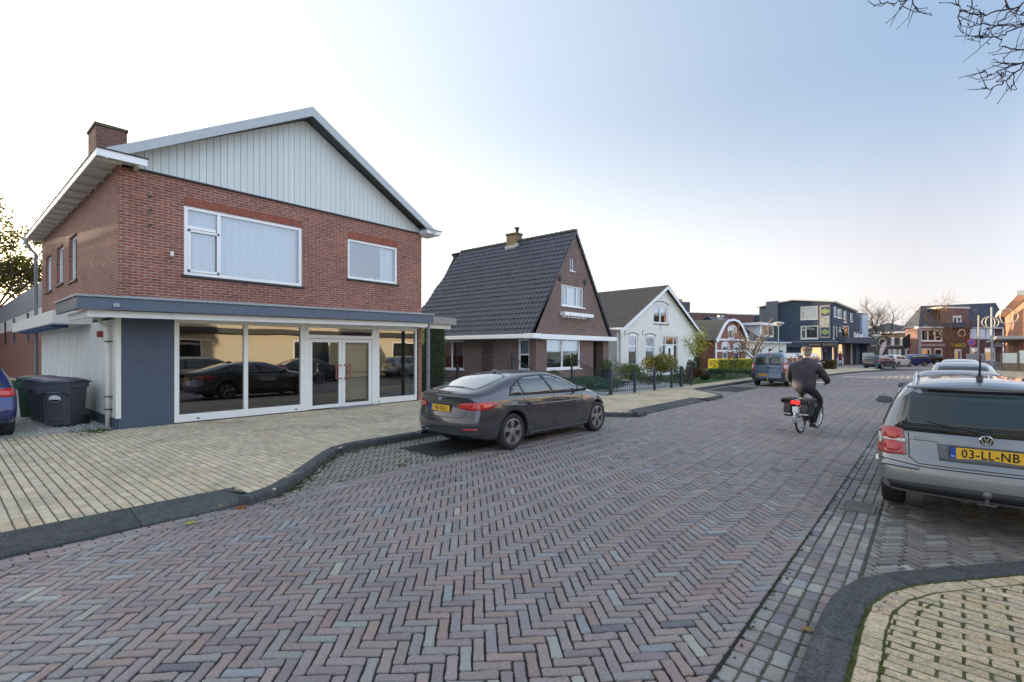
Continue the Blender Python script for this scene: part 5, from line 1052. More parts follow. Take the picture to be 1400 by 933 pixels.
# ---- opposite side of the street (seen in the shop windows) and neighbours added to block the sun from the street
F13 = Fc((9.5, 34), (0, -1)); hh = empty('opposite_shop', (9.5, 34, 0), 'cream rendered shop house across the street, seen only in reflections', 'building')
ops = [(3+i*4.2, 5.6+i*4.2, 4.0, 5.4) for i in range(7)]+[(4.5+i*9, 7.5+i*9, .4, 2.6) for i in range(3)]
mb = MB(); F13.wall(mb, [(0, 0), (34, 0), (34, 6.4), (0, 6.4)], ops); F13.box(mb, 0, 34, 0, 6.4, -8, -7.9); F13.box(mb, 0, 34, 6.3, 6.5, -8, .3); mb.build('wall', mat('cream_render', (.60, .54, .42), .8, var=.06), hh)
mb = MB(); F13.box(mb, 4, 30, 3.0, 3.35, .01, .7); mb.build('canopy', MATS['dark_shop_front'], hh)
for q in ops: simple_window(F13, q, hh, fw=.12)
wtext(F13, 17.0, 3.7, .06, 'De Bruin', .55, mat('orange_lettering', (.6, .3, .05), .6), 'lettering', hh)
for i, (p, q, h_, lb) in enumerate((((-52, -26), (-46, 2.5), 7.0, 'neighbouring brick house left of the frame'), ((-36, 10.4), (-29, 18.8), 3.3, 'low garage behind the passage beside the shop'))):  # sun blockers, added to keep the street in shade
    mb = MB(); mb.box((p[0], p[1], 0), (q[0], q[1], h_-.2)); o = empty('garage' if i else 'sun_block_house', (p[0], p[1], 0), lb, 'garage' if i else 'house'); mb.build('wall', BR_COT, o)
    mb = MB(); mb.prism([(p[1]-.3, h_-.2), (q[1]+.3, h_-.2), (q[1]+.3, h_), ((p[1]+q[1])/2, h_+(.3 if i else 1.2)), (p[1]-.3, h_)], lambda y, z, x: (x, y, z), p[0]-.3, q[0]+.3); mb.build('roof', M_TILEB, o)
    dr = MB(); dr.box((q[0], q[1]-4.2, 0.1), (q[0]+.04, q[1]-1.8, 2.2)); dr.build('door', M_WOOD, o)
t = empty('sun_block_hall', (-44, 70, 0), 'long low hall behind the houses, hidden from the street', 'building')  # added out of sight to keep the low sun off the far fronts
mb = MB(); mb.box((-44, 45, 0), (-37, 126, 7.3)); mb.build('wall', BR_FAR, t); mb = MB(); mb.box((-44.3, 44.7, 7.303), (-36.7, 126.3, 7.6)); mb.build('roof', M_ZINC, t)
# ================================================================ VEHICLES
def interp(tab, x):
    if x <= tab[0][0]: return tab[0][1]
    for (a, b), (c, d) in zip(tab, tab[1:]):
        if x <= c: return b+(d-b)*(x-a)/(c-a)
    return tab[-1][1]
def sinterp(tab, x):                     # smooth (Catmull-like) interpolation
    n = len(tab)
    if x <= tab[0][0]: return tab[0][1]
    if x >= tab[-1][0]: return tab[-1][1]
    for i in range(n-1):
        if x <= tab[i+1][0]:
            x0, y0 = tab[i]; x1, y1 = tab[i+1]; h = x1-x0; t = (x-x0)/h
            m0 = (y1-tab[i-1][1])/(x1-tab[i-1][0]) if i > 0 else (y1-y0)/h; m1 = (tab[i+2][1]-y0)/(tab[i+2][0]-x0) if i < n-2 else (y1-y0)/h
            return (2*t**3-3*t*t+1)*y0+(t**3-2*t*t+t)*h*m0+(-2*t**3+3*t*t)*y1+(t**3-t*t)*h*m1
class Car:
    def __init__(s, name, loc, heading, spec, paint, label, cat='car', group=None, scale=1):
        s.sp = spec; s.root = empty(name, loc, label, cat, group, rz=heading); s.root.scale = (scale,)*3; s.paint = paint; s.build_body()
    def build_body(s):
        sp = s.sp; L, W = sp['L'], sp['W']/2; N = sp.get('N', 26); m = 8
        xs = sorted(set([0, .10, .25]+[L*i/N for i in range(1, N)]+[L-.25, L-.10, L])); vs = []; rings = []
        for x in xs:
            zt = interp(sp['top'], x); zb = sinterp(sp['bot'], x); belt = min(interp(sp['belt'], x), zt-.10); w = W*sinterp(sp['plan'], x); wb = w*.955; g = (zt-.06)-belt
            tum = sp.get('tumble', .30); wr = wb-max(0, g)*tum-.02
            sd = [(.88*w, zb), (.975*w, zb+.07), (w, zb+.42*(belt-zb)), (.995*w, zb+.75*(belt-zb)), (.975*w, belt-.05), (wb, belt), (wb-(wb-wr)*.42+.006, belt+g*.5), (wr, zt-.065), (wr-.10, zt-.012)]
            ring = []
            for i in range(m+1):  # bottom, from left(+y) to right
                y = sd[0][0]*(1-2*i/m); ring.append((y, sd[0][1]))
            for q in sd[1:]: ring.append((-q[0], q[1]))
            tw = sd[-1][0]
            for i in range(1, m): y = -tw+2*tw*i/m; ring.append((y, zt-.012+sp.get('crown', .03)*(1-(y/tw)**2)))
            for q in sd[:0:-1]: ring.append((q[0], q[1]))
            R = []
            for y, z in ring:
                kr = max(0, 1-x/sp.get('rk', .9)); kf = max(0, 1-(L-x)/sp.get('fk', .9))
                X = x+kr*(sinterp(sp['rear'], z)+sp.get('rcurve', .14)*(abs(y)/W)**2.6)-kf*(sinterp(sp['front'], z)+sp.get('fcurve', .32)*(abs(y)/W)**2.4)
                R.append(len(vs)); vs.append((X-L/2, y, z))
            rings.append(R)
        n = len(rings[0]); fs = []
        for a, b in zip(rings, rings[1:]):
            for k in range(n): k2 = (k+1) % n; fs.append((a[k], b[k], b[k2], a[k2]))
        ns = 8                             # caps: bottom row m+1 points, sides, top row
        for ri, R in ((0, rings[0]), (1, rings[-1])):
            bot = R[:m+1]; right = R[m:m+1+ns]; top = [R[m+ns]]+R[m+ns+1:m+ns+m]+[R[m+ns+m]]; left = [R[0]]+R[:m+ns+m-1:-1][:ns]
            top = top[::-1]                # left to right order
            grid = [bot]
            for j in range(1, ns):
                a, b = left[j], right[j]; row = [a]
                for i in range(1, m):
                    t = i/m; pa, pb = Vector(vs[a]), Vector(vs[b]); p = pa.lerp(pb, t)
                    z = p.z; y = p.y; c = (abs(y)/W)
                    X = (sinterp(sp['rear'], z)+sp.get('rcurve', .14)*c**2.6) if ri == 0 else L-(sinterp(sp['front'], z)+sp.get('fcurve', .32)*c**2.4)
                    row.append(len(vs)); vs.append((X-L/2, y, z))
                row.append(b); grid.append(row)
            grid.append(top)
            for j in range(ns):
                for i in range(m):
                    q = (grid[j][i], grid[j][i+1], grid[j+1][i+1], grid[j+1][i]); fs.append(q if ri == 0 else q[::-1])
        mb = MB(); mb.mesh(vs, fs); o = mb.build('body', s.paint, s.root, world=False, merge=True)
        o.parent = None; o.modifiers.new('s', 'SUBSURF').levels = 2; o.modifiers['s'].render_levels = 2
        cuts = []
        for ax in sp['axles']:
            mb = MB(); r = sp['wr']+.055
            mb.tube([(ax-L/2, -W-.3, sp['wr']+.01), (ax-L/2, -W+.27, sp['wr']+.01)], r, 40); mb.tube([(ax-L/2, W-.27, sp['wr']+.01), (ax-L/2, W+.3, sp['wr']+.01)], r, 40)
            c = mb.build('cut', M_BLKP); cuts.append(c); b = o.modifiers.new('b', 'BOOLEAN'); b.object = c; b.operation = 'DIFFERENCE'; b.solver = 'EXACT'
        bpy.context.view_layer.update(); dg = bpy.context.evaluated_depsgraph_get(); me = bpy.data.meshes.new_from_object(o.evaluated_get(dg)); me.name = 'body'
        o.modifiers.clear(); o.data = me; me.materials.clear(); me.materials.append(s.paint); me.materials.append(M_BLKP)
        for p in me.polygons:
            c = p.center; inner = any((c.x-(ax-L/2))**2+(c.z-sp['wr'])**2 < (sp['wr']+.068)**2 and abs(c.y) < W*1.0 for ax in sp['axles']) and (abs(p.normal.y) > .9 and abs(c.y) < W-.2 or sum(1 for v in p.vertices if abs(sqrt((me.vertices[v].co.x-min((a-L/2 for a in sp['axles']), key=lambda q: abs(q-c.x)))**2+(me.vertices[v].co.z-sp['wr']-.01)**2)-sp['wr']-.055) < .004) == len(p.vertices))
            p.material_index = 1 if inner else 0; p.use_smooth = not inner
        for c in cuts: bpy.data.objects.remove(c, do_unlink=True)
        o.parent = s.root; s.body = o
        bm = bmesh.new(); bm.from_mesh(me); s.bvh = BVHTree.FromBMesh(bm); bm.free()
    def hit(s, axis, a, b):
        L = s.sp['L']
        if axis == 'L': o, d = Vector((a-L/2, 3, b)), Vector((0, -1, 0))
        elif axis == 'R': o, d = Vector((a-L/2, -3, b)), Vector((0, 1, 0))
        elif axis == 'rear': o, d = Vector((-L, a, b)), Vector((1, 0, 0))
        elif axis == 'front': o, d = Vector((L, a, b)), Vector((-1, 0, 0))
        else: o, d = Vector((a-L/2, b, 5)), Vector((0, 0, -1))
        r = s.bvh.ray_cast(o, d)
        if r[0] is None or (axis in 'LR' and (abs(r[1].dot(d)) < .38 or abs(r[0].y) < s.sp['W']*.26)): return None
        return (r[0], r[1], d)
    def panel(s, name, axis, poly, m, off=.004, step=.07, parent=None, th=.006, label=None, sm=True):
        """a sheet cut to a convex outline and laid on the body"""
        xs = [p[0] for p in poly]; ys = [p[1] for p in poly]; vid = {}; vs = []; fs = []
        nx = max(2, int((max(xs)-min(xs))/step)+1); ny = max(2, int((max(ys)-min(ys))/step)+1)
        for i in range(nx):
            for j in range(ny):
                x0, x1 = min(xs)+(max(xs)-min(xs))*i/nx, min(xs)+(max(xs)-min(xs))*(i+1)/nx; y0, y1 = min(ys)+(max(ys)-min(ys))*j/ny, min(ys)+(max(ys)-min(ys))*(j+1)/ny
                q = clip_convex([(x0, y0), (x1, y0), (x1, y1), (x0, y1)], poly)
                if len(q) < 3: continue
                ids = []
                for p in q:
                    k = (round(p[0], 4), round(p[1], 4))
                    if k not in vid:
                        h = s.hit(axis, *k)
                        if not h: vid[k] = None
                        else:
                            n = h[1] if h[1].dot(h[2]) < 0 else -h[1]; vid[k] = len(vs); vs.append(h[0]+n*off)
                    ids.append(vid[k])
                if None in ids: continue
                ids2 = []
                for i_ in ids:
                    if i_ not in ids2: ids2.append(i_)
                if len(ids2) > 2: fs.append(tuple(ids2))
        mb = MB(); mb.mesh(vs, fs); o = mb.build(name, m, parent or s.root, world=False, label=label)
        if sm: o.data.polygons.foreach_set('use_smooth', [True]*len(o.data.polygons))
        bm = bmesh.new(); bm.from_mesh(o.data); bmesh.ops.recalc_face_normals(bm, faces=bm.faces)
        out_ = {'L': Vector((0, 1, 0)), 'R': Vector((0, -1, 0)), 'rear': Vector((-1, 0, 0)), 'front': Vector((1, 0, 0)), 'top': Vector((0, 0, 1))}[axis]
        if sum((f.normal.dot(out_) for f in bm.faces), 0) < 0: bmesh.ops.reverse_faces(bm, faces=bm.faces)
        bm.to_mesh(o.data); bm.free()
        if th: solid(o, th, -1)
        return o
    def line(s, name, axis, pts, m, r=.004, off=.001, parent=None, n=10):
        P_ = []
        for a, b in zip(pts, pts[1:]):
            for i in range(n):
                h = s.hit(axis, a[0]+(b[0]-a[0])*i/n, a[1]+(b[1]-a[1])*i/n)
                if h: nn = h[1] if h[1].dot(h[2]) < 0 else -h[1]; P_.append(h[0]+nn*off)
        h = s.hit(axis, *pts[-1])
        if h: P_.append(h[0])
        if len(P_) < 2: return None
        mb = MB(); mb.tube(P_, r, 5); return mb.build(name, m, parent or s.root, world=False)
    def wheel(s, ax, side, rimm, spokes=5, style=0):
        sp = s.sp; L = sp['L']; W = sp['W']/2; r = sp['wr']; wd = .21; y0 = side*(W-.035); c = Vector((ax-L/2, y0, r)); rr = r*.70
        fn = lambda a, b, h: (c.x+a, c.y+side*h, c.z+b)
        mb = MB(); mb.lathe([(rr, -.01), (rr+.02, .0), (r-.05, .008), (r-.018, -.004), (r, -.03), (r, -wd+.03), (r-.02, -wd), (rr, -wd), (rr-.01, -wd+.02)], fn, 40)
        t = mb.build('wheel', M_RUB, s.root, world=False, smooth=True, merge=True)
        mb = MB(); mb.lathe([(rr+.004, -.004), (rr-.012, .0), (rr-.02, -.03), (rr-.03, -.15), (.001, -.15)], fn, 40); mb.cur = 0
        mb.lathe([(rr*.30, -.018), (rr*.26, -.006), (.001, -.004)], fn, 20)
        for k in range(spokes):
            for dd in ((-.085, .085) if style == 0 else (0,)):
                a = 2*pi*k/spokes+pi/2; a2 = a+dd; w0, w1 = (.022, .026) if style == 0 else (.05, .07)
                di = Vector((cos(a+dd*.3), sin(a+dd*.3))); do = Vector((cos(a2*1.0+dd*.55), sin(a2+dd*.55))); ni = Vector((-di.y, di.x)); no = Vector((-do.y, do.x))
                p = [di*rr*.2-ni*w0, di*rr*.2+ni*w0, do*(rr-.012)+no*w1, do*(rr-.012)-no*w1]
                mb.mesh([fn(q.x, q.y, h) for h in (-.035, -.012) for q in p], [(0, 1, 2, 3), (7, 6, 5, 4), (0, 4, 5, 1), (1, 5, 6, 2), (2, 6, 7, 3), (3, 7, 4, 0)])
        mb.build('rim', rimm, t, world=False, merge=False, bevel=.004)
        mb = MB(); mb.lathe([(rr*.62, -.10), (rr*.62, -.095), (.001, -.095)], fn, 24); mb.build('brake_disc', mat('brake_disc', (.16, .15, .14), .4, .7), t, world=False)
    def plate(s, axis, y, z, text, front=False, w_=.52, h_=.11, size=.082):
        h = s.hit(axis, y, z)
        if not h: return
        n = h[1] if h[1].dot(h[2]) < 0 else -h[1]; sg = -1 if axis == 'rear' else 1; x = h[0].x+sg*.014
        M = Matrix.Translation((x, y, z)) @ Matrix.Rotation(-sg*0+0, 4, 'Y')
        if axis == 'rear': B = Matrix(((0, 0, -1, 0), (-1, 0, 0, 0), (0, 1, 0, 0), (0, 0, 0, 1)))
        else: B = Matrix(((0, 0, 1, 0), (1, 0, 0, 0), (0, 1, 0, 0), (0, 0, 0, 1)))
        M = M @ B
        mb = MB(); mb.box((-w_/2-.008, -h_/2-.012, -.012), (w_/2+.008, h_/2+.008, -.002), 0, M); mb.box((-w_/2, -h_/2, -.002), (w_/2, h_/2, .002), 1, M); mb.box((-w_/2, -h_/2, .002), (-w_/2+.042, h_/2, .003), 2, M)
        o = mb.build('number_plate', [M_BLKP, M_YEL, M_BLUE], s.root, world=False)
        if text: text_obj(text, size*1.15, M @ Matrix.Translation((.02, -.002, .003)) @ Matrix.Diagonal((.80, 1, 1, 1)), M_TXT, 'lettering', o, .0008, .0018, 1.12, world=False); text_obj('NL', .024, M @ Matrix.Translation((-w_/2+.021, -h_*.28, .004)), M_WTXT, 'lettering', o, .0005, world=False)
        return o
    def mirror(s, x, z, m=None, glassout=True):
        W = s.sp['W']/2
        for sd_, ax in ((1, 'L'), (-1, 'R')):
            h = s.hit(ax, x, z-.06); y = h[0].y if h else sd_*W*.9; mb = MB(); X = x-s.sp['L']/2
            prof = []; c = Vector((X, y+sd_*.14, z))
            n = 12; vs = []
            for i, (k, dx) in enumerate(((.75, -.045), (1, -.035), (.98, .02), (.7, .075), (.25, .10))):
                for j in range(n): a = 2*pi*j/n; ca, sa = cos(a), sin(a); sq = lambda v: (abs(v)**.6)*(1 if v > 0 else -1); vs.append((c.x+dx, c.y+sq(ca)*.105*k, c.z+sq(sa)*.06*k))
            mb.mesh(vs, [(i*n+j, i*n+(j+1) % n, (i+1)*n+(j+1) % n, (i+1)*n+j) for i in range(4) for j in range(n)]+[tuple(range(4*n, 5*n)), tuple(range(n-1, -1, -1))])
            mb.tube([(X+.02, y-sd_*.02, z-.045), (X+.01, y+sd_*.08, z-.03)], .022, 8); o = mb.build('wing_mirror', m or s.paint, s.root, world=False, smooth=True)
            g = MB(); g.mesh([(c.x-.0465, c.y+(abs(cos(2*pi*j/n))**.6)*(1 if cos(2*pi*j/n) > 0 else -1)*.078, c.z+(abs(sin(2*pi*j/n))**.6)*(1 if sin(2*pi*j/n) > 0 else -1)*.045) for j in range(n)], [tuple(range(n))]); g.build('mirror_glass', mat('mirror_silver', (.8, .85, .9), .03, 1), o, world=False)
def paint(name, col, metal=.55, rough=.32): return mat(name, col, rough, metal, coat=1.0, var=.05, scale=2)
P_BMW = paint('grey_brown_paint', (.080, .078, .088), .6, .23); P_SIL = paint('silver_grey_paint', (.25, .262, .275), .55, .30); P_VAN = paint('slate_blue_paint', (.13, .19, .28), .35); P_BLU = paint('blue_car_paint', (.018, .035, .15), .4); P_DRK = paint('dark_car_paint', (.022, .028, .060), .1); P_WHT = paint('white_car_paint', (.62, .63, .64), .1); P_SLV = paint('silver_car_paint', (.42, .44, .46), .7); P_BLK = paint('black_car_paint', (.015, .016, .02), .4); P_BL2 = paint('royal_blue_paint', (.02, .05, .19), .4)
# ---------------- grey brown fastback sedan
BM = dict(L=4.64, W=1.82, wr=.33, axles=(1.03, 3.84), N=30,
  top=[(0, 1.02), (.10, 1.06), (.45, 1.13), (.80, 1.215), (1.2, 1.315), (1.55, 1.365), (1.95, 1.385), (2.35, 1.375), (2.7, 1.31), (3.05, 1.17), (3.35, 1.03), (3.5, .985), (4.0, .93), (4.4, .85), (4.64, .74)],
  bot=[(0, .30), (.5, .20), (1, .17), (3.9, .17), (4.4, .18), (4.64, .22)],
  belt=[(0, .90), (.5, .955), (1.2, .965), (2.5, .93), (3.3, .90), (4.2, .80), (4.64, .60)],
  plan=[(0, .90), (.35, .965), (1, 1.0), (2.3, .985), (3.7, .995), (4.25, .93), (4.64, .80)],
  rear=[(.2, .10), (.35, .02), (.55, -.01), (.72, .045), (.8, .06), (.95, .045), (1.05, .02), (1.4, .3)], front=[(.1, .10), (.35, .0), (.55, .02), (.75, .12), (1, .3)], rcurve=.22, fcurve=.42, tumble=.52, crown=.035)
hd = atan2(9.61-6.85, -5.69+5.79)
bm_dir = Vector((cos(hd), sin(hd))); rw = Vector((-5.77, 6.85)); cpos = rw+bm_dir*(4.64/2-1.03)+Vector((-bm_dir.y, bm_dir.x))*(.91-.02)
car = Car('parked_car', (cpos.x, cpos.y, 0.0), hd, BM, P_BMW, 'grey brown four door fastback sedan parked in the bay before the shop', 'car')
R_ = 'R'
win = {'quarter': [(.98, 1.005), (1.07, 1.115), (1.27, 1.20), (1.30, .985)], 'door': [(1.345, .985), (1.315, 1.215), (1.55, 1.285), (2.02, 1.30), (2.20, .965)], 'front': [(2.285, .965), (2.11, 1.30), (2.35, 1.285), (2.75, 1.17), (3.12, .995), (3.14, .955)]}
for ax in 'RL':
    car.panel('window_trim', ax, [(.93, .985), (1.04, 1.135), (1.30, 1.245), (1.6, 1.31), (2.1, 1.325), (2.4, 1.31), (2.8, 1.185), (3.2, .985), (3.2, .935), (2.4, .945)], M_BLKP, off=.003)
    for k, pl_ in win.items():
        car.panel('side_window', ax, pl_, M_CARGL, off=.007, step=.08)
    for pts in ([(1.30, .95), (1.36, .75), (1.62, .42), (1.66, .3)], [(2.25, .95), (2.24, .6), (2.25, .29)], [(3.2, .92), (3.22, .7), (3.26, .5), (3.22, .3)], [(1.66, .29), (3.2, .29)]):
        car.line('door_gap', ax, pts, M_BLKP, .004)
    car.line('crease', ax, [(.5, .86), (1.3, .80), (2.4, .775), (3.2, .77)], P_BMW, .012, off=-.004)
    for x in (1.50, 2.44):
        h = car.hit(ax, x, .83)
        if h:
            sg = 1 if ax == 'L' else -1; mb = MB(); p = h[0]; mb.tube([(p.x-.09, p.y, p.z), (p.x-.07, p.y+sg*.032, p.z+.004), (p.x+.06, p.y+sg*.035, p.z+.004), (p.x+.10, p.y, p.z)], [.012, .015, .015, .012], 8); mb.build('door_handle', P_BMW, car.root, world=False, smooth=True)
    car.panel('fuel_flap' if ax == 'R' else 'side_vent', ax, [(.90, .72), (.91, .86), (.98, .89), (1.13, .89), (1.16, .74), (1.08, .70)] if ax == 'R' else [(3.34, .42), (3.36, .62), (3.40, .62), (3.38, .42)], P_BMW if ax == 'R' else M_BLKP, off=.002, th=.001)
    car.panel('side_vent', ax, [(3.335, .46), (3.36, .62), (3.42, .62), (3.375, .46)], M_BLKP, off=.003)
    sg = 1 if ax == 'L' else -1
    car.panel('tail_lamp', 'rear', [(sg*.44, .80), (sg*.44, .87), (sg*.62, .90), (sg*.84, .91), (sg*.88, .86), (sg*.86, .78), (sg*.70, .765)], M_REDL, off=.012)
    car.panel('tail_lamp', ax, [(.05, .78), (.05, .90), (.24, .905), (.34, .87), (.30, .80), (.16, .77)], M_REDL, off=.012, step=.03)
    car.panel('reflector', 'rear', [(sg*.55, .43), (sg*.55, .455), (sg*.8, .46), (sg*.8, .435)], M_REDL, off=.006)
    car.line('sill_line', ax, [(1.5, .25), (3.4, .25)], M_BLKP, .02, off=0)
rear_gl = [(.38, -.50), (.38, .50), (.66, .56), (1.22, .50), (1.30, .30), (1.32, 0), (1.30, -.30), (1.22, -.50), (.66, -.56)]
car.panel('rear_window', 'top', rear_gl, mat('pale_rear_glass', (.10, .13, .14), .05, coat=1, spec=1), off=.006, step=.08)
car.panel('windscreen', 'top', [(2.55, -.50), (2.55, .50), (3.3, .68), (3.38, 0), (3.3, -.68)], M_CARGL, off=.006, step=.09)
car.line('boot_gap', 'rear', [(-.62, .95), (-.60, .70), (-.5, .635), (.5, .635), (.60, .70), (.62, .95)], M_BLKP, .005)
car.line('boot_lip', 'rear', [(-.72, 1.035), (0, 1.05), (.72, 1.035)], P_BMW, .013)
car.line('bumper_line', 'rear', [(-.85, .50), (-.5, .47), (.5, .47), (.85, .50)], M_BLKP, .006)
car.panel('bumper_insert', 'rear', [(-.7, .30), (-.7, .36), (.7, .36), (.7, .30)], M_BLKP, off=.004)
h = car.hit('rear', 0, .95); mb = MB(); mb.prism([(.04*cos(a*pi/10), .95+.04*sin(a*pi/10)) for a in range(20)], lambda y, z, x: (x, y, z), h[0].x-.012, h[0].x-.002)
bd = mb.build('badge', mat('badge_silver', (.6, .65, .7), .25, .8), car.root, world=False)
mb = MB()
for k in (0, 2): mb.prism([(0, .95)]+[(.029*cos((k+i/4)*pi/2), .95+.029*sin((k+i/4)*pi/2)) for i in range(5)], lambda y, z, x: (x, y, z), h[0].x-.014, h[0].x-.012)
mb.build('badge_fields', M_BLUE, bd, world=False)
car.plate('rear', 0, .785, 'HK-223-S')
for ax_ in BM['axles']:
    for sd_ in (1, -1): car.wheel(ax_, sd_, mat('dark_rim', (.34, .32, .32), .3, .7), 5, 0)
car.mirror(3.05, 1.02, M_BLKP)
mb = MB(); mb.tube([(1.30-2.32, 0, 1.335), (1.42-2.32, 0, 1.40), (1.52-2.32, 0, 1.38)], [.03, .035, .02], 8); mb.build('roof_fin', P_BMW, car.root, world=False, smooth=True)
for y in (.60, .52):
    mb = MB(); mb.tube([(-2.34, y, .28), (-2.15, y, .28)], .035, 14); mb.build('exhaust_pipe', M_CHR, car.root, world=False)
for sg in (1, -1): car.panel('headlamp', 'front', [(sg*.48, .64), (sg*.5, .74), (sg*.78, .78), (sg*.80, .70)], M_CLEARL, off=.01)
# ---------------- silver estate
PA = dict(L=4.68, W=1.75, wr=.315, axles=(1.0, 3.70), N=28,
  top=[(0, 1.40), (.25, 1.43), (.8, 1.455), (1.6, 1.468), (2.3, 1.455), (2.75, 1.38), (3.2, 1.16), (3.5, 1.0), (3.65, .965), (4.2, .90), (4.55, .80), (4.68, .70)],
  bot=[(0, .33), (.5, .24), (1, .20), (4.3, .20), (4.68, .24)], belt=[(0, .975), (1, .955), (3, .92), (3.6, .88), (4.68, .62)],
  plan=[(0, .955), (.4, .985), (1.2, 1.0), (3.6, .99), (4.25, .94), (4.68, .82)],
  rear=[(.2, .12), (.36, .03), (.50, -.02), (.58, -.02), (.64, .07), (.80, .085), (.97, .12), (1.15, .22), (1.36, .34), (1.42, .36), (1.5, .38)], front=[(.2, .08), (.4, 0), (.6, .05), (.8, .2)], rk=.75, rcurve=.16, fcurve=.36, tumble=.36, crown=.05)
pc = Vector((.415, 6.42)); hdP = radians(90)
car = Car('parked_car', (pc.x, pc.y+2.34, .01), hdP, PA, P_SIL, 'silver grey estate car with roof rails and tow bar, nearest on the right', 'car')
car.panel('rear_window', 'rear', [(-.70, .985), (-.62, 1.36), (-.55, 1.385), (.55, 1.385), (.62, 1.36), (.70, .985), (.66, .955), (-.66, .955)], mat('dark_glass_edge', (.012, .013, .014), .15, coat=1), off=.004, step=.09)
car.panel('rear_pane', 'rear', [(-.645, 1.00), (-.575, 1.34), (.575, 1.34), (.645, 1.00)], mat('rear_pane_glass', (.035, .048, .052), .05, spec=.55), off=.009, step=.09, parent=None)
for sg, ax in ((1, 'L'), (-1, 'R')):
    car.panel('window_trim', ax, [(.36, .99), (.60, 1.35), (1.0, 1.385), (2.3, 1.365), (2.75, 1.26), (3.25, 1.0), (3.25, .945)], M_BLKP, off=.003)
    car.panel('side_window', ax, [(.46, 1.01), (.66, 1.32), (1.18, 1.345), (1.24, .99)], M_CARGL, off=.007); car.panel('side_window', ax, [(1.30, .99), (1.27, 1.345), (2.08, 1.34), (2.12, .98)], M_CARGL, off=.007); car.panel('side_window', ax, [(2.19, .98), (2.15, 1.34), (2.32, 1.32), (2.72, 1.21), (3.12, .97)], M_CARGL, off=.007)
    for pts in ([(1.27, .95), (1.30, .7), (1.52, .45), (1.55, .3)], [(2.15, .95), (2.15, .3)], [(3.2, .92), (3.2, .3)]): car.line('door_gap', ax, pts, M_BLKP, .004)
    car.line('side_moulding', ax, [(.4, .56), (3.3, .54)], P_SIL, .018, off=.0)
    tl = car.panel('tail_lamp', 'rear', [(sg*.60, .715), (sg*.625, .965), (sg*.70, .985), (sg*.875, .975), (sg*.875, .715), (sg*.75, .70)], mat('lamp_faded_red', (.40, .05, .045), .15, coat=1), off=.012, step=.04)
    for zz, rr_, mm in ((.91, .062, M_REDL), (.79, .068, M_REDL)):
        car.panel('lamp_lens', 'rear', [(sg*.715+rr_*cos(a*pi/9), zz+rr_*sin(a*pi/9)*.85) for a in range(18)], mm, off=.019, step=.03, parent=tl)
    car.panel('lamp_lens', 'rear', [(sg*.605, .835), (sg*.61, .87), (sg*.80, .865), (sg*.80, .835)], M_CLEARL, off=.015, step=.05, parent=tl)
    car.panel('lamp_lens', 'rear', [(sg*.80, .80), (sg*.81, .91), (sg*.865, .91), (sg*.865, .80)], M_CLEARL, off=.016, step=.03, parent=tl)
    car.panel('tail_lamp', ax, [(.13, .715), (.13, .965), (.30, .955), (.285, .72)], MATS['lamp_faded_red'], off=.010, step=.03)
    mb = MB(); pts = []
    for x, dz in ((.50, .0), (.58, .045), (.75, .06), (1.6, .06), (2.4, .055), (2.55, .045), (2.62, .0)):
        hh_ = car.hit('top', x, sg*.54); pts.append(hh_[0]+Vector((0, 0, dz)))
    mb.tube(pts, .017, 8); mb.build('roof_rail', mat('rail_silver', (.6, .61, .63), .3, .8), car.root, world=False, smooth=True)
    car.line('bumper_strip', 'rear', [(sg*.50, .60), (sg*.80, .605)], P_SIL, .022, off=.008, n=6); car.line('bumper_strip', ax, [(.20, .605), (.55, .60)], P_SIL, .022, off=.004, n=6)
car.line('bumper_edge', 'rear', [(-.82, .655), (-.45, .618), (.45, .618), (.82, .655)], M_BLKP, .006, off=.0)
car.panel('lower_bumper', 'rear', [(-.8, .36), (-.8, .44), (-.3, .455), (.3, .455), (.8, .44), (.8, .36)], M_BLKP, off=.004)
car.line('tailgate_gap', 'rear', [(-.585, .95), (-.575, .70), (-.50, .645), (.50, .645), (.575, .70), (.585, .95)], M_BLKP, .005)
car.line('tailgate_crease', 'rear', [(-.585, .875), (-.34, .875)], M_BLKP, .0035); car.line('tailgate_crease', 'rear', [(.34, .875), (.585, .875)], M_BLKP, .0035)
car.panel('plate_recess', 'rear', [(-.34, .70), (-.36, .86), (.36, .86), (.34, .70)], mat('recess_grey', (.12, .125, .13), .5), off=.003, step=.05)
car.plate('rear', 0, .790, '03-LL-NB', size=.099)
h = car.hit('rear', 0, .79); text_obj('www.autobedrijfdemeer.nl', .018, Matrix.Translation((h[0].x-.0185, 0, .7275)) @ Matrix(((0, 0, -1, 0), (-1, 0, 0, 0), (0, 1, 0, 0), (0, 0, 0, 1))), M_WTXT, 'lettering', car.root, .0004, world=False)
car.line('spoiler_edge', 'rear', [(-.60, 1.395), (0, 1.41), (.60, 1.395)], P_SIL, .016, off=.004)
h = car.hit('rear', 0, .925); bx = h[0].x
mb = MB(); fn = lambda a, b, hh_: (bx-hh_, -a, .925+b)
mb.lathe([(.050, .0), (.052, .008), (.046, .012), (.043, .006)], fn, 28); mb.lathe([(.043, .005), (.001, .005)], fn, 28, mi=1)
def bar2(p, q, w_):
    d = (Vector(q)-Vector(p)).normalized(); n_ = Vector((-d.y, d.x))*w_/2; mb.prism([tuple(Vector(p)-n_), tuple(Vector(q)-n_), tuple(Vector(q)+n_), tuple(Vector(p)+n_)], lambda a, b, hh_: fn(a, b, hh_), .006, .012)
for sg in (1, -1): bar2((sg*.018, .040), (sg*.005, .004), .008); bar2((sg*.038, .022), (sg*.018, -.038), .008); bar2((sg*.018, -.038), (0, -.004), .008)
mb.build('badge', [M_CHR, M_BLKP], car.root, world=False)
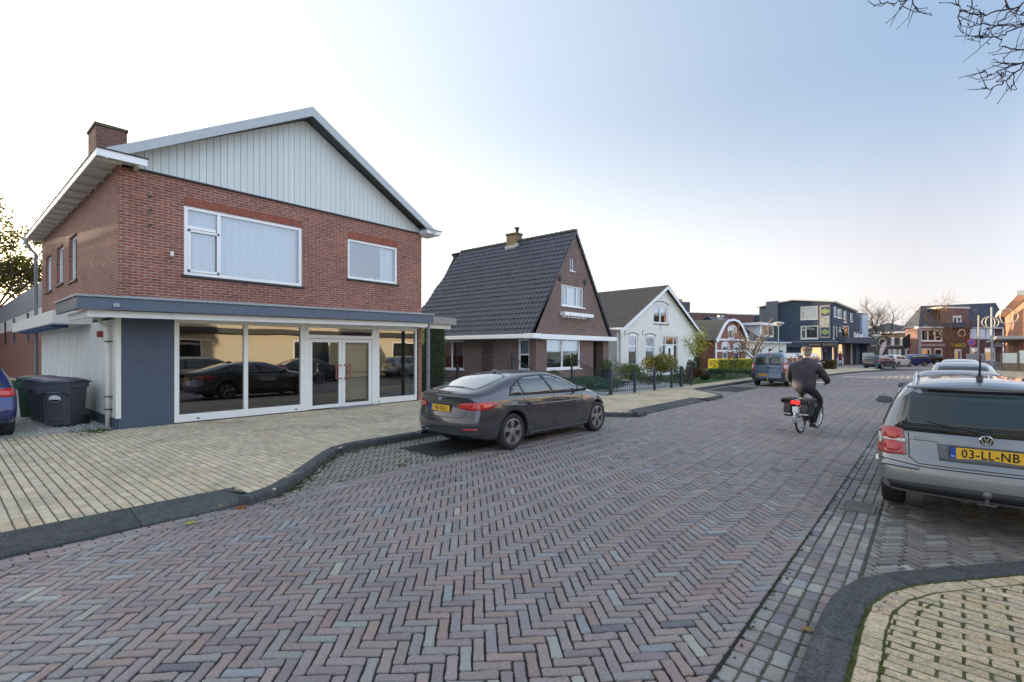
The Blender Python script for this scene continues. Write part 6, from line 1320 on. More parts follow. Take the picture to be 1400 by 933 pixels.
B = Matrix(((0, 0, -1, 0), (-1, 0, 0, 0), (0, 1, 0, 0), (0, 0, 0, 1))); h = car.hit('rear', .42, .905)
text_obj('PASSAT', .036, Matrix.Translation((h[0].x-.004, .46, .905)) @ B @ Matrix.Diagonal((1.35, .9, 1, 1)), MATS['badge_silver'], 'lettering', car.root, .002, .0012, 1.15, world=False)
mb = MB(); h0, h1 = car.hit('rear', .44, 1.065), car.hit('rear', -.02, .985); mb.tube([h1[0]-Vector((.015, 0, 0)), (h0[0]+h1[0])/2-Vector((.03, 0, 0)), h0[0]-Vector((.018, 0, 0))], [.016, .011, .006], 6); mb.tube([h1[0]+Vector((.02, 0, 0)), h1[0]-Vector((.03, 0, 0))], .022, 8); mb.build('rear_wiper', M_BLKP, car.root, world=False)
h = car.hit('top', .62, 0.02); mb = MB(); p = h[0]; mb.tube([p-Vector((.07, 0, .01)), p+Vector((.0, 0, .035)), p+Vector((.07, 0, 0))], [.02, .032, .02], 8); mb.tube([p+Vector((0, 0, .02)), p+Vector((-.06, 0, .14)), p+Vector((-.13, 0, .27))], [.013, .009, .006], 6); mb.build('antenna', M_BLKP, car.root, world=False)
mb = MB(); X = bx-.02; z = .34; mb.tube([(X+.25, 0, z-.02), (X+.02, 0, z-.02), (X-.05, 0, z+.0), (X-.055, 0, z+.05)], .016, 10); mb.ball((X-.055, 0, z+.085), .04, 8); mb.tube([(X+.02, .0, z-.01), (X+.02, .16, z-.0)], .014, 8); mb.tube([(X+.0, .13, z), (X+.05, .20, z)], .035, 10); mb.box((X-.01, -.07, z-.03), (X+.02, .07, z-.015)); mb.build('tow_bar', mat('tow_steel', (.18, .18, .19), .5, .6, var=.3), car.root, world=False, smooth=False)
for ax_ in PA['axles']:
    for sd_ in (1, -1): car.wheel(ax_, sd_, M_RIM, 5, 1)
car.mirror(3.02, 1.06)
car.panel('windscreen', 'top', [(2.55, -.52), (2.55, .52), (3.4, .66), (3.45, 0), (3.4, -.66)], M_CARGL, off=.005, step=.12)
# ---------------- generic builder for cars further off
HB = dict(L=4.2, W=1.76, wr=.31, axles=(.85, 3.42), N=18, top=[(0, 1.40), (.3, 1.43), (1.0, 1.475), (1.9, 1.47), (2.3, 1.38), (2.85, 1.10), (3.1, 1.0), (3.7, .92), (4.05, .80), (4.2, .68)], bot=[(0, .33), (.5, .22), (3.8, .2), (4.2, .24)], belt=[(0, .96), (2.9, .90), (4.2, .62)], plan=[(0, .94), (.5, 1), (3.3, 1), (3.9, .93), (4.2, .82)],
  rear=[(.2, .1), (.45, 0), (.6, .0), (.75, .07), (.95, .10), (1.15, .2), (1.4, .34)], front=[(.2, .08), (.45, 0), (.65, .05), (.9, .2)], rk=.7, rcurve=.16, fcurve=.34, tumble=.36)
def hatch(loc, hd, pm, label, rearp='', frontp='', scale=1, detail=1, spec=HB, group=None):
    c = Car('parked_car', loc, hd, spec, pm, label, 'car', group, scale); L = spec['L']; k = L/4.2
    c.panel('rear_window', 'rear', [(-.66, 1.0), (-.55, 1.36), (.55, 1.36), (.66, 1.0)], M_CARGL, off=.005, step=.12)
    c.panel('windscreen', 'top', [(2.1*k, -.50), (2.1*k, .50), (2.9*k, .66), (2.96*k, 0), (2.9*k, -.66)], M_CARGL, off=.005, step=.12)
    for sg, ax in ((1, 'L'), (-1, 'R')):
        c.panel('side_window', ax, [(.55*k, 1.02), (.75*k, 1.34), (1.5*k, 1.375), (1.58*k, .98)], M_CARGL, off=.005, step=.15); c.panel('side_window', ax, [(1.66*k, .98), (1.58*k, 1.375), (1.95*k, 1.35), (2.72*k, .98)], M_CARGL, off=.005, step=.15)
        c.panel('tail_lamp', 'rear', [(sg*.52, .82), (sg*.56, .96), (sg*.80, .98), (sg*.84, .80)], M_REDL, off=.012, step=.08); c.panel('tail_lamp', ax, [(.1, .80), (.1, .98), (.28, .96), (.26, .82)], M_REDL, off=.01, step=.08)
        c.panel('headlamp', 'front', [(sg*.45, .64), (sg*.48, .74), (sg*.74, .80), (sg*.78, .68)], M_CLEARL, off=.012, step=.08)
    c.panel('bumper_insert', 'rear', [(-.7, .33), (-.7, .42), (.7, .42), (.7, .33)], M_BLKP, off=.005, step=.15)
    c.panel('grille', 'front', [(-.4, .42), (-.42, .56), (.42, .56), (.4, .42)], M_BLKP, off=.006, step=.15)
    if rearp: c.plate('rear', 0, .72 if spec is HB else .72, rearp)
    if frontp: c.plate('front', 0, .5, frontp)
    for ax_ in spec['axles']:
        for sd_ in (1, -1): c.wheel(ax_, sd_, M_RIM, 5, 1)
    c.mirror(2.78*k, 1.03); return c
SD = dict(HB); SD = {**HB, 'L': 4.5, 'axles': (.95, 3.65), 'top': [(0, 1.0), (.5, 1.06), (.7, 1.12), (1.25, 1.36), (1.7, 1.43), (2.3, 1.42), (2.7, 1.30), (3.2, 1.04), (3.4, .98), (4.0, .90), (4.35, .80), (4.5, .68)], 'rear': [(.2, .1), (.45, 0), (.6, 0), (.8, .05), (1, .05)]}
# blue hatch at the left edge: rear end in view
c = hatch((-12.9+.0, -.4, .1), 0, P_BLU, 'blue hatchback at the left edge, only its rear corner in view', 'XT-ND-45')
c.root.rotation_euler = (0, 0, radians(180)); c.root.location = (-15.5, .22, .1)
BLUECAR = c
# parked row on the right, ahead of the estate
c = hatch((.45, 14.1, 0), radians(90), P_DRK, 'dark blue sedan parked directly ahead of the silver estate', scale=.97, spec=SD); c.panel('rear_window', 'top', [(.75, -.5), (.75, .5), (1.25, .46), (1.25, -.46)], M_CARGL, off=.012, step=.1)
hatch((.75, 21.6, 0), radians(90), P_SLV, 'silver hatchback, third in the parked row on the right', 'ZF-RL-11', scale=.98)
hatch((1.1, 32.5, 0), radians(89), P_WHT, 'pale grey hatchback, farthest in the parked row on the right', '', scale=.95)
# far group in front of the brick houses
def face(px, py, hd_deg, **k): p = G(px, py); return (p.x, p.y, 0), radians(hd_deg)
def at_far(px, D, hd_deg): p = GD(px, D); return (p.x, p.y, 0), radians(hd_deg)
l, h_ = at_far(1203.5, 49.5, 68); hatch(l, h_, P_DRK, 'dark blue hatchback standing beside the green lamp post', '78-SJ-NX', scale=.92)
l, h_ = at_far(1225.5, 55.5, 66); hatch(l, h_, P_WHT, 'white hatchback between the dark hatchback and the royal blue car', '42-TK-ZB', scale=.93)
l, h_ = at_far(1243.5, 59, 215); hatch(l, h_, P_BL2, 'royal blue car facing the camera beside the white hatchback', '', '19-PF-KX', scale=.95)
l, h_ = at_far(1264, 67, 190); hatch(l, h_, P_BLK, 'black car half hidden behind the tall grey post', scale=.95)
# ---------------- vans
VA = dict(L=4.8, W=1.895, wr=.33, axles=(.95, 3.95), N=22, top=[(0, 1.90), (.3, 1.93), (1.5, 1.945), (3.0, 1.93), (3.35, 1.82), (4.0, 1.30), (4.2, 1.18), (4.65, .98), (4.8, .8)], bot=[(0, .36), (.6, .26), (4.4, .25), (4.8, .3)], belt=[(0, 1.20), (3.5, 1.18), (4.1, 1.02), (4.8, .68)], plan=[(0, .965), (.3, .995), (1, 1), (3.9, 1), (4.4, .94), (4.8, .82)],
  rear=[(.2, .08), (.4, 0), (.62, -.01), (.72, .05), (1.2, .06), (1.9, .16), (2, .2)], front=[(.2, .08), (.45, 0), (.8, .08), (1, .2)], rk=.8, rcurve=.09, fcurve=.36, tumble=.13, crown=.025)
def van(loc, hd, pm, label, scale, cat='van', plate='', name='parked_van'):
    c = Car(name, loc, hd, VA, pm, label, cat, None, scale)
    for sg, ax in ((1, 'L'), (-1, 'R')):
        c.panel('rear_window', 'rear', [(sg*.05, 1.25), (sg*.05, 1.70), (sg*.08, 1.76), (sg*.62, 1.74), (sg*.69, 1.68), (sg*.70, 1.30), (sg*.66, 1.24)], M_CARGL, off=.008, step=.1)
        c.panel('tail_lamp', 'rear', [(sg*.76, .88), (sg*.74, 1.38), (sg*.84, 1.42), (sg*.92, 1.40), (sg*.93, .90)], M_REDL, off=.014, step=.06)
        c.panel('tail_lamp', ax, [(.06, .88), (.07, 1.40), (.22, 1.38), (.16, .90)], M_REDL, off=.010, step=.03)
        c.panel('lamp_lens', 'rear', [(sg*.80, 1.02), (sg*.79, 1.24), (sg*.86, 1.24), (sg*.87, 1.02)], M_CLEARL, off=.022, step=.06)
        c.panel('side_window', ax, [(.35, 1.28), (.38, 1.72), (1.5, 1.74), (1.5, 1.28)], M_CARGL, off=.006, step=.15); c.panel('side_window', ax, [(1.62, 1.28), (1.62, 1.74), (2.6, 1.72), (2.6, 1.26)], M_CARGL, off=.006, step=.15); c.panel('side_window', ax, [(2.72, 1.22), (2.72, 1.72), (3.2, 1.68), (3.85, 1.2)], M_CARGL, off=.006, step=.15)
        c.line('door_gap', ax, [(1.55, 1.75), (1.55, .45)], M_BLKP, .006); c.line('door_gap', ax, [(2.66, 1.75), (2.66, .4)], M_BLKP, .006)
    c.line('door_gap', 'rear', [(0, 1.84), (0, .50)], M_BLKP, .006); c.line('bumper_line', 'rear', [(-.88, .84), (.88, .84)], M_BLKP, .016, off=.002)
    c.panel('bumper', 'rear', [(-.92, .40), (-.92, .50), (.92, .50), (.92, .40)], M_BLKP, off=.006); c.panel('brake_lamp', 'rear', [(-.2, 1.86), (-.2, 1.89), (.2, 1.89), (.2, 1.86)], M_REDL, off=.008, step=.1)
    for sg in (1, -1): c.panel('bumper_corner', 'rear', [(sg*.68, .40), (sg*.68, .82), (sg*.93, .82), (sg*.93, .40)], M_BLKP, off=.009)
    for sg in (1, -1): c.panel('reflector', 'rear', [(sg*.55, .55), (sg*.55, .585), (sg*.68, .585), (sg*.68, .55)], M_REDL, off=.014)
    h = c.hit('rear', 0, 1.08); mb = MB(); x = h[0].x-.004; mb.prism([(-.12, 1.05), (.12, 1.05), (.05, 1.12), (-.05, 1.12)], lambda y, z, d: (x-d, y, z), 0, .012); mb.build('badge', M_BLKP, c.root, world=False)
    mb = MB(); mb.tube([(-2.3, 0, .36), (-2.46, 0, .36), (-2.48, 0, .44)], .02, 8); mb.ball((-2.48, 0, .47), .035, 6); mb.build('tow_bar', mat('tow_yellow', (.55, .40, .05), .5), c.root, world=False)
    if plate: c.plate('rear', .30, .68, plate)
    for ax_ in VA['axles']:
        for sd_ in (1, -1): c.wheel(ax_, sd_, M_RIM, 5, 1)
    c.mirror(3.75, 1.25, M_BLKP)
    c.panel('windscreen', 'top', [(3.3, -.62), (3.3, .62), (4.05, .74), (4.1, 0), (4.05, -.74)], M_CARGL, off=.005, step=.12)
    for sg in (1, -1): c.panel('headlamp', 'front', [(sg*.5, .72), (sg*.5, .86), (sg*.8, .96), (sg*.84, .8)], M_CLEARL, off=.012)
    return c
v = van((-6.15, 27.2+2.1, 0), radians(88.5), P_VAN, 'slate blue van with tinted rear doors parked beyond the garden fence', .88, plate='24-WR-TZ')
v2 = van((-6.2, 36.3, 0), radians(87), P_WHT, 'white van with black graphics parked in front of the blue van', .86)
text_obj('WIJNJA', .55, Matrix.Translation((-.9, -.962, 1.25)) @ Matrix(((1, 0, 0, 0), (0, 0, -1, 0), (0, 1, 0, 0), (0, 0, 0, 1))), M_TXT, 'lettering', v2.root, .004, .01, world=False)
# ================================================================ STREET FURNITURE
def bin_(x, y, rz, body, lid, label, sticker=False, h=1.06, w_=.58, d=.62):
    t = empty('wheelie_bin', (x, y, PZ), label, 'bin', 'wheelie bins beside the shop wall', rz)
    mb = MB(); a, b = w_*.40, w_*.5; da, db = d*.38, d*.5
    def ring(wx, dy, z, oy=0): return [(-wx, -dy+oy, z), (wx, -dy+oy, z), (wx, dy+oy, z), (-wx, dy+oy, z)]
    R = [ring(a, da, .04), ring(a+.01, da+.01, .10), ring(b-.02, db-.02, h*.80), ring(b+.005, db+.005, h*.81), ring(b+.005, db+.005, h*.90), ring(b+.02, db+.02, h*.91), ring(b+.02, db+.02, h*.935)]
    vs = [v for r in R for v in r]; mb.mesh(vs, [(i*4+k, i*4+(k+1) % 4, i*4+4+(k+1) % 4, i*4+4+k) for i in range(len(R)-1) for k in range(4)]+[(3, 2, 1, 0)])
    mb.mesh([(-a*.7, -da-.012, .12), (a*.7, -da-.012, .12), (b*.7, -db+.004, h*.74), (-b*.7, -db+.004, h*.74), (-a*.62, -da-.03, .14), (a*.62, -da-.03, .14), (b*.62, -db-.012, h*.72), (-b*.62, -db-.012, h*.72)], [(4, 5, 6, 7), (0, 1, 5, 4), (1, 2, 6, 5), (2, 3, 7, 6), (3, 0, 4, 7)])
    mb.build('bin_body', body, t, world=False, bevel=.015)
    mb = MB()                       # bib under the lid with an arched lower edge
    n = 10; vs = []
    for i in range(n+1): u = -1+2*i/n; vs += [(u*(b+.03), -db-.045, h*.96), (u*(b+.025), -db-.03, h*.70+.05*(1-u*u)**.5*(1 if abs(u) < .75 else .2))]
    mb.mesh(vs, [(2*i, 2*i+1, 2*i+3, 2*i+2) for i in range(n)]); o = mb.build('bib', body, t, world=False); solid(o, .02, 1)
    mb = MB(); n = 8; vs = []
    for j, (oy, dz) in enumerate(((-db-.06, -.045), (-db-.045, .01), (-db*.5, .045), (0, .06), (db*.6, .045), (db+.04, .0), (db+.06, -.04))):
        for i in range(n+1): u = -1+2*i/n; vs.append((u*(b+.035), oy, h*.955+dz*(1-.5*u**4)-(.03 if abs(u) == 1 else 0)))
    mb.mesh(vs, [(j*(n+1)+i, j*(n+1)+i+1, (j+1)*(n+1)+i+1, (j+1)*(n+1)+i) for j in range(6) for i in range(n)]); o = mb.build('lid', lid, t, world=False, smooth=True); solid(o, .012, 1)
    mb = MB(); mb.tube([(-b, db+.07, h*.93), (b, db+.07, h*.93)], .015, 8); mb.build('handle', body, t, world=False)
    for sg in (1, -1): mb = MB(); mb.tube([(sg*(a+.03), da+.0, .11), (sg*(a+.075), da+.0, .11)], .105, 20); mb.build('wheel', M_RUB, t, world=False)
    if sticker:
        yy = -d*.46-.028; tilt = lambda z: -da-.03-(db-da-.018)*(z-.14)/(h*.58)
        z = .64; mb = MB(); mb.prism([(.115*cos(a_*pi/12), z+.075*sin(a_*pi/12)) for a_ in range(24)], lambda x_, z_, o_: (x_, tilt(z_)-o_, z_), .001, .004); mb.box((-.15, tilt(.79)-.006, .775), (.15, tilt(.79)-.001, .795)); mb.build('sticker', M_WHITE, t, world=False)
        mb = MB(); mb.prism([(.11*cos(a_*pi/12), z+.07*sin(a_*pi/12)) for a_ in range(13, 24)], lambda x_, z_, o_: (x_, tilt(z_)-o_, z_), .004, .006); mb.build('sticker_mark', M_DARK, t, world=False)
    return t
M_BINK = mat('grey_bin_plastic', (.085, .092, .108), .5, var=.12, scale=6, bump=.15); M_BING = mat('green_bin_plastic', (.028, .075, .042), .5, var=.15, bump=.15); M_LIDP = mat('purple_lid', (.07, .035, .14), .45); M_LIDK = mat('grey_lid', (.08, .088, .105), .45)
bin_(-15.0, 1.95, radians(50), M_BINK, M_LIDK, 'dark grey wheelie bin with white round sticker, nearest of the bins', True)
bin_(-15.65, 1.95, radians(50), M_BINK, M_LIDP, 'dark grey wheelie bin with purple lid right behind the stickered bin')
bin_(-16.25, 1.85, radians(50), M_BINK, M_LIDP, 'dark grey purple lidded bin between the green bin and another grey bin')
bin_(-17.3, 1.75, radians(50), M_BING, M_BING, 'green wheelie bin, farthest of the bins by the wall')
def lamp_post(p, h, label, m=M_GREENMET):
    t = empty('street_lamp', p, label, 'street lamp', 'street lamps'); mb = MB(); mb.tube([(0, 0, 0), (0, 0, 1.1), (0, 0, 1.12), (0, 0, h-.25)], [.075, .075, .05, .045], 12); mb.build('post', m, t, world=False)
    mb = MB(); mb.lathe([(.05, h-.28), (.28, h-.10), (.38, h-.02), (.36, h+.03), (.1, h+.1), (.01, h+.11)], lambda a, b, z: (a, b, z), 20); mb.build('lamp_head', mat('lamp_milk', (.55, .56, .50), .4), t, world=False)
p = GD(1064.8, 37.5, PZ); lamp_post(p, ZD(442, 37.5)-PZ, 'green street lamp rising behind the slate blue van')
p = GD(1198.6, 45.5, PZ); lamp_post(p, ZD(459, 45.5)-PZ, 'green street lamp beside the far dark hatchback')
def ring_deco(p, h, rings, label, lean=0, m=M_GREYMET, r=.09):
    t = empty('light_pole', (p.x, p.y, PZ), label, 'pole', 'poles with christmas rings'); mb = MB(); mb.tube([(0, 0, 0), (0, 0, h)], [r, r*.85], 12); mb.build('pole', m, t, world=False)
    for (ox, oz, R, ang, el) in rings:
        mb = MB(); c = RV*ox; pts = [(c.x+RV.x*R*el*cos(a*pi/16), c.y+RV.y*R*el*cos(a*pi/16), oz+R*sin(a*pi/16)) for a in range(33)]; mb.tube(pts, .035, 6, cap=False); mb.build('light_ring', mat('rope_light', (.75, .62, .42), .5), t, world=False)
    return t
D1 = 44; p = GD(1356, D1, PZ); zt = ZD(420, D1)-PZ; k = D1/FPX
ring_deco(p, zt, [((1376-1356)*k, ZD(432.5, D1)-PZ, 10.2*k, 0, .85), ((1377-1356)*k, ZD(432.5, D1)-PZ, 10.2*k, 0, 1.5), ((1354-1356)*k, ZD(441, D1)-PZ, 8*k, 0, .8), ((1354-1356)*k, ZD(441, D1)-PZ, 8*k, 0, 1.45)], 'tall grey pole with two big christmas light rings')
D1 = 50; p = GD(1338, D1, PZ); ring_deco(p, ZD(431.5, D1)-PZ, [], 'slimmer grey pole left of the ringed pole', r=.08)
D1 = 64; k = D1/FPX; p = GD(1257.5, D1, PZ); ring_deco(p, ZD(448, D1)-PZ, [((1249-1257.5)*k, ZD(458, D1)-PZ, 4.3*k, 0, 1)], 'thick pale grey street column with small christmas ring', r=.17, m=mat('pale_steel', (.42, .43, .42), .5, .2))
mb = MB()
for (x, y, D1, R, who) in ((1281, 457, 66, 4.6, 'on the shop row facade'), (1315, 455.5, 66, 4.8, 'before the brick gable'), (1189, 466, 70, 4.6, 'by the pale panel'), (1206.5, 468, 70, 5.0, 'behind the bare tree trunk')):
    mb = MB(); k = D1/FPX; c = GD(x, D1, ZD(y, D1)); mb.tube([(c.x+RV.x*R*k*cos(a*pi/12), c.y+RV.y*R*k*cos(a*pi/12), c.z+R*k*sin(a*pi/12)) for a in range(25)], .06, 6, cap=False)
    mb.build('light_ring', MATS['rope_light'], label='small christmas light ring hanging '+who, cat='christmas light', group='christmas light rings')
for x0, x1, y0, y1, D1, lb in ((1238, 1254, 455, 457, 66, 'left curved light bracket arching between the facades'), (1256, 1268, 452, 450, 66, 'short curved light bracket above the pale column')):
    mb = MB(); pts = [];
    for i in range(13): u = i/12; c = GD(x0+(x1-x0)*u, D1, ZD(y0+(y1-y0)*u-5*sin(pi*u*.6)-0, D1)); pts.append(c)
    mb.tube(pts, .05, 6); mb.build('light_bracket', MATS['pale_steel'], label=lb, cat='bracket')
# no-stopping sign
D1 = 45; p = GD(1327.5, D1, PZ); t = empty('road_sign', p, 'round no parking sign, blue with red border, on a thin post', 'road sign'); zc_ = ZD(468, D1)-PZ
mb = MB(); mb.tube([(0, 0, 0), (0, 0, zc_)], .035, 10); mb.build('post', M_GREYMET, t, world=False)
def disc(mbb, r, o, z, mi=0, n=32, r0=None, squash=1.0):
    N = -FV; T = RV
    pts = [(T.x*r*cos(a*2*pi/n)+N.x*o, T.y*r*cos(a*2*pi/n)+N.y*o, z+r*sin(a*2*pi/n)) for a in range(n)]; pts2 = [(x-N.x*.01, y-N.y*.01, q) for x, y, q in pts]
    mbb.mesh(pts+pts2, [tuple(range(n)), tuple(range(2*n-1, n-1, -1))]+[(i, i+n, (i+1) % n+n, (i+1) % n) for i in range(n)], mi)
mb = MB(); disc(mb, .37, .05, zc_, 0); disc(mb, .27, .062, zc_, 1); dd_ = Vector((.7071, -.7071)); pp = [(-.23, .17), (-.17, .23), (.23, -.17), (.17, -.23)]
N = -FV
mb.prism(pp, lambda a, b, o: (RV.x*a+N.x*o, RV.y*a+N.y*o, zc_+b), .064, .070, 0); mb.build('sign_disc', [mat('sign_red', (.65, .04, .04), .4), mat('sign_blue', (.03, .12, .50), .4)], t, world=False)
# feather flag, A-board, utility box
D1 = 50; p = GD(1201, D1, PZ); t = empty('beach_flag', p, 'leaning orange and white feather flag beside the street lamp', 'flag'); mb = MB(); k = D1/FPX
mb.tube([(0, 0, 0), (RV.x*.1, RV.y*.1, 1.2), (RV.x*10*k, RV.y*10*k, ZD(467, D1))], .02, 6); mb.build('flag_pole', M_GREYMET, t, world=False)
mb = MB(); pl_ = [(.05, .55), (2*k, .9), (10*k, ZD(474, D1)-.1), (11*k, ZD(467.5, D1)-.1), (6.5*k, ZD(468.5, D1)-.1), (2*k, ZD(477, D1)-.1)]; mb.prism(pl_, lambda a, b, o: (RV.x*a+FV.x*o, RV.y*a+FV.y*o, b), 0, .012); mb.build('flag_cloth', mat('flag_cloth', (.62, .50, .48), .8, var=.25, scale=2), t, world=False)
p = GD(1187, 52, PZ); t = empty('notice_board', p, 'white sandwich board standing before the pale panel', 'sign'); mb = MB(); mb.box((-.5, -.05, .1), (.5, .05, 1.5)); mb.build('board', mat('pale_board2', (.5, .52, .48), .6), t, world=False); mb = MB(); mb.box((-.45, -.06, 0), (-.38, .06, .1)); mb.box((.38, -.06, 0), (.45, .06, .1)); mb.build('feet', M_DARK, t, world=False)
p = GD(1334, 62, PZ); t = empty('advert_board', p, 'pale advertising board on the pavement behind the no parking sign', 'sign'); mb = MB(); mb.box((-.9, -.04, .15), (.9, .04, 1.35)); mb.build('board', mat('advert_print', (.60, .58, .62), .5, var=.3, scale=2), t, world=False); mb = MB(); mb.box((-.9, -.2, 0), (.9, .2, .15)); mb.build('base', M_GREYMET, t, world=False)
# wooden fence with white panels at the right
a_, b_ = GD(1368, 42.0), GD(1412, 39.5); Ff = Fc((a_.x, a_.y), (b_-a_).to_2d()); t = empty('terrace_screen', (a_.x, a_.y, PZ), 'terrace screen of wooden boards with white panels above', 'fence'); Lf = (b_-a_).to_2d().length
w0 = ZD(507, 42)*0+.12; zw = ZD(496.5, 41.5); z1 = ZD(481, 41)
mb = MB(); Ff.box(mb, 0, Lf, w0, zw, -.05, 0); mb.build('boards', M_WOOD, t)
for i in range(3):
    s_ = i*(Ff.px(1391.5, 0)[0]-.02); mb = MB(); Ff.box(mb, s_, s_+.12, w0, z1-.05 if i else z1-.2, -.08, .06); mb.build('post', M_WOOD, t)
    if i < 2: mb = MB(); Ff.box(mb, s_+.13, s_+Ff.px(1391.5, 0)[0]-.05, zw, z1-(.12 if i == 0 else -.1), -.04, -.01); mb.build('screen_panel', mat('white_screen', (.62, .70, .72), .5), t)
# ================================================================ GARDEN FENCES
def picket(mb, p, h, r=.008): mb.tube([p, p+Vector((0, 0, h))], r, 5); mb.tube([p+Vector((0, 0, h)), p+Vector((0, 0, h+.05))], [r*1.8, .001], 5)
def ironpost(mb, p, h, r=.055): mb.tube([p, p+Vector((0, 0, h))], r, 10); mb.tube([p+Vector((0, 0, h)), p+Vector((0, 0, h+.03)), p+Vector((0, 0, h+.05)), p+Vector((0, 0, h+.09)), p+Vector((0, 0, h+.14))], [r*1.25, r*1.25, r*.5, r*.8, .004], 10)
fp = [Vector((-9.42, 17.0, PZ)), Vector((-9.18, 18.55, PZ)), Vector((-9.02, 20.1, PZ)), Vector((-8.97, 21.8, PZ)), Vector((-8.97, 22.95, PZ)), Vector((-9.0, 24.3, PZ))]
t = empty('iron_fence', (-9.42, 17, PZ), 'low black iron garden fence with thick posts along the pavement', 'fence')
for i, p in enumerate(fp): mb = MB(); ironpost(mb, p, .86, .075 if i in (0, 4) else .055); mb.build('post', mat('slate_iron', (.035, .05, .065), .5, .2), t)
for a, b in zip(fp, fp[1:]):
    mb = MB(); n = int((b-a).length/.115)
    for z in (.12, .34, .74): mb.tube([a+Vector((0, 0, z)), b+Vector((0, 0, z))], .013, 6)
    for i in range(1, n): q = a.lerp(b, i/n); picket(mb, q+Vector((0, 0, .08)), .34 if i % 2 else .70)
    for i in range(1, 4): q = a.lerp(b, i/4)+Vector((0, 0, .40)); mb.tube([q+Vector((0, -.06, .04)), q+Vector((0, 0, -.02)), q+Vector((0, .06, .04))], .02, 5)
    mb.build('railing', M_IRON, t)
def swoop(a, b, h0, h1, name, label, cat):
    t = empty(name, a, label, cat); mb = MB(); ironpost(mb, a, h0, .045); mb.build('post', M_IRON, t); mb = MB(); n = max(6, int((b-a).length/.12)); top = []; top2 = []
    for i in range(n+1):
        u = i/n; z = h1+(h0-h1)*(1-u)**1.4*(1 if u < .02 else (cos(u*pi/2)**.7)); q = a.lerp(b, u); top.append(q+Vector((0, 0, z))); top2.append(q+Vector((0, 0, z-.13))); picket(mb, q, z-.02, .007)
    mb.tube(top, .016, 6); mb.tube(top2, .012, 6)
    for i in range(0, n, 2): mb.tube([top2[i]+Vector((0, 0, .01)), (top[i]+top2[i+1])/2, top[i+1]-Vector((0, 0, .01))], .008, 5)
    mb.tube([a+Vector((0, 0, .12)), b+Vector((0, 0, .12))], .012, 6); mb.build('railing', M_IRON, t)
swoop(Vector((-11.15, 16.9, PZ)), Vector((-9.5, 17.0, PZ)), 1.5, .80, 'iron_gate', 'tall black iron gate with swooping top rail ahead of the sedan', 'gate')
swoop(Vector((-12.95, 15.25, PZ)), Vector((-11.9, 16.1, PZ)), 1.5, .85, 'iron_gate', 'black iron gate with swooping rail before the side wall window', 'gate')
t = empty('iron_fence', (-15.2, 13.3, PZ), 'short black iron fence in front of the tall hedge', 'fence'); mb = MB(); a, b = Vector((-15.4, 13.2, PZ)), Vector((-12.6, 14.4, PZ))
for i in range(26): picket(mb, a.lerp(b, i/25), .75, .008)
for z in (.15, .62): mb.tube([a+Vector((0, 0, z)), b+Vector((0, 0, z))], .012, 6)
mb.build('railing', M_IRON, t); mb = MB(); q = a.lerp(b, .35); ironpost(mb, q, 1.0, .06); mb.build('post', M_IRON, t)
# ================================================================ PLANTS
def leaves(mb, c, rad, n, size, cols, shell=.45, flat=.5, seed=None, zmin=None, shape=None):
    for i in range(n):
        while True:
            v = Vector((random.uniform(-1, 1), random.uniform(-1, 1), random.uniform(-1, 1)))
            if v.length <= 1 and (v.length > shell or random.random() < .15): break
        if shape: v = shape(v)
        p = Vector((c[0]+v.x*rad[0], c[1]+v.y*rad[1], c[2]+v.z*rad[2]))
        if zmin is not None and p.z < zmin: continue
        s_ = size*random.uniform(.6, 1.3); a = Vector((random.gauss(0, 1), random.gauss(0, 1), random.gauss(0, 1)*flat)).normalized(); b = a.cross(Vector((random.gauss(0, 1), random.gauss(0, 1), random.gauss(0, 1)))).normalized()
        mb.face([p-a*s_, p-b*s_*.45+a*s_*.1, p+a*s_, p+b*s_*.45+a*s_*.1], None, rcol(cols, .22))
GR = [(.085, .15, .04), (.105, .18, .045), (.13, .20, .055), (.06, .11, .035)]; GD_ = [(.04, .085, .035), (.055, .11, .04), (.045, .095, .045)]; YG = [(.42, .42, .05), (.50, .46, .06), (.32, .37, .06), (.56, .50, .08)]; AU = [(.26, .15, .05), (.30, .20, .06), (.20, .16, .05), (.16, .18, .05)]; RB = [(.12, .05, .035), (.16, .08, .05), (.10, .07, .04), (.2, .12, .07)]
def shrub(p, rx, ry, h, n, size, cols, label, cat='shrub', name='shrub', group=None, shell=.4, blobs=1, stem=True):
    t = empty(name, (p[0], p[1], PZ), label, cat, group); mb = MB()
    for i in range(blobs):
        f_ = 1 if blobs == 1 else .62; ox, oy, oz = (0, 0, 0) if blobs == 1 else (random.uniform(-.45, .45)*rx, random.uniform(-.45, .45)*ry, random.uniform(-.22, .25)*h)
        leaves(mb, (ox, oy, h*.52+oz), (rx*f_, ry*f_, h*.5*f_), n//blobs, size, cols, shell)
    mb.build('foliage', M_LEAF, t, world=False)
    if stem:
        mb = MB()
        for i in range(4): a = random.random()*6; mb.tube([(0, 0, 0), (cos(a)*rx*.25, sin(a)*ry*.25, h*.4), (cos(a)*rx*.5, sin(a)*ry*.5, h*.75)], [.02, .014, .006], 5)
        mb.build('stem', M_BARK, t, world=False)
    return t
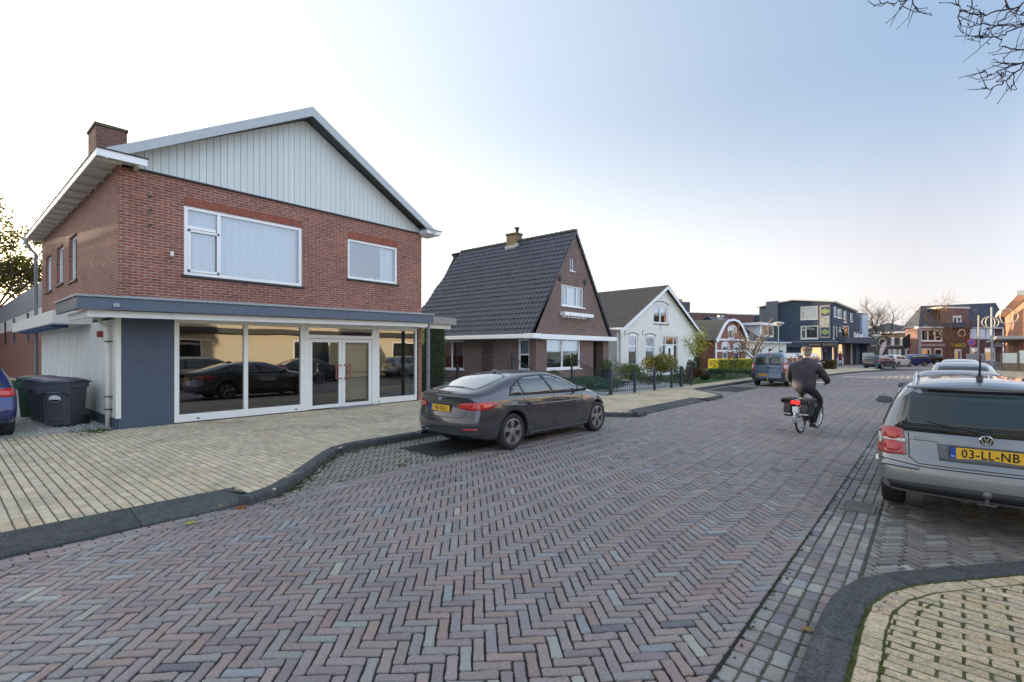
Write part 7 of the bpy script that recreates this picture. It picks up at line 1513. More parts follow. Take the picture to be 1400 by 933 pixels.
def boxhedge(p0, p1, wd, h, n, size, cols, label, name='hedge', core=True):
    p0, p1 = Vector(p0[:2]), Vector(p1[:2]); t = empty(name, (p0.x, p0.y, PZ), label, 'hedge'); d = p1-p0; L = d.length; d.normalize(); nn = Vector((d.y, -d.x)); mb = MB()
    for i in range(n):
        u = random.uniform(0, L); f_ = random.random(); v, z = (random.choice((-1, 1))*wd/2, random.uniform(0, h)) if f_ < .6 else (random.uniform(-wd/2, wd/2), h)
        if random.random() < .08: u = random.choice((0, L)); v = random.uniform(-wd/2, wd/2); z = random.uniform(0, h)
        q = d*u+nn*v; p = Vector((q.x+random.gauss(0, .025), q.y+random.gauss(0, .025), z+random.gauss(0, .02))); a = Vector((random.gauss(0, 1), random.gauss(0, 1), random.gauss(0, 1))).normalized(); b = a.orthogonal().normalized(); s_ = size*random.uniform(.6, 1.3)
        mb.face([p-a*s_, p-b*s_*.5, p+a*s_, p+b*s_*.5], None, rcol(cols, .25))
    mb.build('foliage', M_LEAF, t, world=False)
    if core:
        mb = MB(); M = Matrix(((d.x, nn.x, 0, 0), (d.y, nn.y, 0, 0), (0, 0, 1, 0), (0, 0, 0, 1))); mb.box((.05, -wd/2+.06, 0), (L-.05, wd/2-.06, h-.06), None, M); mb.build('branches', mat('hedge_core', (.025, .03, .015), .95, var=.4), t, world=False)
    return t
def bare_tree(name, loc, h, label, cat='tree', m=M_BARK, spread=.5, levels=5, r0=.14, seed=1, nb=3, trunk=.35, up=.5, twigm=None, leafn=0, leafc=None, leafs=.05, group=None, lean=(0, 0)):
    rnd = random.Random(seed); t = empty(name, loc, label, cat, group); mb = MB(); tw = MB(); ends = []
    def grow(p, d, L, r, lv):
        n = 4; pts = [p]; q = p; dd = d; jt = .05 if lv == 0 else .13
        for i in range(n):
            dd = (dd+Vector((rnd.gauss(0, jt), rnd.gauss(0, jt), rnd.gauss(0, .08)+.03*up))).normalized(); q = q+dd*L/n; pts.append(q)
        (mb if lv < levels-1 else tw).tube(pts, [r*(1-.45*i/n) for i in range(n+1)], 7 if lv < 2 else (5 if lv < 4 else 3), cap=False)
        if lv >= levels: ends.append((pts[-1])); return
        k = nb+(1 if rnd.random() < .4 else 0)+(2 if lv == 0 else 0); a0 = rnd.random()*6.28
        for j in range(k):
            f_ = 1.0 if j == 0 else (rnd.uniform(.6, 1.0) if lv == 0 else rnd.uniform(.35, .95)); a = a0+j*6.28/max(1, k-1)+rnd.uniform(-.5, .5); o = dd.orthogonal().normalized(); o2 = dd.cross(o); sd_ = (o*cos(a)+o2*sin(a)); idx = min(n, max(1, int(f_*n))); sp_ = spread*rnd.uniform(.6, 1.3) if j else spread*.35
            nd = (dd+sd_*sp_*1.5+Vector((0, 0, up*.25))).normalized(); grow(pts[idx], nd, L*rnd.uniform(.62, .82), r*(.66 if j == 0 else .48), lv+1)
    tot = sum(.72**i for i in range(levels+1)); L0 = h*trunk
    grow(Vector((0, 0, 0)), Vector((lean[0], lean[1], 1)).normalized(), L0, r0, 0)
    zmax = max([v[2] for v in mb.v+tw.v]); kz = h/zmax
    for q in (mb, tw): q.v = [(v[0]*kz, v[1]*kz, v[2]*kz) for v in q.v]
    mb.build('trunk', m, t, world=False, smooth=True); tw.build('crown', twigm or m, t, world=False)
    if leafn:
        lb_ = MB()
        for i in range(leafn):
            e = rnd.choice(ends)*kz; p = e+Vector((rnd.gauss(0, .15), rnd.gauss(0, .15), rnd.gauss(0, .15))); a = Vector((rnd.gauss(0, 1), rnd.gauss(0, 1), rnd.gauss(0, 1))).normalized(); b = a.orthogonal().normalized(); s_ = leafs*rnd.uniform(.6, 1.3); lb_.face([p-a*s_, p-b*s_*.5, p+a*s_, p+b*s_*.5], None, rcol(leafc, .2))
        lb_.build('leaves', M_LEAF, t, world=False)
    return t
# tall clipped hedge between shop and brick house
boxhedge((-17.2, 14.3), (-15.55, 13.35), .9, 2.75, 9000, .045, GR, 'tall clipped green hedge rising behind the shop canopy post')
boxhedge((-20.5, 15.6), (-17.3, 14.35), .8, 2.5, 3500, .05, GR, 'rear stretch of clipped hedge beside the brick house wall')
# ground juniper in front of the brick house
for q in ((-11.6, 18.4), (-12.3, 19.4), (-11.3, 19.4)): pass
shrub((-11.6, 18.7), 1.9, 1.5, .55, 5200, .05, [(.05, .11, .07), (.075, .15, .095), (.06, .13, .085)], 'low spreading blue green juniper in front of the brick house', shell=.5)
shrub((-13.75, 19.3), .3, .5, .8, 700, .04, GD_, 'small dark shrub under the front window of the brick house')
p = GD(829, 26.3, PZ); t = empty('potted_plant', p, 'clipped box ball in a dark round pot by the porch', 'plant'); mb = MB(); leaves(mb, (0, 0, .95), (.32, .32, .3), 1400, .03, GR, .75); mb.build('foliage', M_LEAF, t, world=False); mb = MB(); mb.lathe([(.01, 0), (.2, 0), (.28, .6), (.3, .66), (.26, .66), (.24, .62), (.01, .6)], lambda a, b, z: (a, b, z), 20); mb.build('pot', mat('dark_pot', (.03, .03, .035), .5), t, world=False)
def gp(px, D): return GD(px, D, PZ)
shrub(gp(868, 27.0), .95, .85, 1.45, 3200, .055, [(.14, .22, .05), (.24, .30, .08), (.10, .17, .045)], 'bright green leafy shrub before the left window of the white house', blobs=3)
shrub(gp(903, 28.0), 1.15, .95, 1.7, 3800, .055, [(.20, .26, .06), (.34, .34, .09), (.42, .25, .08), (.14, .21, .055)], 'large yellow green shrub with orange tips before the white house door', blobs=3)
shrub(gp(849, 25.0), .5, .5, 1.15, 420, .045, [(.2, .2, .09), (.3, .27, .12)], 'thin pale rose bush behind the iron fence', shell=.1)
shrub(gp(842, 26.5), .35, .35, 1.3, 260, .045, [(.2, .2, .09), (.12, .16, .06)], 'sparse upright rose stems beside the porch', shell=.1)
shrub(gp(928, 28.5), .4, .4, .85, 700, .045, GR, 'round green shrub in front of the white house step')
shrub(gp(947, 27.0), .75, .7, .85, 1800, .05, RB, 'red brown shrub at the end of the iron fence', blobs=2)
shrub(gp(938, 26.0), .45, .45, .7, 800, .045, RB, 'smaller red brown shrub against the fence post')
shrub(gp(888, 24.8), .9, .35, .55, 900, .04, GD_+RB[:1], 'low dark planting along the inside of the fence')
for px, D, h, lb in ((943.8, 31, 1.15, 'slim dark conifer column, shorter of the pair'), (952.5, 30, 1.45, 'dark conifer column, taller of the pair')): shrub(gp(px, D), .26, .26, h, 1500, .04, GD_, lb, 'conifer', 'conifer', 'slim conifers at the garden corner', shell=.55)
shrub(gp(903.5, 31.2), .16, .16, 2.0, 700, .035, GD_, 'very thin dark cypress beside the white house window', 'conifer', 'conifer', shell=.4)
for px, py, lb in ((964, 520.5, 'clipped box ball, left of the pair on the lawn edge'), (985, 518, 'clipped box ball, right of the pair on the lawn edge')):
    p = G(px, py, PZ); t = empty('box_ball', p, lb, 'shrub', 'clipped box balls'); mb = MB(); leaves(mb, (0, 0, .30), (.33, .33, .31), 1500, .028, GD_+[(.04, .07, .03)], .78); mb.build('foliage', M_LEAF, t, world=False); mb = MB(); mb.ball((0, 0, .29), .24, 8); mb.build('branches', MATS['hedge_core'], t, world=False)
# lawn and garden floor
M_GRASS = mat('lawn_soil', (.06, .10, .03), .95, var=.3, scale=4)
sheet('garden_ground', [(-9.35, 17.05), (-9.0, 21.8), (-9.05, 24.4), (-13.9, 27.5), (-14.2, 18)], PZ+.004, mat('garden_gravel', (.36, .36, .34), .9, var=.35, scale=18, bump=.8, bscale=50))
sheet('garden_ground', [(-9.2, 11.4), (-9.5, 16.9), (-14.2, 18), (-22, 18), (-22, 11.4)], PZ+.003, MATS['garden_gravel'])
LW = [(-9.05, 24.6), (-8.95, 27.5), (-8.9, 34), (-9.0, 42), (-17, 50), (-14, 36), (-13.5, 28)]
sheet('lawn', LW, PZ+.005, M_GRASS)
mb = MB()
for i in range(6500):
    y = random.uniform(24.8, 38); x = random.uniform(-13, -9.0); p = (x, y, PZ+.005); h = random.uniform(.03, .07); a = random.random()*6; mb.face([(x-.01*cos(a), y-.01*sin(a), p[2]), (x+.01*cos(a), y+.01*sin(a), p[2]), (x+.02*sin(a), y+.02*cos(a), p[2]+h)], None, rcol([(.08, .17, .035), (.11, .20, .04)], .2))
mb.build('grass', M_LEAF, kind='stuff', label='short green lawn grass beside the pavement', cat='grass')
boxhedge((-10.9, 33.0), (-8.9, 34.6), 1.4, .5, 3500, .04, GR, 'low dark clipped hedge on the lawn left of the van')
shrub((-9.4, 31.5), 1.3, 1.6, .35, 1500, .05, [(.12, .17, .08), (.15, .2, .1)], 'pale green ground cover beside the van', shell=.3)
a, b = gp(975, 41), gp(1031, 43); boxhedge(a, b, 1.0, ZD(493.5, 42)-PZ+.1, 6500, .07, YG, 'bright yellow green hedge in front of the brick cottage')
a, b = gp(1119, 47), gp(1142.5, 46); boxhedge(a, b, .9, ZD(493, 46)-PZ, 3500, .05, [(.16, .09, .04), (.20, .12, .05), (.13, .09, .04)], 'brown beech hedge in front of the blue building')
bare_tree('young_tree', gp(958, 31), 3.3, 'thin young tree with sparse yellow leaves beside the cottage', seed=5, r0=.035, levels=4, spread=.25, trunk=.30, nb=3, leafn=900, leafc=YG, leafs=.06)
bare_tree('bare_tree', gp(1034, 37), 4.2, 'bare ornamental tree with pale upswept branches behind the van', seed=11, r0=.10, levels=4, spread=.62, trunk=.30, nb=3, m=mat('pale_bark', (.22, .17, .11), .9, var=.3))
bare_tree('pollard_tree', gp(1000, 35), 2.0, 'small pollarded tree with brown tufted head on the lawn', seed=8, r0=.06, levels=3, spread=.5, trunk=.7, nb=3, leafn=220, leafc=RB, leafs=.05)
bare_tree('bare_tree', gp(1207, 72), ZD(401, 72)-PZ, 'big round crowned bare tree behind the far parked cars', seed=29, r0=.20, levels=6, spread=.58, trunk=.27, nb=3, up=.45)
bare_tree('bare_tree', gp(1302, 62), ZD(394, 62)-PZ, 'tall slender bare tree in front of the brick shop row', seed=33, r0=.16, levels=5, spread=.5, trunk=.42, nb=3, up=.6, m=mat('warm_bark', (.20, .12, .06), .9, var=.3), leafn=260, leafc=[(.35, .16, .06), (.3, .2, .08)], leafs=.09)
bare_tree('bare_tree', gp(1330, 88), ZD(412, 88)-PZ, 'faint bare tree top rising behind the shop row roof', seed=40, r0=.16, levels=5, spread=.55, trunk=.5, nb=3)
# sunlit leafy tree at the left edge
def leafy(name, loc, h, R, label, n, cols, size, seed, zc=.62, r0=.16):
    rnd = random.Random(seed); t = bare_tree(name, loc, h*.93, label, seed=seed, r0=r0, levels=4, spread=.55, trunk=.38, nb=3); mb = MB()
    for i in range(46):
        v = Vector((rnd.gauss(0, 1), rnd.gauss(0, 1), rnd.gauss(0, 1))).normalized()*rnd.uniform(.35, 1); rb = R*rnd.uniform(.22, .36)
        leaves(mb, (v.x*R, v.y*R, h*zc+v.z*h*.36), (rb, rb, rb*.8), n//46, size, cols, .3)
    mb.build('leaves', M_LEAF, t, world=False); return t
p = GD(-22, 31, PZ); leafy('leafy_tree', p, 14.2, 3.8, 'leafy tree with yellowing green leaves glowing in low sun, left edge', 15000, [(.10, .13, .03), (.16, .17, .04), (.26, .20, .05), (.07, .10, .03)], .12, 3)
p = GD(38, 46, PZ); leafy('leafy_tree', p, 5.6, 2.0, 'small sparse leafy tree behind the brick extension', 2600, [(.16, .17, .04), (.26, .20, .05)], .10, 4)
# overhanging twigs, top right: a street tree beside the camera
t = empty('street_tree', (2.7, 3.2, PZ), 'bare street tree whose dark twigs hang into the upper right corner', 'tree')
rnd = random.Random(12); mb = MB(); mb.tube([(0, 0, 0), (0, .03, 1.5), (.05, .0, 3.2), (0, .05, 5.2)], [.14, .12, .10, .07], 12); mb.build('trunk', M_BARK, t, world=False)
tw = MB(); base = Vector((2.7, 3.2, PZ))
def pix(px, py, D): return GD(px, D, ZD(py, D))
def twig(path, D, r, side=7):
    pts = [pix(x, y, D+dd) for x, y, dd in path]; fine = []
    for i in range(len(pts)-1):
        for k in range(4): fine.append(pts[i].lerp(pts[i+1], k/4)+Vector((rnd.gauss(0, .006), rnd.gauss(0, .006), rnd.gauss(0, .006))))
    fine.append(pts[-1]); tw.tube([q-base for q in fine], [r*.75*(1-.8*i/len(fine))+.0009 for i in range(len(fine))], 5)
    for i in range(2, len(fine)-1):
        if rnd.random() < .55:
            d = (fine[i+1]-fine[i-1]).normalized(); o = Vector((rnd.gauss(0, 1), rnd.gauss(0, 1), rnd.gauss(0, 1))); nd = (d+o*.55).normalized(); L = rnd.uniform(.05, .20); q1_ = fine[i]+nd*L*.5+Vector((0, 0, -.01)); q2_ = q1_+(nd+Vector((rnd.gauss(0, .3), rnd.gauss(0, .3), rnd.gauss(0, .3)+.2))).normalized()*L*.5
            tw.tube([fine[i]-base, q1_-base, q2_-base], [.0035, .0026, .0018], 4)
            if rnd.random() < .5: tw.tube([q2_-base, q2_+nd*.012-base], [.004, .002], 4)
Z8 = lambda x, y: (1180+x/6.364, y/6.364)
def zp(*l): return [(*Z8(x, y), d_) for x, y, d_ in l]
DT = 3.6
twig(zp((1900, -250, .6), (1500, -60, .3), (1340, 60, .1), (1200, 100, 0), (1030, 125, -.1), (900, 112, -.1), (835, 90, -.15), (825, -30, -.2)), DT, .009)
twig(zp((1900, -100, .6), (1600, 120, .2), (1400, 210, 0), (1290, 230, 0), (1150, 235, -.1), (1080, 205, -.1), (1020, 200, -.15)), DT, .008)
twig(zp((1900, 60, .6), (1500, 150, .1), (1330, 260, 0), (1200, 305, -.1), (1080, 330, -.1), (1020, 315, -.1), (1008, 260, -.15)), DT, .007)
twig(zp((1280, 95, 0), (1180, 190, 0), (1060, 290, -.1), (1000, 335, -.1), (915, 345, -.15)), DT, .005)
twig(zp((1600, 300, .2), (1400, 430, 0), (1270, 425, 0), (1210, 400, -.1), (1208, 320, -.1)), DT, .007)
twig(zp((1700, 350, .3), (1450, 530, 0), (1300, 565, 0), (1170, 635, -.1), (1090, 650, -.1), (1050, 605, -.15)), DT, .007)
twig(zp((1700, 450, .3), (1430, 560, 0), (1310, 645, 0), (1200, 740, -.1), (1100, 785, -.1), (1030, 765, -.1)), DT, .008)
twig(zp((1450, 540, 0), (1300, 560, 0), (1240, 560, 0), (1220, 495, -.1)), DT, .005)
twig(zp((1310, 640, 0), (1305, 700, 0), (1285, 800, 0)), DT, .004); twig(zp((1260, 690, 0), (1245, 800, 0)), DT, .003); twig(zp((1310, 640, 0), (1240, 625, 0), (1190, 655, 0)), DT, .003)
twig(zp((1250, -60, 0), (1235, 20, 0), (1245, 90, 0)), DT, .005); twig(zp((1030, 130, 0), (975, 215, 0), (940, 235, 0)), DT, .004)
twig(zp((600, -120, 0), (380, 0, 0), (220, 30, 0), (150, 25, 0), (115, -20, 0)), DT, .006); twig(zp((360, 0, 0), (325, 60, 0), (310, 80, 0)), DT, .004); twig(zp((425, -40, 0), (430, 55, 0), (475, 102, 0)), DT, .005)
twig(zp((980, -150, 0), (935, 50, 0), (960, 100, 0), (1030, 125, 0)), DT, .005); twig(zp((1340, 60, 0), (1345, 130, 0), (1400, 120, 0)), DT, .004); twig(zp((830, 100, 0), (820, 180, 0), (835, 240, 0)), DT, .005)
for a, b in (((1900, -250), (0, .05, 5.0)), ((1900, 60), (0, .05, 4.6)), ((1700, 350), (0, 0, 4.2)), ((1600, 300), (0, 0, 4.4)), ((600, -120), (0, .05, 5.1))):
    q = pix(*Z8(*a), DT+.5)-base; tw.tube([Vector(b), Vector(b).lerp(q, .5)+Vector((0, 0, .15)), q], [.03, .018, .009], 6)
tw.build('twigs', M_BARKD, t, world=False)
# ================================================================ CYCLIST
def skin(name, chains, mtl, parent, sub=2, root=0, label=None):
    """chains: list of [(x,y,z,r)...] sharing start points by coordinate"""
    vid = {}; vs = []; rs = []; es = []
    for ch in chains:
        prev = None
        for (x, y, z, r) in ch:
            k = (round(x, 3), round(y, 3), round(z, 3))
            if k not in vid: vid[k] = len(vs); vs.append((x, y, z)); rs.append(r)
            i = vid[k]
            if prev is not None and prev != i: es.append((prev, i))
            prev = i
    me = bpy.data.meshes.new(name); me.from_pydata(vs, es, []); o = bpy.data.objects.new(name, me); COL.objects.link(o)
    o.modifiers.new('skin', 'SKIN'); sv = me.skin_vertices[0].data
    for i, r in enumerate(rs): sv[i].radius = r if isinstance(r, tuple) else (r, r); sv[i].use_root = (i == root)
    s_ = o.modifiers.new('sub', 'SUBSURF'); s_.levels = sub; s_.render_levels = sub
    bpy.context.view_layer.update(); m2 = bpy.data.meshes.new_from_object(o.evaluated_get(bpy.context.evaluated_depsgraph_get())); bpy.data.objects.remove(o)
    m2.materials.clear(); m2.materials.append(mtl); m2.polygons.foreach_set('use_smooth', [True]*len(m2.polygons)); o = bpy.data.objects.new(name, m2); COL.objects.link(o)
    if parent is not None: o.parent = parent
    if label: o['label'] = label
    return o
A_, B2 = Vector((-2.16, 12.33)), Vector((-2.02, 13.42)); hb = atan2(B2.y-A_.y, B2.x-A_.x)
bk = empty('bicycle', (A_.x, A_.y, 0), 'dutch city bicycle with silver mudguard ridden down the road', 'bicycle', rz=hb)   # x forward from the rear hub
WR = .345; M_TYRE = M_RUB
def bwheel(x, steer=0):
    t = None; mb = MB(); M = Matrix.Translation((x, 0, WR)) @ Matrix.Rotation(steer, 4, 'Z')
    fn = lambda a, b, h: tuple(M @ Vector((a, h, b)))
    mb.lathe([(WR-.03, -.017), (WR-.008, -.017), (WR, 0), (WR-.008, .017), (WR-.03, .017)], fn, 40, closed=True); o = mb.build('wheel', M_RUB, bk, world=False, smooth=True)
    mb = MB(); mb.lathe([(WR-.055, -.012), (WR-.032, -.014), (WR-.032, .014), (WR-.055, .012)], fn, 40, closed=True); mb.lathe([(.001, -.04), (.022, -.04), (.022, .04), (.001, .04)], fn, 12)
    for i in range(28): a = i*2*pi/28; s_ = .03 if i % 2 else -.03; mb.tube([fn(.02*cos(a+.5), .02*sin(a+.5), s_), fn((WR-.05)*cos(a), (WR-.05)*sin(a), 0)], .0013, 3)
    mb.build('rim', M_CHR, o, world=False)
bwheel(0); bwheel(1.10, -.1)
M_FR = mat('bike_frame_silver', (.38, .42, .46), .35, .6)
mb = MB(); mb.tube([(0, .06, WR), (.46, .03, .30)], .010, 6); mb.tube([(0, -.06, WR), (.46, -.03, .30)], .010, 6); mb.tube([(.46, 0, .29), (.30, 0, .82)], .017, 8); mb.tube([(0, .06, WR), (.32, .02, .75)], .009, 6); mb.tube([(0, -.06, WR), (.32, -.02, .75)], .009, 6); mb.tube([(.46, 0, .30), (.95, 0, .72)], .02, 8); mb.tube([(.36, 0, .60), (.92, 0, .80)], .017, 8); mb.tube([(.96, 0, .68), (.90, 0, .92)], .02, 8)
for sg in (.05, -.05): mb.tube([(1.10, sg, WR), (.99, sg, .66)], .012, 6)
mb.build('frame', M_FR, bk, world=False)
mb = MB(); mb.tube([(.90, 0, .9), (.87, 0, 1.06)], .014, 8); mb.tube([(.55, .30, 1.05), (.72, .29, 1.07), (.84, .15, 1.08), (.87, 0, 1.07), (.84, -.15, 1.08), (.72, -.29, 1.07), (.55, -.30, 1.05)], .012, 8); mb.build('handlebar', M_CHR, bk, world=False)
for sg in (1, -1): mb = MB(); mb.tube([(.56, sg*.30, 1.05), (.70, sg*.292, 1.068)], .018, 8); mb.build('grip', M_BLKP, bk, world=False)
mb = MB(); mb.tube([(.30, 0, .82), (.28, 0, .90)], .013, 8); mb.build('seat_post', M_CHR, bk, world=False)
mb = MB(); vs = []; mb.lathe([(.001, .90), (.12, .905), (.125, .93), (.10, .965), (.001, .97)], lambda a, b, z: (.24+a*1.15, b*.95, z), 16); mb.tube([(.30, 0, .935), (.46, 0, .93)], [.06, .025], 8); mb.build('saddle', M_BLKP, bk, world=False, smooth=True)
mb = MB(); n = 14
pts = [(-(WR+.02)*cos(a)*1.0, (WR+.02)*sin(a)+WR) for a in [(-.25+2.2*i/n) for i in range(n+1)]]
for (x0, z0), (x1, z1) in zip(pts, pts[1:]): mb.mesh([(x0, -.028, z0-.012), (x0, 0, z0), (x0, .028, z0-.012), (x1, -.028, z1-.012), (x1, 0, z1), (x1, .028, z1-.012)], [(0, 1, 4, 3), (1, 2, 5, 4)])
o = mb.build('mudguard', mat('mudguard_silver', (.45, .50, .56), .3, .7), bk, world=False, smooth=True); solid(o, .003)
mb = MB()
for y in (-.06, .06): mb.tube([(.28, y*.6, .76), (.05, y, .745), (-.30, y, .735)], .008, 6); mb.tube([(0, y, WR), (-.22, y, .735)], .007, 6)
for x in (-.28, -.15, 0, .12): mb.tube([(x, -.06, .74), (x, .06, .74)], .006, 5)
mb.build('luggage_rack', M_CHR, bk, world=False)
mb = MB(); mb.box((-.345, -.085, .655), (-.31, .085, .725)); mb.build('rear_light', mat('rear_light', (.8, .02, .02), .2, emit=.5), bk, world=False, bevel=.008)
mb = MB(); mb.box((-.335, -.055, .47), (-.325, .055, .60)); mb.build('reflector_plate', mat('number_white', (.5, .6, .72), .4), bk, world=False, bevel=.004)
mb = MB(); mb.lathe([(.07, -.005), (.105, -.005), (.105, .005), (.07, .005)], lambda a, b, h: (.46+a, -.045+h, .29+b), 24, closed=True); mb.tube([(.46, -.06, .29), (.44, -.065, .12)], .01, 6); mb.tube([(.46, .06, .29), (.48, .065, .46)], .01, 6); mb.box((.39, -.15, .10), (.49, -.06, .125)); mb.box((.43, .06, .455), (.53, .15, .48)); mb.build('crank', M_BLKP, bk, world=False)
mb = MB(); mb.box((.0, -.065, .25), (.48, -.045, .38)); mb.build('chain_guard', M_BLKP, bk, world=False, bevel=.008)
# double pannier
R3_ = Matrix.Translation((A_.x, A_.y, 0)) @ Matrix.Rotation(hb, 4, 'Z')
pn = empty('pannier_bag', (A_.x, A_.y, 0), 'black double pannier with pale reflective strips over the rear wheel', 'bag', rz=hb)
MP = mat('pannier_cloth', (.022, .024, .035), .75, var=.2, bump=.3, bscale=60)
for sg in (1, -1):
    mb = MB(); x0, x1 = -.32, .06; y0, y1 = sg*.085, sg*.25; N_ = 5; R = []
    for z, g in ((.385, .86), (.42, .97), (.52, 1.03), (.64, 1.02), (.735, .95), (.76, .80)):
        cx_, cy_ = (x0+x1)/2, (y0+y1)/2; hx, hy = (x1-x0)/2*g, abs(y1-y0)/2*g; R.append([(cx_+hx*sx, cy_+hy*sy, z) for sx, sy in ((-1, -.8), (-.85, -1), (.85, -1), (1, -.8), (1, .8), (.85, 1), (-.85, 1), (-1, .8))])
    q = 8; mb.mesh([v for r in R for v in r], [(i*q+k, i*q+(k+1) % q, (i+1)*q+(k+1) % q, (i+1)*q+k) for i in range(5) for k in range(q)]+[tuple(range(q-1, -1, -1)), tuple(range(5*q, 6*q))]); b_ = mb.build('bag', MP, pn, world=False, bevel=.008)
    mb = MB(); mb.box((x0-.018, min(y0, y1)+.0, .43), (x0-.006, max(y0, y1)-.0, .455)); mb.build('reflective_strip', mat('pale_strip', (.45, .46, .5), .5), b_, world=False)
    mb = MB(); mb.prism([(sg*.06, .765), (sg*.27, .775), (sg*.295, .75), (sg*.285, .665), (sg*.262, .67), (sg*.25, .74), (sg*.06, .752)], lambda y, z, x: (x, y, z), x0-.025, x1+.02); mb.build('flap', MP, b_, world=False, bevel=.006)
RS = 1.04
# the rider (same axes: x forward, y left)
pr = empty('person', (A_.x, A_.y, 0), 'older cyclist seen from behind in dark padded jacket and flat cap', 'person', rz=hb)
hip = (.24, 0, .99); M_JK = mat('dark_jacket', (.046, .038, .050), .75, var=.28, scale=9, bump=1.0, bscale=9); M_TR = mat('dark_trousers', (.020, .019, .024), .85, var=.2, bump=.2); M_SK = mat('skin', (.50, .30, .22), .6, var=.08); M_SH = mat('black_shoe', (.015, .015, .015), .4)
pr.scale = (RS, RS, RS); pr.location.x -= .012; pr.location.z = -.03
body = skin('body', [[(.24, 0, 1.02, .10), (.27, 0, 1.20, .12), (.31, 0, 1.42, .10), (.352, 0, 1.555, .045), (.375, 0, 1.64, .05), (.40, 0, 1.72, .07)],
  [(.31, 0, 1.42, .10), (.32, .19, 1.42, .05), (.45, .29, 1.22, .05), (.64, .31, 1.10, .035), (.70, .30, 1.085, .03)], [(.31, 0, 1.42, .10), (.32, -.19, 1.42, .05), (.45, -.29, 1.22, .05), (.64, -.31, 1.10, .035), (.70, -.30, 1.085, .03)],
  [(.24, 0, 1.02, .10), (.30, .11, .97, .06), (.63, .15, .86, .05), (.56, .125, .62, .035), (.46, .11, .50, .035)], [(.24, 0, 1.02, .10), (.30, -.11, .95, .06), (.60, -.17, .68, .05), (.48, -.14, .36, .035), (.42, -.12, .17, .035)]], M_SK, pr)
jk = skin('jacket', [[(.21, 0, .855, (.24, .18)), (.24, 0, 1.06, (.25, .19)), (.27, 0, 1.22, (.245, .19)), (.31, 0, 1.40, (.215, .165)), (.345, 0, 1.53, (.12, .115)), (.365, 0, 1.585, (.075, .075))],
  [(.31, 0, 1.40, (.215, .165)), (.33, .245, 1.41, .095), (.40, .335, 1.24, .082), (.50, .375, 1.13, .072), (.60, .34, 1.09, .055), (.655, .31, 1.085, .046)], [(.31, 0, 1.40, (.215, .165)), (.33, -.245, 1.41, .095), (.40, -.335, 1.24, .082), (.50, -.375, 1.13, .072), (.60, -.34, 1.09, .055), (.655, -.31, 1.085, .046)]], M_JK, pr)
tr = skin('trousers', [[(.22, 0, .98, (.19, .15)), (.24, 0, 1.06, (.17, .13))], [(.22, 0, .98, (.19, .15)), (.32, .12, .97, .115), (.63, .16, .86, .088), (.56, .13, .66, .068), (.47, .12, .53, .06)], [(.22, 0, .98, (.19, .15)), (.32, -.12, .95, .115), (.60, -.20, .68, .088), (.50, -.15, .42, .068), (.42, -.12, .20, .06)]], M_TR, pr)
for sg, x, z in ((1, .46, .49), (-1, .42, .14)):
    mb = MB(); fn_ = lambda t_: t_; mb.tube([(x-.10, sg*.11, z+.03), (x-.06, sg*.11, z+.035), (x+.02, sg*.11, z+.035), (x+.12, sg*.115, z+.02), (x+.17, sg*.115, z+.01)], [.03, .043, .045, .038, .018], 10); mb.build('shoe', M_SH, pr, world=False, smooth=True)
mb = MB(); hc = Vector((.42, 0, 1.735)); mb.lathe([(.001, -.125), (.055, -.11), (.078, -.06), (.085, 0), (.088, .05), (.07, .10), (.001, .12)], lambda a, b, h: (hc.x+a*1.12, hc.y+b*.93, hc.z+h), 20)
mb.tube([hc+Vector((.085, 0, .0)), hc+Vector((.118, 0, -.03)), hc+Vector((.09, 0, -.045))], [.012, .016, .01], 6)
for sg in (1, -1): mb.ball(hc+Vector((.0, sg*.083, -.015)), .022, 5, 1.5)
hd_ = mb.build('head', M_SK, pr, world=False, smooth=True)
mb = MB()
for sg in (1, -1): mb.ball(hc+Vector((.086, sg*.03, .01)), .011, 4)
mb.tube([hc+Vector((.09, -.025, -.07)), hc+Vector((.095, 0, -.072)), hc+Vector((.09, .025, -.07))], .005, 5); mb.build('face', mat('face_dark', (.12, .06, .05), .5), hd_, world=False)
mb = MB(); mb.lathe([(.088, -.075), (.096, -.03), (.098, .01), (.094, .03)], lambda a, b, h: (hc.x-.008+a*1.08-.004, hc.y+b*.98, hc.z+h-(max(0, a)*.0)), 24); mb.build('hair', mat('grey_hair', (.24, .22, .19), .8, var=.3, scale=30), pr, world=False, smooth=True)
mb = MB(); mb.lathe([(.101, .012), (.108, .03), (.112, .06), (.10, .095), (.06, .118), (.001, .125)], lambda a, b, h: (hc.x-.002+a*1.12+(.015 if h > .05 else 0), hc.y+b*.98, hc.z+h), 24); mb.tube([hc+Vector((.10, -.06, .03)), hc+Vector((.165, 0, .02)), hc+Vector((.10, .06, .03))], [.012, .014, .012], 6); mb.build('cap', mat('tweed_cap', (.16, .12, .085), .9, var=.3, scale=40, bump=.4, bscale=80), pr, world=False, smooth=True)
mb = MB(); c_ = Vector((.352, 0, 1.575)); mb.lathe([(.085, -.035), (.092, .0), (.084, .035), (.074, .03), (.078, -.03)], lambda a, b, h: (c_.x+a, c_.y+b, c_.z+h), 20, closed=True); mb.build('collar', M_JK, pr, world=False, smooth=True)
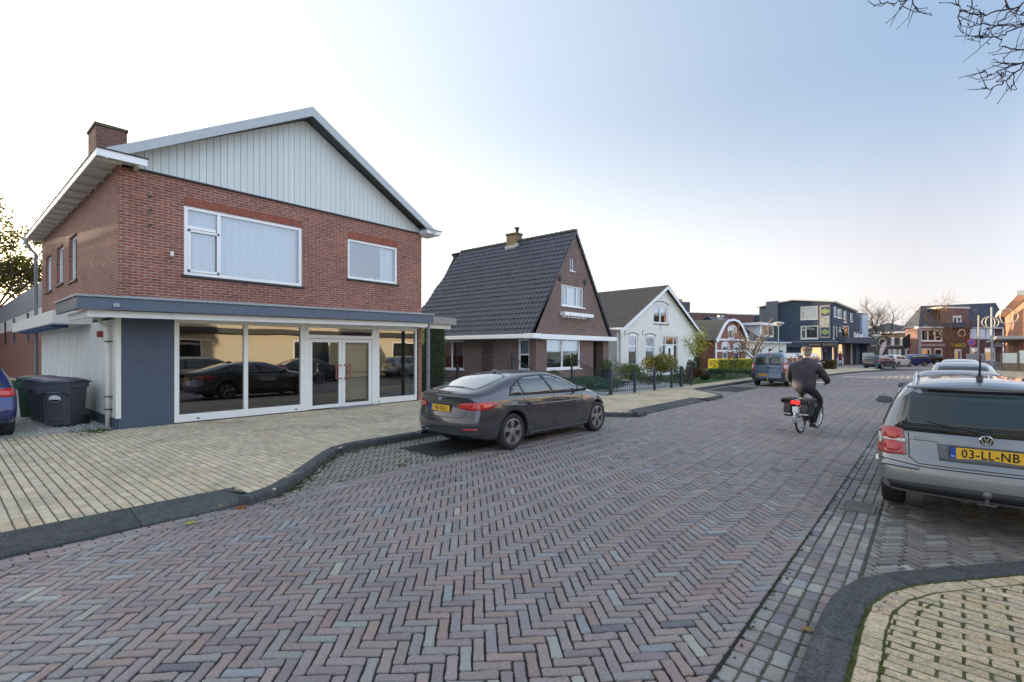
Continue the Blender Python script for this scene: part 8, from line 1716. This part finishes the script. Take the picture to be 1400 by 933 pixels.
for sg in (1, -1):
    h0 = Vector((.665, sg*.31, 1.085)); ch = [[(h0.x-.02, h0.y, h0.z, .026), (h0.x+.03, h0.y-sg*.006, h0.z+.004, .036)]]
    for k in range(4): x = h0.x+.005+k*.019; ch.append([(h0.x+.03, h0.y-sg*.006, h0.z+.004, .036), (x, h0.y+sg*.028, h0.z+.008, .011), (x+.002, h0.y+sg*.032, h0.z-.018, .010), (x+.004, h0.y+sg*.01, h0.z-.042, .009)])
    ch.append([(h0.x+.03, h0.y-sg*.006, h0.z+.004, .036), (h0.x+.045, h0.y-sg*.035, h0.z+.002, .012), (h0.x+.07, h0.y-sg*.038, h0.z-.02, .010)])
    skin('hand', ch, M_SK, pr, sub=2)
# pedestrian with a walking frame
p = GD(1148.8, 53.5, PZ); hp = atan2(-p.y, -p.x)
pd = empty('person', (p.x, p.y, PZ), 'person in a maroon coat pushing a walking frame by the bakery', 'person', rz=hp); q = .9
skin('body', [[(0, 0, .85, .12), (.02, 0, 1.1, .13), (.06, 0, 1.3, .12), (.1, 0, 1.42, .055), (.13, 0, 1.5, .06)], [(.06, 0, 1.3, .12), (.07, .2, 1.28, .055), (.12, .25, 1.05, .045), (.3, .22, .95, .035)], [(.06, 0, 1.3, .12), (.07, -.2, 1.28, .055), (.12, -.25, 1.05, .045), (.3, -.22, .95, .035)], [(0, 0, .85, .12), (0, .1, .75, .085), (.03, .1, .42, .065), (-.03, .1, .06, .045), (.1, .1, .03, .035)], [(0, 0, .85, .12), (0, -.1, .75, .085), (.08, -.1, .42, .065), (.08, -.1, .06, .045), (.2, -.1, .03, .035)]], M_TR, pd)
skin('coat', [[(0, 0, .72, (.21, .17)), (0, 0, .9, (.2, .16)), (.03, 0, 1.15, (.2, .16)), (.07, 0, 1.32, (.18, .13)), (.1, 0, 1.41, .07)], [(.07, 0, 1.32, (.18, .13)), (.08, .23, 1.26, .075), (.13, .28, 1.05, .065), (.27, .23, .96, .05)], [(.07, 0, 1.32, (.18, .13)), (.08, -.23, 1.26, .075), (.13, -.28, 1.05, .065), (.27, -.23, .96, .05)]], mat('maroon_coat', (.15, .02, .05), .8), pd)
mb = MB(); mb.lathe([(.001, -.12), (.06, -.1), (.085, 0), (.07, .09), (.001, .115)], lambda a, b, h: (.15+a, b*.9, 1.55+h), 16); mb.build('head', M_SK, pd, world=False, smooth=True)
mb = MB(); mb.lathe([(.09, -.02), (.098, .03), (.08, .1), (.001, .128)], lambda a, b, h: (.135+a, b*.95, 1.55+h), 16); mb.build('hair', mat('white_hair', (.5, .48, .45), .9), pd, world=False, smooth=True)
wk = empty('walking_frame', (p.x, p.y, PZ), 'silver wheeled walking frame in front of the maroon coated person', 'walking frame', rz=hp)
mb = MB()
for sg in (1, -1): mb.tube([(.22, sg*.24, .95), (.36, sg*.25, .92), (.42, sg*.25, .6), (.25, sg*.26, .1)], .017, 6); mb.tube([(.42, sg*.25, .6), (.62, sg*.26, .1)], .017, 6)
mb.tube([(.42, -.25, .6), (.42, .25, .6)], .017, 6); mb.tube([(.6, -.26, .2), (.6, .26, .2)], .015, 6); mb.build('frame', M_CHR, wk, world=False)
mb = MB(); mb.box((.40, -.22, .36), (.60, .22, .60)); mb.build('basket', mat('basket_pale', (.40, .46, .55), .6), wk, world=False, bevel=.02)
for sg in (1, -1):
    for x in (.25, .62): mb = MB(); mb.tube([(x, sg*.255, .085), (x, sg*.285, .085)], .085, 16); mb.build('wheel', M_RUB, wk, world=False)
